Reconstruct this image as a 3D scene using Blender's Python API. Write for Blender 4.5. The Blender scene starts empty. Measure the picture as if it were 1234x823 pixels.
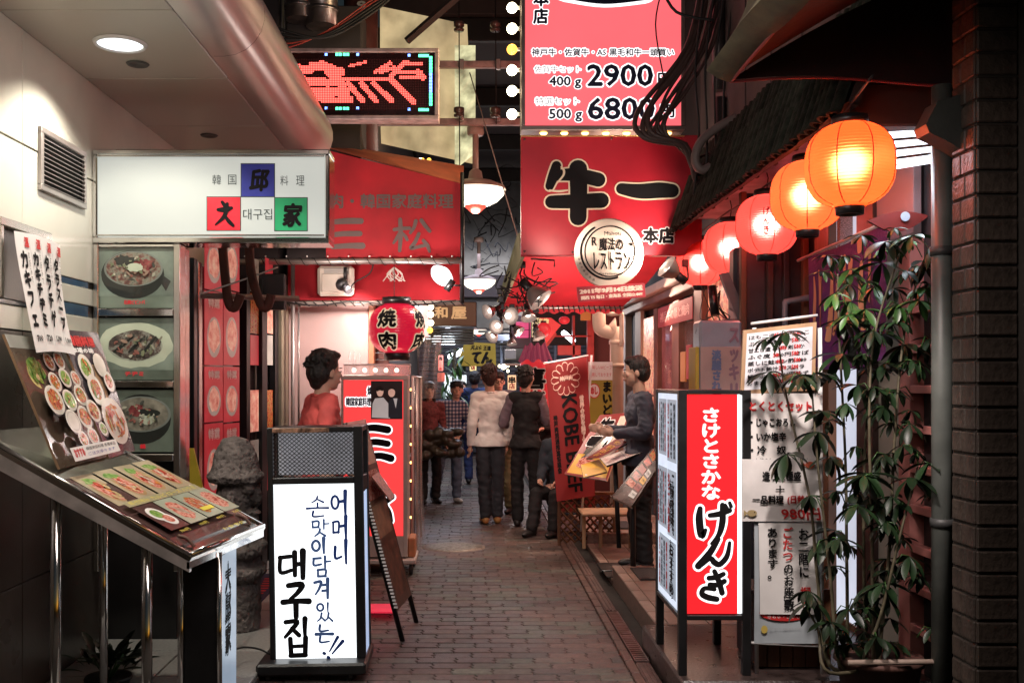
import bpy, math, random
from math import pi, sin, cos, radians as R
from mathutils import Vector as V, Matrix, noise
random.seed(7)
S = bpy.context.scene
COL = S.collection
# ---------------- camera ----------------
F, CX, CY, EYE = 1200.0, 566.0, 457.0, 1.62
cd = bpy.data.cameras.new('camera'); cam = bpy.data.objects.new('camera', cd); COL.objects.link(cam)
cam.location = (0, 0, EYE); cam.rotation_euler = (pi/2, 0, 0)
cd.sensor_width = 36; cd.lens = F/1234*36
cd.shift_x = (617-CX)/1234; cd.shift_y = (CY-411.5)/1234
cd.clip_start = .05; cd.clip_end = 500
S.camera = cam
# ---------------- sky (night) ----------------
w = bpy.data.worlds.new("World"); S.world = w; w.use_nodes = True
nt = w.node_tree; bg = nt.nodes['Background']
sky = nt.nodes.new('ShaderNodeTexSky'); sky.sky_type = 'NISHITA'; sky.sun_disc = False
sky.sun_elevation = R(4); sky.sun_rotation = R(120)
nt.links.new(sky.outputs[0], bg.inputs[0]); bg.inputs[1].default_value = 0.009
S.view_settings.view_transform = 'Standard'; S.view_settings.look = 'None'
S.view_settings.exposure = 0.62; S.view_settings.gamma = 1.0
S.render.engine = 'CYCLES'
S.cycles.use_denoising = True
S.cycles.max_bounces = 7; S.cycles.diffuse_bounces = 4; S.cycles.glossy_bounces = 3
S.cycles.transmission_bounces = 4; S.cycles.transparent_max_bounces = 12
S.cycles.sample_clamp_indirect = 3.0
S.cycles.caustics_reflective = False; S.cycles.caustics_refractive = False

def W(px, py, Y):
    "point at depth Y seen at photo pixel px, py"
    return V(((px-CX)*Y/F, Y, EYE+(CY-py)*Y/F))
def X_(px, Y): return (px-CX)*Y/F
def Z_(py, Y): return EYE+(CY-py)*Y/F

# ---------------- materials ----------------
MATS = {}
def mat(name, col=(.5,.5,.5), rough=.6, metal=0, es=0, var=.12, scale=6, bump=0, bscale=60, coat=0, alpha=1, rnd=0, trans=0, dirt=0, spec=.5, stretch=None, subsurf=0):
    if name in MATS: return MATS[name]
    m = bpy.data.materials.new(name); m.use_nodes = True; n = m.node_tree.nodes; l = m.node_tree.links
    b = n['Principled BSDF']; b.inputs['Roughness'].default_value = rough; b.inputs['Metallic'].default_value = metal
    b.inputs['Coat Weight'].default_value = coat; b.inputs['Alpha'].default_value = alpha
    b.inputs['Transmission Weight'].default_value = trans; b.inputs['Specular IOR Level'].default_value = spec
    if subsurf: b.inputs['Subsurface Weight'].default_value = subsurf; b.inputs['Subsurface Radius'].default_value = (.02,.008,.004)
    c = (*col, 1)
    tc = n.new('ShaderNodeTexCoord'); src = tc.outputs['Object']
    if stretch:
        mp = n.new('ShaderNodeMapping'); mp.inputs['Scale'].default_value = stretch; l.new(src, mp.inputs[0]); src = mp.outputs[0]
    out = None
    if var or rnd:
        nz = n.new('ShaderNodeTexNoise'); nz.inputs['Scale'].default_value = scale; nz.inputs['Detail'].default_value = 6; l.new(src, nz.inputs['Vector'])
        mr = n.new('ShaderNodeMapRange'); mr.inputs[1].default_value = .3; mr.inputs[2].default_value = .7
        mr.inputs[3].default_value = 1-var*1.6; mr.inputs[4].default_value = 1+var*1.2; l.new(nz.outputs[0], mr.inputs[0])
        f = mr.outputs[0]
        if rnd:
            oi = n.new('ShaderNodeObjectInfo'); ge = n.new('ShaderNodeNewGeometry'); ad = n.new('ShaderNodeMath'); ad.operation = 'ADD'
            l.new(oi.outputs['Random'], ad.inputs[0]); l.new(ge.outputs['Random Per Island'], ad.inputs[1])
            fr = n.new('ShaderNodeMath'); fr.operation = 'FRACT'; l.new(ad.outputs[0], fr.inputs[0])
            m2 = n.new('ShaderNodeMapRange'); m2.inputs[3].default_value = 1-rnd; m2.inputs[4].default_value = 1+rnd; l.new(fr.outputs[0], m2.inputs[0])
            mu = n.new('ShaderNodeMath'); mu.operation = 'MULTIPLY'; l.new(f, mu.inputs[0]); l.new(m2.outputs[0], mu.inputs[1]); f = mu.outputs[0]
        mx = n.new('ShaderNodeVectorMath'); mx.operation = 'SCALE'; mx.inputs[0].default_value = col; l.new(f, mx.inputs['Scale'])
        out = mx.outputs[0]; l.new(out, b.inputs['Base Color'])
        if es == 0 and rough > .12:
            m3 = n.new('ShaderNodeMapRange'); rj = .03 if metal else .10; m3.inputs[3].default_value = max(.03, rough-rj); m3.inputs[4].default_value = min(1, rough+rj)
            l.new(nz.outputs[0], m3.inputs[0]); l.new(m3.outputs[0], b.inputs['Roughness'])
    else: b.inputs['Base Color'].default_value = c
    if es:
        b.inputs['Emission Strength'].default_value = es
        if out: l.new(out, b.inputs['Emission Color'])
        else: b.inputs['Emission Color'].default_value = c
        m3 = tuple(x*.3 for x in col)
        for k in list(b.inputs['Base Color'].links): l.remove(k)
        b.inputs['Base Color'].default_value = (*m3, 1)
    if bump:
        nb = n.new('ShaderNodeTexNoise'); nb.inputs['Scale'].default_value = bscale; nb.inputs['Detail'].default_value = 5; l.new(src, nb.inputs['Vector'])
        bp = n.new('ShaderNodeBump'); bp.inputs['Strength'].default_value = bump; bp.inputs['Distance'].default_value = .02
        l.new(nb.outputs[0], bp.inputs['Height']); l.new(bp.outputs[0], b.inputs['Normal'])
    MATS[name] = m
    return m
def ramp_mat(name, stops, scale=30, rough=.35, es=0, kind='VORONOI', rnd=False, bump=0):
    if name in MATS: return MATS[name]
    m = bpy.data.materials.new(name); m.use_nodes = True; n = m.node_tree.nodes; l = m.node_tree.links; b = n['Principled BSDF']
    b.inputs['Roughness'].default_value = rough
    tc = n.new('ShaderNodeTexCoord')
    if kind == 'RANDOM':
        oi = n.new('ShaderNodeObjectInfo'); ge = n.new('ShaderNodeNewGeometry'); ad = n.new('ShaderNodeMath'); ad.operation = 'ADD'
        l.new(oi.outputs['Random'], ad.inputs[0]); l.new(ge.outputs['Random Per Island'], ad.inputs[1])
        fr = n.new('ShaderNodeMath'); fr.operation = 'FRACT'; l.new(ad.outputs[0], fr.inputs[0]); src = fr.outputs[0]
    else:
        nz = n.new('ShaderNodeTexNoise'); nz.inputs['Scale'].default_value = scale; nz.inputs['Detail'].default_value = 7; nz.inputs['Roughness'].default_value = .65
        l.new(tc.outputs['Object'], nz.inputs['Vector']); src = nz.outputs[0]
    cr_ = n.new('ShaderNodeValToRGB'); e = cr_.color_ramp.elements
    while len(e) > 1: e.remove(e[-1])
    e[0].position = stops[0][0]; e[0].color = (*stops[0][1], 1)
    for p, c in stops[1:]:
        q = e.new(p); q.color = (*c, 1)
    l.new(src, cr_.inputs[0]); out = cr_.outputs[0]
    if kind == 'RANDOM':
        nz = n.new('ShaderNodeTexNoise'); nz.inputs['Scale'].default_value = scale; nz.inputs['Detail'].default_value = 6; l.new(tc.outputs['Object'], nz.inputs['Vector'])
        mr = n.new('ShaderNodeMapRange'); mr.inputs[1].default_value = .3; mr.inputs[2].default_value = .7; mr.inputs[3].default_value = .65; mr.inputs[4].default_value = 1.25; l.new(nz.outputs[0], mr.inputs[0])
        mx = n.new('ShaderNodeVectorMath'); mx.operation = 'SCALE'; l.new(out, mx.inputs[0]); l.new(mr.outputs[0], mx.inputs['Scale']); out = mx.outputs[0]
        g2 = n.new('ShaderNodeNewGeometry'); n2 = n.new('ShaderNodeTexNoise'); n2.inputs['Scale'].default_value = 1.7; n2.inputs['Detail'].default_value = 8; n2.inputs['Roughness'].default_value = .65; l.new(g2.outputs['Position'], n2.inputs['Vector'])
        r2 = n.new('ShaderNodeMapRange'); r2.inputs[1].default_value = .35; r2.inputs[2].default_value = .65; r2.inputs[3].default_value = .62; r2.inputs[4].default_value = 1.25; l.new(n2.outputs[0], r2.inputs[0])
        m4 = n.new('ShaderNodeVectorMath'); m4.operation = 'SCALE'; l.new(out, m4.inputs[0]); l.new(r2.outputs[0], m4.inputs['Scale']); out = m4.outputs[0]
        r3 = n.new('ShaderNodeMapRange'); r3.inputs[1].default_value = .35; r3.inputs[2].default_value = .65; r3.inputs[3].default_value = .30; r3.inputs[4].default_value = .62; l.new(n2.outputs[0], r3.inputs[0]); l.new(r3.outputs[0], b.inputs['Roughness'])
    l.new(out, b.inputs['Base Color'])
    if es: l.new(out, b.inputs['Emission Color']); b.inputs['Emission Strength'].default_value = es
    if bump:
        nb = n.new('ShaderNodeTexNoise'); nb.inputs['Scale'].default_value = 120; nb.inputs['Detail'].default_value = 5; l.new(tc.outputs['Object'], nb.inputs['Vector'])
        bp = n.new('ShaderNodeBump'); bp.inputs['Strength'].default_value = bump; bp.inputs['Distance'].default_value = .01
        l.new(nb.outputs[0], bp.inputs['Height']); l.new(bp.outputs[0], b.inputs['Normal'])
    MATS[name] = m; return m

black = mat('black_paint', (.012,.012,.013), .35, var=.2, bump=.05)
blackm = mat('black_rubber', (.015,.014,.014), .6, var=.2)
chrome = mat('chrome', (.75,.74,.72), .12, 1, var=.05, bump=.03, bscale=8)
chrome2 = mat('worn_chrome', (.66,.63,.59), .22, 1, var=.06, scale=8, bump=.02, bscale=6)
steel = mat('galvanised_steel', (.46,.42,.40), .42, .8, var=.10, scale=6)
beamw = mat('painted_beam', (.5,.36,.34), .55, .1, var=.25, scale=10)
white = mat('white_paint', (.75,.74,.72), .45, var=.06)
paper = mat('white_paper', (.78,.76,.74), .6, var=.05)
ink = mat('black_ink', (.010,.009,.010), .85, var=0, spec=.15)
inkr = mat('red_ink', (.55,.03,.03), .5, var=0)
creami = mat('cream_ink', (.75,.62,.45), .5, var=0)
redf = mat('red_fabric', (.42,.011,.02), .75, var=.20, scale=2.5, bump=.12, bscale=5)
redp = mat('red_panel', (.42,.010,.024), .45, var=.16, scale=2.2, bump=.03, bscale=4)
wood = mat('brown_wood', (.16,.07,.035), .5, var=.35, scale=6, stretch=(1,1,.12), bump=.1, bscale=30)
woodl = mat('pale_wood', (.45,.28,.16), .5, var=.25, scale=8, stretch=(1,1,.15))
glow_w = mat('lit_white_acrylic', (.93,.97,1.0), .3, es=1.25, var=.015, scale=2)
glow_red = mat('lit_red_acrylic', (.80,.018,.024), .3, es=.78, var=.03, scale=2)
glow_sred = mat('lit_soft_red_acrylic', (.95,.055,.055), .3, es=.75, var=.03, scale=2)
glow_pink = mat('lit_pink_acrylic', (1.0,.135,.155), .3, es=.78, var=.03, scale=2)
glow_out = mat('lit_white_lettering', (1,.98,1), .3, es=1.0, var=0)
bulb_m = mat('lit_bulb', (1,.86,.55), .3, es=9, var=0)
bulb_a = mat('lit_amber_bulb', (1,.45,.06), .3, es=2.2, var=0)
tube_m = mat('lit_fluorescent', (.85,.92,1), .3, es=5, var=0)
skin = mat('skin', (.62,.37,.27), .5, var=.06, subsurf=.05)
hairm = mat('black_hair', (.012,.009,.008), .45, var=.3, scale=60, bump=.5, bscale=160)

# ---------------- mesh tools ----------------
def cr(pts, n=6):
    pts = [tuple(p) for p in pts]
    if len(pts) < 3: 
        return [tuple(a+(b-a)*t/n for a, b in zip(pts[0], pts[1])) for t in range(n+1)]
    P = [pts[0]]+pts+[pts[-1]]; o = []
    for i in range(1, len(P)-2):
        for k in range(n):
            t = k/n
            o.append(tuple(.5*((2*b)+(-a+c)*t+(2*a-5*b+4*c-d)*t*t+(-a+3*b-3*c+d)*t**3) for a, b, c, d in zip(P[i-1], P[i], P[i+1], P[i+2])))
    o.append(pts[-1]); return o
class MB:
    def __init__(s): s.v = []; s.f = []; s.m = []; s.sm = []; s.mats = []
    def mi(s, m):
        if m not in s.mats: s.mats.append(m)
        return s.mats.index(m)
    def add(s, vs, fs, m, smooth=False):
        b = len(s.v); s.v.extend(V(x) for x in vs); k = s.mi(m)
        for f in fs: s.f.append(tuple(b+i for i in f)); s.m.append(k); s.sm.append(smooth)
        return s
    def box(s, x0, x1, y0, y1, z0, z1, m, bev=.004, M=None):
        x0, x1 = min(x0,x1), max(x0,x1); y0, y1 = min(y0,y1), max(y0,y1); z0, z1 = min(z0,z1), max(z0,z1)
        b = min(bev, (x1-x0)*.3, (y1-y0)*.3, (z1-z0)*.3); vs = []
        for sx, X, dx in ((0,x0,b),(1,x1,-b)):
            for sy, Y, dy in ((0,y0,b),(1,y1,-b)):
                for sz, Z, dz in ((0,z0,b),(1,z1,-b)):
                    vs += [(X,Y+dy,Z+dz),(X+dx,Y,Z+dz),(X+dx,Y+dy,Z)]
        def c(i,j,k,a): return (i*4+j*2+k)*3+a
        fs = []
        for a in range(3):
            for e in (0,1):
                q = []
                for (p, r) in ((0,0),(1,0),(1,1),(0,1)):
                    t = [0,0,0]; t[a] = e; t[(a+1)%3] = p; t[(a+2)%3] = r; q.append(c(*t, a))
                fs.append(q if e else q[::-1])
        for a in range(3):  # edges parallel to axis a
            o1, o2 = (a+1)%3, (a+2)%3
            for p in (0,1):
                for r in (0,1):
                    t = [0,0,0]; t[o1] = p; t[o2] = r; u = list(t); u[a] = 1
                    q = [c(*t,o1), c(*u,o1), c(*u,o2), c(*t,o2)]
                    fs.append(q if p == r else q[::-1])
        for i in (0,1):
            for j in (0,1):
                for k in (0,1):
                    q = [c(i,j,k,0), c(i,j,k,1), c(i,j,k,2)]; fs.append(q if (i+j+k)%2 else q[::-1])
        if M: vs = [M @ V(x) for x in vs]
        return s.add(vs, fs, m)
    def slab(s, q, t, m, n=None, m2=None):
        "thick sheet from 4 corners (any plane), thickness t behind the face"
        q = [V(p) for p in q]
        if n is None:
            n = (q[1]-q[0]).cross(q[3]-q[0]).normalized()
            if n.dot(V((0,0,EYE))-q[0]) < 0: n = -n
        b = [p-n*t for p in q]
        s.add(q, [(0,1,2,3)], m); s.add(b, [(3,2,1,0)], m2 or m)
        for i in range(4):
            j = (i+1)%4; s.add([q[i], b[i], b[j], q[j]], [(0,1,2,3)], m2 or m)
        return s
    def tube(s, pts, r, m, n=8, sm=True, spl=0, cap=True):
        pts = [V(p) for p in pts]
        if spl: pts = [V(p) for p in cr(pts, spl)]
        N = len(pts); rs = r if isinstance(r, (list, tuple)) else [r]*N
        if len(rs) != N: rs = [rs[0]+(rs[-1]-rs[0])*i/(N-1) for i in range(N)]
        vs = []; up = None
        for i, p in enumerate(pts):
            d = (pts[min(i+1,N-1)]-pts[max(i-1,0)]).normalized()
            if up is None: up = V((0,0,1)) if abs(d.z) < .9 else V((1,0,0))
            a = d.cross(up).normalized(); up = a.cross(d).normalized()
            for k in range(n):
                t = 2*pi*k/n; vs.append(p+(a*cos(t)+up*sin(t))*rs[i])
        fs = [(i*n+k, i*n+(k+1)%n, (i+1)*n+(k+1)%n, (i+1)*n+k) for i in range(N-1) for k in range(n)]
        s.add(vs, fs, m, sm)
        if cap: b = len(s.v)-len(vs); s.f += [tuple(b+k for k in range(n))[::-1], tuple(b+(N-1)*n+k for k in range(n))]; s.m += [s.mi(m)]*2; s.sm += [False]*2
        return s
    def lathe(s, prof, o, m, axis=(0,0,1), n=20, sm=True, sy=1):
        o = V(o); a = V(axis).normalized(); u = a.orthogonal().normalized() if abs(a.z) < .99 else V((1,0,0)); v = a.cross(u)
        vs = [o+a*z+(u*cos(2*pi*k/n)+v*sin(2*pi*k/n)*sy)*r for r, z in prof for k in range(n)]
        N = len(prof)
        s.add(vs, [(i*n+k, i*n+(k+1)%n, (i+1)*n+(k+1)%n, (i+1)*n+k) for i in range(N-1) for k in range(n)], m, sm)
        return s
    def ball(s, c, r, m, n=12, rz=None, M=None):
        c = V(c); r = (r,r,r) if not isinstance(r, (tuple, list)) else r; vs = []; h = max(4, n*2//3)
        for i in range(h+1):
            t = pi*i/h
            for k in range(n):
                p = V((r[0]*sin(t)*cos(2*pi*k/n), r[1]*sin(t)*sin(2*pi*k/n), r[2]*cos(t)))
                vs.append(c+(M @ p if M else p))
        return s.add(vs, [(i*n+k, (i+1)*n+k, (i+1)*n+(k+1)%n, i*n+(k+1)%n) for i in range(h) for k in range(n)], m, True)
    def grid(s, f, nu, nv, m, sm=True):
        vs = [f(i/nu, j/nv) for j in range(nv+1) for i in range(nu+1)]
        return s.add(vs, [(j*(nu+1)+i, j*(nu+1)+i+1, (j+1)*(nu+1)+i+1, (j+1)*(nu+1)+i) for j in range(nv) for i in range(nu)], m, sm)
    def mesh(s, name, org=V((0,0,0))):
        me = bpy.data.meshes.new(name); me.from_pydata([tuple(p-org) for p in s.v], [], s.f)
        for m in s.mats: me.materials.append(m)
        me.polygons.foreach_set('material_index', s.m); me.polygons.foreach_set('use_smooth', s.sm); me.update(); return me
    def build(s, name, root=None):
        if not s.v: return None
        if root is None:
            xs = [p.x for p in s.v]; ys = [p.y for p in s.v]; org = V(((min(xs)+max(xs))/2, (min(ys)+max(ys))/2, min(p.z for p in s.v)))
            o = bpy.data.objects.new(name, s.mesh(name, org)); o.location = org; COL.objects.link(o); ORG[o.name] = org
            return o
        o = bpy.data.objects.new(name, s.mesh(name, ORG[root.name])); COL.objects.link(o); o.parent = root; ORG[o.name] = ORG[root.name]
        return o
ORG = {}
def bx(*a, **k): return MB().box(*a, **k)
def tag(o, label, cat, group=None):
    o['label'] = label; o['category'] = cat
    if group: o['group'] = group
    return o
def thing(name, label, cat, loc, group=None):
    o = bpy.data.objects.new(name, None); COL.objects.link(o); o.location = loc; o.empty_display_size = .1
    ORG[o.name] = V(loc); return tag(o, label, cat, group)
def struct(name, mb=None, loc=(0,0,0)):
    if mb is None:
        o = bpy.data.objects.new(name, None); COL.objects.link(o); o.location = loc; ORG[o.name] = V(loc)
    else: o = mb.build(name)
    o['kind'] = 'structure'; return o
def inst(me, name, root, loc, rz=0, sc=None, rot=None):
    o = bpy.data.objects.new(name, me); COL.objects.link(o); o.parent = root; o.location = V(loc)-ORG[root.name]
    o.rotation_euler = rot if rot else (0,0,rz)
    if sc: o.scale = sc
    ORG[o.name] = V(loc); return o
def kids(o): return [c for c in bpy.data.objects if c.parent == o]
def copy_tree(o, loc=None, label=None, parent=None):
    c = o.copy(); COL.objects.link(c)
    if parent: c.parent = parent
    if loc is not None: c.location = loc; ORG[c.name] = V(loc)
    if label: c['label'] = label
    for k in CH.get(o.name) or kids(o): copy_tree(k, parent=c)
    return c
CH = {}
def lamp(kind, name, loc, energy, col, size=.05, target=None, spot=None, sx=None, sy=None, blend=.6):
    d = bpy.data.lights.new(name, kind); d.energy = energy; d.color = col
    if kind == 'AREA': d.shape = 'RECTANGLE'; d.size = sx; d.size_y = sy
    else: d.shadow_soft_size = size
    if kind == 'SPOT': d.spot_size = R(spot); d.spot_blend = blend
    o = bpy.data.objects.new(name, d); COL.objects.link(o); o.location = loc
    if target is not None: o.rotation_euler = (V(target)-V(loc)).to_track_quat('-Z','Y').to_euler()
    return o

# ---------------- lettering ----------------
_T = {}
def split_tris(vs, fs, lx, ly):
    vs = list(vs); q = []
    for f in fs:
        for k in range(1, len(f)-1): q.append((f[0], f[k], f[k+1]))
    out = []; mid = {}
    while q:
        t = q.pop(); best = 0; bi = 0
        for i in range(3):
            a, b = vs[t[i]], vs[t[(i+1)%3]]; d = math.hypot((a[0]-b[0])/lx, (a[1]-b[1])/ly)
            if d > best: best = d; bi = i
        if best <= 1: out.append(t); continue
        a, b, c = t[bi], t[(bi+1)%3], t[(bi+2)%3]; k = (min(a,b), max(a,b))
        if k not in mid: vs.append(((vs[a][0]+vs[b][0])/2, (vs[a][1]+vs[b][1])/2)); mid[k] = len(vs)-1
        m = mid[k]; q += [(a, m, c), (m, b, c)]
    return vs, out
def glyphs(s, vert=False, res=2, sp=1.0):
    k = (s, vert, res, sp)
    if k in _T: return _T[k]
    c = bpy.data.curves.new('t', 'FONT'); c.body = '\n'.join(s) if vert else s; c.size = 1; c.resolution_u = res; c.align_x = 'CENTER'; c.space_line = sp
    o = bpy.data.objects.new('t', c); COL.objects.link(o); dg = bpy.context.evaluated_depsgraph_get()
    me = bpy.data.meshes.new_from_object(o.evaluated_get(dg)); vs = [(v.co.x, v.co.y) for v in me.vertices]; fs = [tuple(p.vertices) for p in me.polygons]
    bpy.data.objects.remove(o); bpy.data.curves.remove(c); bpy.data.meshes.remove(me)
    if not vs: vs = [(0,0)]; fs = []
    x0 = min(v[0] for v in vs); x1 = max(v[0] for v in vs); y0 = min(v[1] for v in vs); y1 = max(v[1] for v in vs)
    _T[k] = ([((x-x0)/max(x1-x0,1e-6), (y1-y)/max(y1-y0,1e-6)) for x, y in vs], fs); return _T[k]
class Panel:
    lim = None; asp = 1
    def __init__(s, root, TL, TR, BR, BL, px=(0,0,1,1), name='lettering', lift=.0008):
        s.root = root; s.q = [V(TL), V(TR), V(BR), V(BL)]; s.px = px; s.lift = lift; s.name = name; s.L = {}
        s.n = (s.q[1]-s.q[0]).cross(s.q[3]-s.q[0]).normalized()
        if s.n.dot(V((0,0,EYE))-s.q[0]) < 0: s.n = -s.n
    def mb(s):
        if s.name not in s.L: s.L[s.name] = MB()
        return s.L[s.name]
    def pt(s, a, b, lift=None):
        u = (a-s.px[0])/(s.px[2]-s.px[0]); v = (b-s.px[1])/(s.px[3]-s.px[1])
        return (s.q[0]*(1-u)+s.q[1]*u)*(1-v)+(s.q[3]*(1-u)+s.q[2]*u)*v+s.n*(s.lift if lift is None else lift)
    def up(s): s.lift += .0004
    def rect(s, a0, b0, a1, b1, m):
        s.mb().add([s.pt(a0,b0), s.pt(a1,b0), s.pt(a1,b1), s.pt(a0,b1)], [(0,1,2,3)], m); s.up(); return s
    def poly(s, pts, m):
        s.mb().add([s.pt(*p) for p in pts], [tuple(range(len(pts)))], m); s.up(); return s
    def disc(s, a, b, ra, rb, m, n=20, rot=0, wob=0):
        P = []
        for k in range(n):
            t = 2*pi*k/n; r = 1+wob*random.uniform(-1,1); x = ra*cos(t)*r; y = rb*sin(t)*r
            P.append((a+x*cos(rot)-y*sin(rot), b+x*sin(rot)+y*cos(rot)))
        return s.poly(P, m)
    def ring(s, a, b, r0, r1, m, n=40, ry=1, t0=0, t1=2*pi):
        P = [s.pt(a+r*cos(t0+(t1-t0)*k/n), b+r*ry*sin(t0+(t1-t0)*k/n)) for k in range(n+1) for r in (r0, r1)]
        s.mb().add(P, [(2*k, 2*k+2, 2*k+3, 2*k+1) for k in range(n)], m); s.up()
    def text(s, t, a0, b0, a1, b1, m, bold=0, out=None, outr=0, vert=False, res=2, sp=1.0, skew=0):
        vs, fs = glyphs(t, vert, res, sp)
        if s.lim: vs, fs = split_tris(vs, fs, s.lim/abs(a1-a0), s.lim*s.asp/abs(b1-b0))
        def put(m, r, N, dl):
            offs = [(0,0)]+[(r*cos(2*pi*k/N), r*sin(2*pi*k/N)) for k in range(N)] if r else [(0,0)]
            for i, (dx, dy) in enumerate(offs):
                l = s.lift+i*dl
                s.mb().add([s.pt(a0+(a1-a0)*x+dx+skew*(1-y)*(b1-b0), b0+(b1-b0)*y+dy, l) for x, y in vs], fs, m)
            s.lift += len(offs)*dl+.0002
        if out: put(out, outr, 10, .00003)
        put(m, bold, 4 if bold < 1.2 else 6, .00003); return s
    def stroke(s, pts, m, grow=0, n=6):
        P = cr(pts, n) if len(pts) > 2 else cr(pts, 4); L = []; Rr = []
        N = len(P); vs = []
        for i, (x, y, w) in enumerate(P):
            a = P[max(i-1,0)]; b = P[min(i+1,N-1)]; dx, dy = b[0]-a[0], b[1]-a[1]; d = math.hypot(dx, dy) or 1; nx, ny = -dy/d, dx/d; h = w/2+grow
            L.append((x+nx*h, y+ny*h)); Rr.append((x-nx*h, y-ny*h))
        vs = [s.pt(*p) for p in L]+[s.pt(*p) for p in Rr]
        s.mb().add(vs, [(i, i+1, N+i+1, N+i) for i in range(N-1)], m)
        for e, c in ((0, P[0]), (-1, P[-1])):
            a = L[e]; t0 = math.atan2(a[1]-c[1], a[0]-c[0]); h = c[2]/2+grow; sg = 1 if e == 0 else -1
            s.mb().add([s.pt(c[0]+h*cos(t0+sg*pi*k/8), c[1]+h*sin(t0+sg*pi*k/8), s.lift+.00002) for k in range(9)], [tuple(range(9))], m)
        s.lift += .00012
    def strokes(s, S_, m, tf=(0,0,1), out=None, og=0):
        S2 = [[(tf[0]+x*tf[2], tf[1]+y*tf[2], w*tf[2]) for x, y, w in st] for st in S_]
        if out:
            for st in S2: s.stroke(st, out, og)
            s.up()
        for st in S2: s.stroke(st, m)
        s.up()
    def done(s):
        r = [m.build(k, s.root) for k, m in s.L.items()]
        return r[0] if r else None
def front(root, x0, y0, x1, y1, Y, **k):
    return Panel(root, W(x0,y0,Y), W(x1,y0,Y), W(x1,y1,Y), W(x0,y1,Y), px=(x0,y0,x1,y1), **k)
JAMO = {'o': [[(.5+.42*sin(t*pi/5), .5-.42*cos(t*pi/5), .2) for t in range(11)]],
 'eo': [[(.05,.45,.2),(.6,.42,.2)], [(.75,0,.26),(.72,.5,.22),(.74,1,.16)]], 'm': [[(.15,.1,.18),(.15,.9,.18)],[(.12,.12,.2),(.85,.1,.2),(.8,.9,.18)],[(.15,.88,.2),(.85,.85,.2)]],
 'n': [[(.15,.05,.25),(.15,.85,.22),(.9,.75,.18)]], 'i': [[(.5,0,.28),(.46,.5,.22),(.5,1,.16)]], 's': [[(.5,.0,.2),(.4,.5,.2),(.05,.95,.14)],[(.45,.4,.16),(.95,.9,.22)]],
 'u_': [[(0,.5,.22),(.5,.46,.18),(1,.48,.22)]], 'oh': [[(.5,0,.2),(.5,.6,.18)],[(0,.75,.22),(.5,.68,.18),(1,.7,.22)]], 'd': [[(.1,.12,.2),(.9,.06,.2)],[(.15,.1,.2),(.15,.9,.2),(.95,.8,.18)]],
 'ss': [[(.28,.0,.18),(.2,.6,.16),(.0,.95,.12)],[(.22,.4,.14),(.5,.9,.18)],[(.75,.0,.18),(.68,.6,.16),(.5,.9,.12)],[(.7,.4,.14),(1,.95,.18)]],
 'g': [[(.1,.12,.22),(.85,.06,.24),(.6,.6,.2),(.2,1,.14)]], 'yeo': [[(.1,.32,.18),(.6,.3,.18)],[(.1,.62,.18),(.6,.6,.18)],[(.78,0,.26),(.75,1,.18)]],
 'a': [[(.3,0,.26),(.3,1,.2)],[(.35,.45,.2),(.95,.42,.18)]], 'ae': [[(.2,.05,.22),(.2,.9,.18)],[(.25,.5,.18),(.7,.47,.18)],[(.8,0,.26),(.78,1,.2)]],
 'u': [[(0,.25,.22),(.5,.2,.2),(1,.22,.24)],[(.5,.25,.22),(.5,1,.2)]], 'j': [[(.1,.08,.2),(.85,.05,.2),(.5,.5,.2),(.05,.95,.14)],[(.5,.45,.18),(.95,.85,.2)]],
 'b': [[(.15,.05,.2),(.18,.9,.2)],[(.85,0,.22),(.82,.9,.2)],[(.15,.45,.16),(.85,.42,.16)],[(.16,.92,.2),(.84,.9,.2)]]}
def hangul(P, spec, box, m, wt=1.75):
    x0, y0, x1, y1 = box; w, h = x1-x0, y1-y0
    for j, (a, b, c, d) in spec:
        bw, bh = (c-a)*w, (d-b)*h; sc = min(bw, bh) if j not in ('i','u_','eo','a','ae','yeo') else max(bw,bh)*.62
        sc = min(sc, min(w,h)*.62)
        for st in JAMO[j]: P.stroke([(x0+a*w+x*bw, y0+b*h+y*bh, q*sc*.9*wt) for x, y, q in st], m)
    P.up()
# ================= lights of the place =================
lamp('SPOT', 'downlight_beam', (-1.79,5.1,3.30), 70, (1,.93,.80), .08, (-1.86,5.1,0), 128, blend=.35)
lamp('SPOT', 'downlight_beam', (-1.92,4.05,3.30), 55, (1,.93,.80), .08, (-1.95,4.05,0), 128, blend=.35)
# ================= ground =================
ground = struct('ground', MB().grid(lambda u,v: V((-30+60*u, -4+70*v, -.03)), 4, 4, mat('mortar', (.03,.024,.02), .9, var=.3, scale=20, bump=.3)))
ps = [(0,(.085,.058,.050)),(.3,(.115,.070,.058)),(.5,(.078,.062,.055)),(.68,(.135,.082,.068)),(.84,(.090,.092,.072)),(1,(.125,.122,.095))]
pav_m = ramp_mat('paving_brick', ps, 25, .42, kind='RANDOM', bump=.5)
def paver_mb(L=.222, D=.104):
    mb = MB(); prof = [(0,0),(.2,.004),(.38,-.013),(.62,.013),(.8,-.004),(1,0)]
    def ring(z, ins):
        p = [( -L/2+ins+x*1.0, -D/2+ins+(D-2*ins)*t) for t, x in prof]; q = [(L/2-ins+x, -D/2+ins+(D-2*ins)*t) for t, x in prof][::-1]
        return [(a,b,z) for a,b in p+q]
    A = ring(0,.0055); B = ring(-.006,.001); C_ = ring(-.03,.001); n = len(A)
    mb.add(A+B+C_, [tuple(range(n))[::-1]]+[(i,(i+1)%n,n+(i+1)%n,n+i) for i in range(n)]+[(n+i,n+(i+1)%n,2*n+(i+1)%n,2*n+i) for i in range(n)], pav_m)
    return mb
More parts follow.
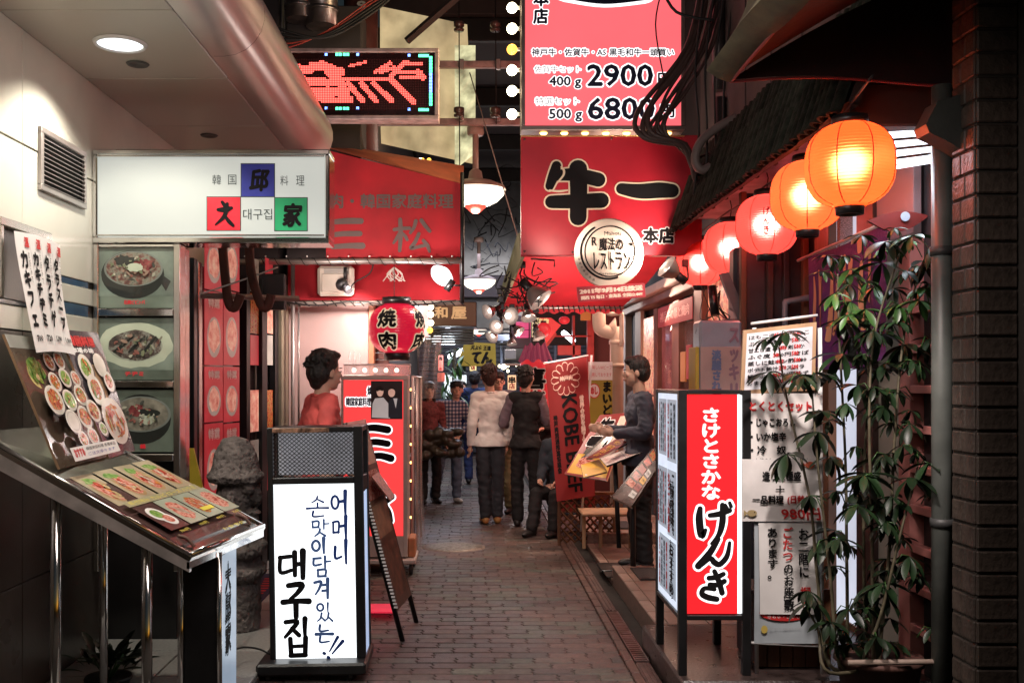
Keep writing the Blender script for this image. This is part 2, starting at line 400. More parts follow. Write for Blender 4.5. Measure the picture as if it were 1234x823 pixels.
pm = paver_mb(); pme = pm.mesh('paver'); paving = struct('paving', None, (0,5,0)); far = MB(); cnt = 0
row = 0; y = 5.1
while y < 21:
    x = -1.9+(row % 2)*.112+ (0 if row%3 else .02); xe = .885
    if y > 9.0: x -= .3*0
    while x < xe-.03:
        sx = min(1,(xe-x)/.225)
        cx = x+.1125*sx; inview = True
        pxx = 566+1200*cx/y
        z = random.uniform(-.0022,.0022)
        if pxx < 230 or (y<8 and cx < -1.35): x += .225; continue
        if cnt < 285 and y < 9.4:
            o = inst(pme, 'paver', paving, (cx, y, z), random.uniform(-.006,.006), rot=(random.uniform(-.008,.008), random.uniform(-.008,.008), 0), sc=(sx,1,1)); cnt += 1
        else: far.add([V((p.x*sx,p.y,p.z))+V((cx,y,z)) for p in pm.v], pm.f, pav_m)
        x += .225
    y += .108; row += 1
fo = far.build('paver_field', paving); fo['kind'] = 'stuff'
# edge course of narrow bricks, channel covers and grates
em = ramp_mat('edge_brick', [(0,(.10,.05,.04)),(.6,(.15,.08,.06)),(1,(.09,.07,.06))], 25, .5, kind='RANDOM', bump=.5)
eb = bx(-.0,.052,-.112,.112,-.03,.003, em, .005).mesh('edge_brick'); gut = struct('gutter', None, (.95,5,0))
for i in range(34): inst(eb, 'brick', gut, (.892, 5.15+i*.23, random.uniform(-.002,.002)))
for i in range(9):
    y0 = 5.1+i*.62; mb = MB()
    gm = mat('gutter_cover', (.11,.06,.05), .55, var=.3, scale=14, bump=.4)
    if i in (1,2):
        for k in range(14):
            mb.box(.952,1.03,y0+.01+k*.043,y0+.01+k*.043+.02,-.03,.003, mat('grate_iron', (.35,.24,.22), .35, .9, var=.3), .003)
        mb.box(.950,.957,y0,y0+.605,-.03,.006, MATS['grate_iron'], .002); mb.box(1.026,1.034,y0,y0+.605,-.03,.006, MATS['grate_iron'], .002); mb.build('grate', gut)
    else: 
        mb.box(.950,1.034,y0,y0+.61,-.03,.0, gm, .006)
        for k in range(3): mb.box(.957+k*.026,.974+k*.026,y0+.02,y0+.59,-.001,.006, gm, .003)
        mb.build('channel_cover', gut)
mb = MB(); mb.box(.952,1.14,10.68,21,-.03,.0,gm,.006); mb.build('channel_cover', gut)
mh = thing('manhole_cover', 'oval pale metal manhole cover set in the brick paving of the alley', 'manhole cover', (-.16,9.62,0))
mm = mat('manhole_steel', (.30,.27,.23), .42, .7, var=.3, scale=30, bump=.3)
MB().lathe([(.001,.006),(.27,.006),(.275,.0),(.275,-.02)], (-.155,9.62,.0), mm, sy=.92, n=40).build('cover', mh)
mb = MB()
for k in range(9): mb.box(-.155-.22*math.sqrt(max(.05,1-((k-4)/4.6)**2)), -.155+.22*math.sqrt(max(.05,1-((k-4)/4.6)**2)), 9.4+k*.052, 9.42+k*.052, .005,.010, mm, .002)
mb.build('raised_rib', mh)
MB().lathe([(.275,.004),(.305,.004),(.31,-.01)], (-.155,9.62,.0), mat('manhole_ring',(.2,.15,.12),.6), sy=.92, n=40).build('rim', mh)
# steps on the right
stone = mat('step_granite', (.17,.12,.10), .45, var=.25, scale=30, bump=.15)
tile_m = mat('step_tile', (.30,.19,.15), .4, var=.18, scale=9, rnd=.14, bump=.1)
def steps(name, x0, x1, y0, y1, z, label):
    st = struct(name, bx(x0, x1, y0, y1, -.03, z-.012, stone, .008)); org = ORG[st.name]
    nx = max(1, round((x1-x0)/.3)); ny = max(1, round((y1-y0)/.3)); tw = (x1-x0-.07)/nx; th = (y1-y0)/ny
    me = bx(.003, tw-.003, .003, th-.003, -.012, 0, tile_m, .003).mesh('tile')
    edge = bx(-.006, .068, .003, th-.003, -.016, .001, mat('step_nosing', (.36,.25,.20), .45, var=.2, rnd=.1), .005).mesh('nosing')
    for j in range(ny):
        inst(edge, 'nosing', st, (x0, y0+j*th, z+.001))
        for i in range(nx): inst(me, 'tile', st, (x0+.07+i*tw, y0+j*th, z+random.uniform(-.001,.001)))
    return st
steps('step', 1.14, 2.2, 6.05, 7.95, .135, '')
steps('step', 1.14, 2.3, 9.67, 10.95, .13, '')
steps('platform', 1.14, 2.3, 7.96, 9.66, .028, '')
dk = mat('dark_platform_stone', (.05,.035,.032), .3, var=.3, scale=12, bump=.15)
struct('platform', bx(1.045, 2.3, 4.9, 6.04, -.03, .135, dk, .012))
# left slab of pale granite
gr = mat('pale_granite', (.34,.33,.31), .45, var=.14, scale=60, rnd=.08, bump=.1)
sl = struct('slab', bx(-2.2,-1.13,4.2,8.9,-.03,.035, mat('slab_grout',(.07,.065,.06),.8), .006))
for i in range(9):
    for j in range(2):
        me = bx(.003,.527,.003,.497,-.02,.0,gr,.004).mesh('tile'); inst(me, 'tile', sl, (-2.195+j*.532, 4.25+i*.5, .056))
# ================= left building =================
wl = thing('restaurant_building', 'white-panelled building front with round-edged metal canopy over its doorway', 'building', (-3.4,5,0))
cream = mat('wall_panel_cream', (.60,.58,.50), .22, var=.04, scale=3, coat=.3)
darkw = mat('dark_lower_wall', (.095,.082,.072), .3, var=.2, scale=3, bump=.04)
mb = MB(); mb.box(-6,-2.215,1.5,8.9,-.03,3.6, mat('building_core',(.08,.07,.06),.8)); mb.box(-6,-1.95,1.0,7.93,3.78,9, mat('upper_wall',(.12,.10,.09),.7), .01); mb.build('wall', wl)
for (z0,z1,m) in ((2.78,3.345,cream),(2.18,2.772,cream),(2.045,2.14,cream),(1.86,1.975,cream)):
    for (y0,y1) in ((1.6,3.2),(3.206,4.895),(4.90,8.88)): bx(-2.23,-2.2,y0,y1,z0,z1,m,.003).build('wall_panel', wl)
blk = mat('blue_band', (.03,.07,.13), .2, var=.1)
for (z0,z1) in ((2.142,2.178),(1.978,2.043)): bx(-2.23,-2.203,1.6,5.75,z0,z1,blk,.002).build('stripe', wl)
for (z0,z1) in ((1.2,1.855),(.62,1.194),(-.02,.614)):
    for (y0,y1) in ((1.6,3.6),(3.606,4.9),(4.906,8.88)): bx(-2.23,-2.202,y0,y1,z0,z1,darkw,.003).build('wall_panel', wl)
sofm = mat('soffit_panel', (.46,.42,.36), .35, .1, var=.03, scale=1.5)
for i, (a, b) in enumerate(((1.0,2.5),(2.506,3.57),(3.576,4.64),(4.646,5.70),(5.706,6.77),(6.776,7.93))):
    bx(-2.2,-1.385,a,b,3.34,3.37,sofm,.004).build('soffit_panel', wl)
bull = mat('bullnose_metal', (.52,.45,.40), .30, .5, var=.05, scale=2, bump=.02, bscale=3)
for a, b in ((1.0,5.297),(5.303,7.95)):
    prof = [(-1.376,3.337)]+[(-1.31+.22*sin(t), 3.56-.223*cos(t)) for t in [k*pi/11 for k in range(12)]]
    MB().grid(lambda u,v: V((prof[round(u*12)][0], a+(b-a)*v, prof[round(u*12)][1])), 12, 1, bull).build('fascia', wl)
mb = MB(); bx(-2.2,-1.32,1.0,7.93,3.765,3.783,mat('upper_wall'),.004).build('canopy_top', wl); pf = [(-1.376,3.337)]+[(-1.31+.22*sin(t), 3.56-.223*cos(t)) for t in [k*pi/11 for k in range(12)]]
mb.add([V((x,7.952,z)) for x,z in pf], [tuple(range(len(pf)))], bull); mb.build('fascia_end', wl)
mb = MB().lathe([(.135,.0),(.128,-.012),(.115,-.012),(.11,.03)], (-1.79,5.1,3.338), white, n=32).lathe([(.001,0),(.113,0)], (-1.79,5.1,3.334), glow_w, n=32)
dl = tag(mb.build('downlight'), 'round lit downlight recessed in the canopy ceiling above the vent', 'ceiling light')
for i, (px, py) in enumerate(((166,77),(252,163))):
    Y = F*1.72/(457-py); X = X_(px, Y)
    o = MB().lathe([(.062,0),(.055,-.008),(.04,-.004),(.001,.0)], (X,Y,3.338), mat('dark_ring',(.05,.045,.04),.5), n=24).build('ceiling_speaker')
    tag(o, ['small dark round speaker in the canopy ceiling just behind the lit downlight','small dark round fitting in the canopy ceiling directly above the white sign'][i], 'ceiling fitting')
# vent
vt = thing('wall_vent', 'grey louvred ventilation grille in the cream wall above the menu sheets', 'vent', (-2.19,5.37,2.59))
mb = MB(); y0,y1,z0,z1 = 5.07,5.67,2.585,2.91
for a in ((y0,y1,z0,z0+.03),(y0,y1,z1-.03,z1),(y0,y0+.03,z0+.03,z1-.03),(y1-.03,y1,z0+.03,z1-.03)): mb.box(-2.2,-2.178,*a, steel, .003)
mb.build('frame', vt); bx(-2.199,-2.196,y0+.02,y1-.02,z0+.02,z1-.02,blackm).build('backing', vt)
sm_ = MB()
me = MB().slab([(-.012,0,.0),(.012,0,-.016),(.012,.54,-.016),(-.012,.54,0)], .002, steel).mesh('slat')
for k in range(11): inst(me, 'slat', vt, (-2.186,y0+.03,z0+.046+k*.0235))
# picture holder + hanging handwritten menu
ph = thing('picture_holder', 'chrome picture holder bracket on the wall behind the handwritten menu sheet', 'picture frame', (-2.19,4.85,2.0))
mb = MB()
for a in ((4.57,5.13,2.33,2.37),(4.57,4.60,2.0,2.33),(5.10,5.13,2.0,2.33)): mb.box(-2.2,-2.15,*a,chrome2,.004)
mb.build('frame', ph); bx(-2.199,-2.19,4.6,5.1,2.0,2.33,darkw).build('backing', ph)
hm = thing('handwritten_menu', 'curled white handwritten soup menu sheet hanging above the food photo boards', 'menu', (-2.02,4.75,1.74))
def hp(u, v):  # u along Y, v down
    return V((-2.06+.10*v**1.6+.012*sin(3*v+2*u), 4.5+.48*u, 2.29-.55*v+.012*sin(u*3)))
MB().grid(hp, 6, 10, paper).build('sheet', hm)
class Curl(Panel):
    lim = .12
    def pt(s, a, b, lift=None):
        return hp(a, b)+V((s.lift if lift is None else lift,0,0))+V((.0015,-.001,0))
cp = Curl(hm, (0,0,0),(0,1,0),(0,1,-1),(0,0,-1))
for i, t in enumerate(['カキフェ','カキチヂミ','タラチゲ','タラスープ']):
    u = .07+i*.24; cp.text(t, u, .16, u+.125, .78, ink, bold=.009, vert=True, res=1)
    cp.text('温', u+.10, .04, u+.19, .12, inkr, bold=.004, res=1); cp.text('お好みで', u+.14, .16, u+.175, .42, ink, vert=True, res=1); cp.text(['700','720','1,300','1,000'][i], u+.02, .86, u+.16, .91, ink, bold=.003, res=1)
for i in range(3): cp.rect(.245+i*.24, .03, .25+i*.24, .95, mat('grey_print',(.35,.35,.35),.5))
cp.done()
# ================= big white sign with frame =================
sg = thing('shop_sign', 'long white signboard with red, blue and green squares in a chrome frame', 'sign', (-1.5,5.95,2.42))
YS = 5.8; x0,x1 = X_(111,YS),X_(397,YS); z0,z1 = Z_(293,YS),Z_(180,YS)
mb = MB(); fw = .045
mb.box(x0,x1,YS,YS+.22,z1-fw*.7,z1,chrome,.006); mb.box(x0,x1,YS,YS+.22,z0,z0+fw*.8,chrome,.006); mb.box(x0,x0+fw*.6,YS,YS+.22,z0+fw*.8,z1-fw*.7,chrome,.006); mb.box(x1-fw*.6,x1,YS,YS+.22,z0+fw*.8,z1-fw*.7,chrome,.006)
for a in ((x0+.03,x1-.03,z1-.045,z1-.035),(x0+.03,x1-.03,z0+.04,z0+.05)): mb.box(a[0],a[1],YS-.008,YS,a[2],a[3],chrome2,.003)
mb.build('frame', sg); bx(x0+.028,x1-.028,YS+.012,YS+.03,z0+.036,z1-.033, mat('white_acrylic',(.78,.82,.76),.25,es=.36,var=.03,scale=2), .002).build('face_panel', sg)
P = front(sg, 118, 188, 390, 284, YS+.012)
ik = mat('print_green_black',(.02,.03,.025),.4,var=0)
for (a,b,c,d,m) in ((290,197,331.5,238,mat('print_blue',(.02,.03,.30),.4)),(249,237,290.5,278.5,mat('print_red',(.70,.01,.03),.4)),(330.5,238,371,279,mat('print_green',(.01,.36,.14),.4))):
    P.rect(a,b,c,d,ik); P.rect(a+1,b+1,c-1,d-1,m)
P.text('韓',256,211,266.5,223,ik,res=2); P.text('国',275,211,285,223,ik); P.text('料',338,212,347.5,224,ik); P.text('理',357,212,367,224,ik); P.text('대구집',293,252,328,265,ik,res=2)
P.text('邱',301,205,322,230,ink,bold=1.2,skew=.1)
P.strokes([[(268,244,4),(272,249,5),(276,251,4)],[(263,253,4),(272,253,7),(279,251,4)],[(274,246,4),(271,260,5),(260,271,2)],[(270,259,3),(276,267,5),(281,272,4)]], ink)
P.text('家',341,246,362,273,ink,bold=1.2,skew=.1)
P.done()
# grip / reflection ring of the chrome hook under the green square is left out (reflection in the photo)
# three photo light boxes under the sign
frm = thing('photo_display_frame', 'chrome frame column with three dark food photo panels below the white sign', 'display panel', (-1.95,5.9,.6))
mb = MB(); X0,X1 = X_(112,YS),X_(217,YS)
zs = [Z_(y,YS) for y in (293.5,372,381,459,467,547,556,600)]
mb.box(X0,X0+.03,YS,YS+.12,.5,zs[0]-.003,chrome2,.004); mb.box(X1-.04,X1,YS,YS+.12,.5,zs[0]-.003,chrome2,.004)
for a,b in ((zs[2],zs[1]),(zs[4],zs[3]),(zs[6],zs[5]),(zs[7]-.04,zs[7])): mb.box(X0+.03,X1-.04,YS,YS+.1,a,b,chrome,.004)
mb.box(X0+.03,X1-.04,YS+.005,YS+.1,zs[0]-.02,zs[0]-.003,chrome,.003)
mb.build('frame', frm)
bgm = mat('photo_grey_green',(.12,.15,.12),.12,var=.25,scale=4,coat=.6); bowl = mat('photo_bowl',(.025,.028,.025),.15,coat=.5); dish = mat('photo_dish',(.42,.47,.36),.15,var=.1,coat=.5)
stew = ramp_mat('photo_stew', [(.3,(.03,.03,.025)),(.45,(.14,.06,.05)),(.55,(.19,.19,.15)),(.68,(.07,.06,.05))], 26, .15)
meat = ramp_mat('photo_grilled', [(.35,(.03,.03,.028)),(.5,(.09,.07,.06)),(.58,(.20,.20,.17)),(.7,(.06,.05,.05))], 22, .15)
gbm=[mat('grey_bit_%d'%i,c,.2,var=.2) for i,c in enumerate(((.24,.10,.08),(.36,.36,.28),(.06,.065,.055),(.18,.20,.12),(.30,.20,.15)))]
def gbits(P,a,b,ra,rb,n=40):
    for _ in range(n):
        t=random.uniform(0,2*pi); q=math.sqrt(random.random())*.9; P.disc(a+ra*q*cos(t),b+rb*q*sin(t),random.uniform(1,4.5),random.uniform(.8,2.2),random.choice(gbm),7,rot=random.uniform(0,3),wob=.3)
for i,(ya,yb) in enumerate(((297,371),(382,458),(469,545))):
    pn = bx(X0+.031,X1-.041,YS+.025,YS+.035,Z_(yb,YS),Z_(ya,YS)-.003,bgm,.001).build('photo_panel', frm)
    P = Panel(pn, W(119,ya,YS+.025), W(210,ya,YS+.025), W(210,yb,YS+.025), W(119,yb,YS+.025), px=(119,ya,210,yb), name='photo_print')
    P.rect(119,ya+.5,210,yb-14,mat('photo_back',(.14,.175,.145),.12,var=.3,scale=5,coat=.6)) if i==0 else None
    if i == 0:
        P.disc(160,ya+34,38,29,bowl,28); P.poly([(122,ya+30),(132,ya+34),(130,ya+46),(124,ya+42)],bowl); P.poly([(198,ya+36),(206,ya+42),(200,ya+54),(194,ya+44)],bowl)
        P.disc(161,ya+27,34,20,stew,28,wob=.03); P.ring(161,ya+27,33,35.5,mat('photo_rim',(.16,.18,.16),.15),ry=.6); P.disc(172,ya+24,13,9,mat('photo_red',(.20,.05,.05),.2,var=.3,scale=30),wob=.2); P.disc(150,ya+18,12,7,bowl,wob=.25); gbits(P,161,ya+27,31,17); P.disc(164,ya+26,9,5,dish,wob=.15)
        P.text('石焼ビビンバ',151,ya+65,176,ya+70,mat('print_bright_red',(.75,.03,.04),.3,es=.25),bold=.3,res=1)
    elif i == 1:
        P.rect(119,ya+1,210,yb-12,mat('photo_back'))
        P.disc(163,ya+34,45,27,dish,26,wob=.04); P.ring(163,ya+35,30,33,mat('photo_rim2',(.30,.33,.27),.2),ry=.55); P.disc(163,ya+34,32,18,meat,24,wob=.06)
        for k in range(6): P.stroke([(138+k*9,ya+42,3),(148+k*8,ya+34,4),(160+k*7,ya+24,2)], stew if k%2 else bowl)
        gbits(P,163,ya+34,29,15,34)
        P.text('チヂミ',152,ya+66,174,ya+71,MATS['print_bright_red'],bold=.3,res=1)
    else:
        P.disc(170,ya+36,36,30,bowl,28); P.disc(170,ya+30,34,20,mat('photo_broth',(.20,.19,.15),.15,var=.35,scale=18,coat=.5),28); P.ring(170,ya+30,33,36,MATS['photo_rim'],ry=.6); P.disc(165,ya+26,10,7,MATS['photo_red'],wob=.2); P.disc(178,ya+36,8,7,dish); P.disc(180,ya+28,13,5,bowl,wob=.2)
        gbits(P,170,ya+30,30,16,30)
        P.text('鍋',170,ya+66,176,ya+71,MATS['print_bright_red'],bold=.4,res=1)
    P.done()
blobm=[mat('food_bit_%d'%i,c,.25,var=.3,scale=60,coat=.4) for i,c in enumerate(((.55,.06,.03),(.70,.25,.06),(.10,.25,.04),(.65,.50,.25),(.30,.05,.02),(.75,.65,.50),(.03,.03,.02),(.22,.35,.06)))]
def bits(P,a,b,ra,rb,n,sz,pal=(0,1,2,3,4,5,7)):
    for _ in range(n):
        t=random.uniform(0,2*pi); q=math.sqrt(random.random())*.85
        P.disc(a+ra*q*cos(t),b+rb*q*sin(t),ra*sz*random.uniform(.5,1.3),rb*sz*random.uniform(.5,1.3),blobm[random.choice(pal)],7,rot=random.uniform(0,3),wob=.3)
# ================= slanted photo menu desk =================
dsk = thing('menu_desk', 'long slanted stainless menu desk on chrome posts, covered with food photos', 'display stand', (-1.55,4.7,0))
A = V((-2.15,4.3,1.39)); B = V((-1.20,4.3,.85)); C_ = V((-1.064,5.19,.85)); D = V((-2.1,5.25,1.385))
MB().slab([A,D,C_,B], .02, chrome2, n=V((.49,0,.87))).build('desk_top', dsk)
mb = MB(); nn = V((.49,0,.87))
mb.slab([A-nn*.021, B-nn*.021, B-nn*.021+V((0,0,-.045)), A-nn*.021+V((0,0,-.075))], .03, mat('apron_steel',(.60,.55,.52),.32,.45,var=.2,scale=9), n=V((0,-1,0)))
mb.slab([B-nn*.021+V((0,0,0)), C_-nn*.021, C_-nn*.021+V((0,0,-.03)), B-nn*.021+V((0,0,-.03))], .012, chrome, n=V((1,0,0)))
mb.build('apron', dsk)
mb = MB().tube([A+V((0,.008,.012)), B+V((-.01,.008,.012))], .011, chrome, 8).tube([B+V((-.01,.008,.012)), C_+V((-.01,-.01,.012))], .012, chrome, 8).tube([C_+V((-.01,-.01,.012)), D+V((0,-.01,.012))], .008, chrome, 8)
mb.build('rail', dsk)
def deskz(X): return .85+(-1.2-X)*.5684
for (px, Yp, r) in ((67,4.36,.023),(125,4.9,.02),(177,4.36,.023),(219,4.75,.019)):
    X = X_(px, Yp); MB().tube([(X,Yp,-.02),(X,Yp,deskz(X)-.05)], r, chrome, 14).build('post', dsk)
PD = Panel(dsk, A+(D-A)*.02+V((0,0,.003)), D+V((0,0,.003)), C_+V((0,0,.003)), B+V((0,0,.003)), name='photo_print', lift=.006)
PD.pt0 = PD.pt
food = ramp_mat('photo_raw_meat', [(.38,(.35,.06,.04)),(.48,(.65,.20,.14)),(.56,(.80,.50,.40)),(.64,(.45,.09,.06))], 45, .2)
food2 = ramp_mat('photo_kimchi', [(.38,(.16,.03,.015)),(.47,(.50,.07,.03)),(.53,(.6,.25,.08)),(.6,(.12,.22,.05)),(.68,(.4,.05,.03))], 55, .2)
food3 = ramp_mat('photo_greens', [(.3,(.05,.15,.03)),(.5,(.2,.38,.08)),(.7,(.5,.5,.25))], 50, .2)
PD.n = V((.49,0,.87)); tan = mat('photo_tan',(.50,.42,.28),.2,var=.15,scale=6,coat=.5); mar = mat('photo_maroon',(.10,.055,.05),.2,var=.1,coat=.5)
# rows across: v measured from wall (0) to street (1); u along Y
# Panel orientation: TL=A (near wall), TR=D(far wall), BR=C, BL=B
MB().slab([PD.pt(.03,.40,.010),PD.pt(.97,.40,.010),PD.pt(.97,.93,.010),PD.pt(.03,.93,.010)],.012,mar,n=PD.n).build('menu_print_board', dsk)
_ptorig = PD.pt
PD.pt = lambda a,b,lift=None: _ptorig(a, .385+(b-.40)*1.22 if b<.86 else b, lift)
PD.lift = .0125
for i in range(4):
    u0 = .07+i*.225; PD.rect(u0,.41,u0+.215,.60,tan); PD.disc(u0+.11,.51,.085,.075,mat('photo_wood_plate',(.45,.30,.15),.25),24); PD.disc(u0+.11,.515,.062,.06,food,20,wob=.1); PD.disc(u0+.1,.45,.06,.02,food3,14,wob=.3); bits(PD,u0+.11,.515,.06,.055,9,.28,(0,5,3,1))
PD.rect(.06,.605,.95,.635,mat('photo_strip',(.35,.33,.2),.3)); PD.text('특선메뉴 カルビ ロース ハラミ', .1,.61,.9,.63,mat('yellow_ink',(.75,.65,.1),.4),res=1)
for i in range(4):
    u0 = .07+i*.225; PD.rect(u0,.64,u0+.215,.79,mar if i==0 else dish)
    if i==0:
        PD.disc(u0+.10,.70,.07,.04,white,18); PD.disc(u0+.13,.735,.06,.035,white,18); PD.disc(u0+.10,.70,.045,.026,food3,14); PD.disc(u0+.13,.735,.04,.022,food,14)
    else:
        PD.disc(u0+.105,.715,.075,.055,food if i!=2 else food2,18,wob=.08)
        for k in range(5): PD.stroke([(u0+.04+k*.03,.68,.012),(u0+.05+k*.03,.75,.012)], food)
    PD.text(['780円','930円','880円','750円'][i], u0+.05,.80,u0+.15,.815,MATS['yellow_ink'],res=1)
PD.rect(.57,.735,.72,.755,mat('yellow_tag',(.8,.7,.1),.4))
PD.text('お食事処', .45,.945,.75,.965,MATS['yellow_ink'],res=1)
PD.done(); PD.pt=_ptorig
mb = MB()
for u in (.12,.88): mb.tube([PD.pt(u,.88,.012),PD.pt(u,.915,.022),PD.pt(u,.945,.012),PD.pt(u,.96,.004)], .008, mat('brown_strap',(.12,.06,.04),.5), 6, spl=3)
mb.build('strap', dsk)
# leaning food photo boards
def food_board(q, name, label, plates, t1, t2, dark):
    th = thing(name, label, 'menu board', (q[3]+q[2])/2)
    n = V((1,-.1,.45)).normalized(); MB().slab(q, .012, dark, n=n, m2=woodl).build('board', th)
    P = Panel(th, *q, name='photo_print', lift=.001); P.n = n
    return th, P
q = [V((-2.057,4.4,1.82)),V((-2.05,4.94,1.815)),V((-1.80,4.94,1.235)),V((-1.81,4.4,1.225))]
th, P = food_board(q, 'photo_menu_board', 'leaning photo menu of many small white side dishes', 0,0,0, mat('photo_brown',(.10,.07,.05),.2,var=.3,scale=4,coat=.5))
P.rect(.0,.0,1,.1,mat('photo_pale',(.4,.4,.36),.3)); P.disc(.30,.30,.17,.11,mat('photo_bowl_yellow',(.6,.52,.2),.25),20); P.disc(.30,.27,.15,.10,food3,18,wob=.1); bits(P,.30,.27,.15,.10,16,.3,(2,7,7,2,3))
pw = mat('photo_plate',(.72,.70,.62),.2,coat=.4)
for (a,b,r,m) in ((.60,.2,.10,food2),(.80,.19,.10,food2),(.50,.37,.11,food2),(.72,.34,.11,food3),(.92,.35,.09,food),(.28,.52,.16,food2),(.55,.53,.12,food3),(.80,.50,.12,food2),(.40,.70,.13,pw),(.66,.68,.13,food2),(.88,.64,.13,food2),(.62,.84,.10,food),(.38,.85,.09,food2),(.85,.8,.08,food3)):
    P.disc(a+.015,b+.012,r*1.04,r*.75,mat('photo_shadow',(.03,.02,.02),.3),20); P.disc(a,b,r,r*.72,pw,20); P.disc(a,b,r*.84,r*.60,mat('photo_plate_in',(.52,.50,.44),.25),18); P.disc(a,b,r*.74,r*.52,m,16,wob=.08); bits(P,a,b,r*.7,r*.48,9 if m is not pw else 0,.22)
P.rect(0,.90,1,1,paper); P.text('おすすめ',.05,.915,.25,.975,inkr,bold=.006,res=1); P.text('韓国家庭料理 各種単品',.3,.915,.95,.94,ink,res=1); P.text('ご注文承ります',.3,.955,.9,.98,mat('print_blue',(.02,.03,.30)),res=1); P.done()
q = [V((-2.05,4.97,1.87)),V((-2.0,5.35,1.87)),V((-1.80,5.36,1.237)),V((-1.80,4.97,1.227))]
th, P = food_board(q, 'photo_menu_board', 'leaning photo menu with a large oval plate of red stew', 0,0,0, mat('photo_dark',(.06,.05,.06),.2,var=.3,scale=4,coat=.5))
P.text('韓国料理',.12,.05,.8,.12,inkr,bold=.01,res=1); P.text('本場の味',.12,.14,.7,.18,paper,bold=.004,res=1)
for (a,b,r,m) in ((.32,.30,.18,food3),(.72,.28,.16,pw),(.35,.48,.2,food2),(.8,.42,.14,food)): P.disc(a+.02,b+.012,r*1.04,r*.65,mat('photo_shadow'),20); P.disc(a,b,r,r*.62,pw,20); P.disc(a,b,r*.7,r*.42,m,16,wob=.08); bits(P,a,b,r*.66,r*.4,8 if m is not pw else 0,.25)
P.disc(.55,.74,.36,.19,pw,30); P.disc(.55,.74,.27,.135,food2,26,wob=.06); P.disc(.5,.70,.12,.05,food,14,wob=.2); bits(P,.55,.74,.27,.13,34,.13,(0,0,0,1,4,7,3)); P.done()
# small standing blue-white lightbox at the desk's foot
sb = thing('standing_sign', 'low black standing sign with white side face under the end of the menu desk', 'sign', (-1.25,4.7,0))
bx(-1.33,-1.165,4.62,4.98,.03,.80,black,.008).build('case', sb)
mb = MB(); mb.tube([(-1.16,4.615,0),(-1.16,4.615,.82)],.013,chrome,8); mb.tube([(-1.335,4.615,0),(-1.335,4.615,.82)],.010,chrome,8); mb.build('frame', sb)
q = [V((-1.163,4.64,.79)),V((-1.163,4.96,.79)),V((-1.163,4.96,.1)),V((-1.163,4.64,.1))]
MB().slab(q,.004,mat('lit_bluish_acrylic',(.6,.75,.95),.3,es=.24,var=.05),n=V((1,0,0))).build('lit_panel', sb)
P = Panel(sb,*q); P.n = V((1,0,0)); P.text('大邱家',.3,.08,.65,.7,ink,bold=.02,vert=True); P.done()
# doorway side of the Korean restaurant: receding glass front
sf = thing('glass_shopfront', 'receding glass shopfront with red photo posters beside the stone statue', 'shopfront', (-1.9,8,0))
a0 = V((-1.95,7.1,0)); a1 = V((-1.64,8.9,0)); dr = a1-a0; nrm = V((dr.y,-dr.x,0)).normalized()
def fp(t, z, off=0): return a0+dr*t+V((0,0,z))+nrm*off
def tp(px): # parameter on the front line at pixel column px
    k = (px-CX)/F; return (k*a0.y-a0.x)/(dr.x-k*dr.y)
gl = mat('dark_glass',(.05,.035,.035),.08,var=.3,scale=4,coat=.5)
MB().slab([fp(0,2.45,-.05),fp(1,2.45,-.05),fp(1,.0,-.05),fp(0,0,-.05)],.06,gl,n=nrm).build('glazing', sf)
for (p0,p1,m,o_) in ((236,240,chrome2,.02),(296,300,black,.01),(312,318,black,.03),(329,333,black,.02),(334,343,mat('olive_mullion',(.22,.19,.13),.4),.04)):
    t0,t1 = tp(p0),tp(p1); MB().slab([fp(t0,2.45,o_),fp(t1,2.45,o_),fp(t1,.05,o_),fp(t0,.05,o_)],.05,m,n=nrm).build('mullion', sf)
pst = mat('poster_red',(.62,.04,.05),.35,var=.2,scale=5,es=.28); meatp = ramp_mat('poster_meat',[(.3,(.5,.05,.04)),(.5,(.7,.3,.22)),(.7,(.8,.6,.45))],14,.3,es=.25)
for i,(ya,yb) in enumerate(((268,350),(352,440),(442,508),(510,600),(602,680))):
    for (p0,p1) in ((246,268),(269,288)):
        t0,t1 = tp(p0),tp(p1); Ym = (a0+dr*(t0+t1)/2).y; q = [fp(t0,Z_(ya,Ym),.004),fp(t1,Z_(ya,Ym),.004),fp(t1,Z_(yb,Ym),.004),fp(t0,Z_(yb,Ym),.004)]
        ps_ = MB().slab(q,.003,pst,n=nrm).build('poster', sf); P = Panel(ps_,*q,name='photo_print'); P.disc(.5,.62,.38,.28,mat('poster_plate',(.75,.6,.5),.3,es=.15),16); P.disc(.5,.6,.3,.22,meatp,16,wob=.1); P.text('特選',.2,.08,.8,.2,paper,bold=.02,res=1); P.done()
for i,(ya,yb) in enumerate(((312,352),(354,402),(404,440),(470,520),(530,590))):
    for (p0,p1) in ((301,311),(319,328)):
        t0,t1 = tp(p0),tp(p1); Ym = (a0+dr*(t0+t1)/2).y; q = [fp(t0,Z_(ya,Ym),.006),fp(t1,Z_(ya,Ym),.006),fp(t1,Z_(yb,Ym),.006),fp(t0,Z_(yb,Ym),.006)]
        MB().slab(q,.003,(meatp,mat('photo_pale',(.4,.4,.36)),food2,pst)[(i+p0)%4],n=nrm).build('poster', sf)
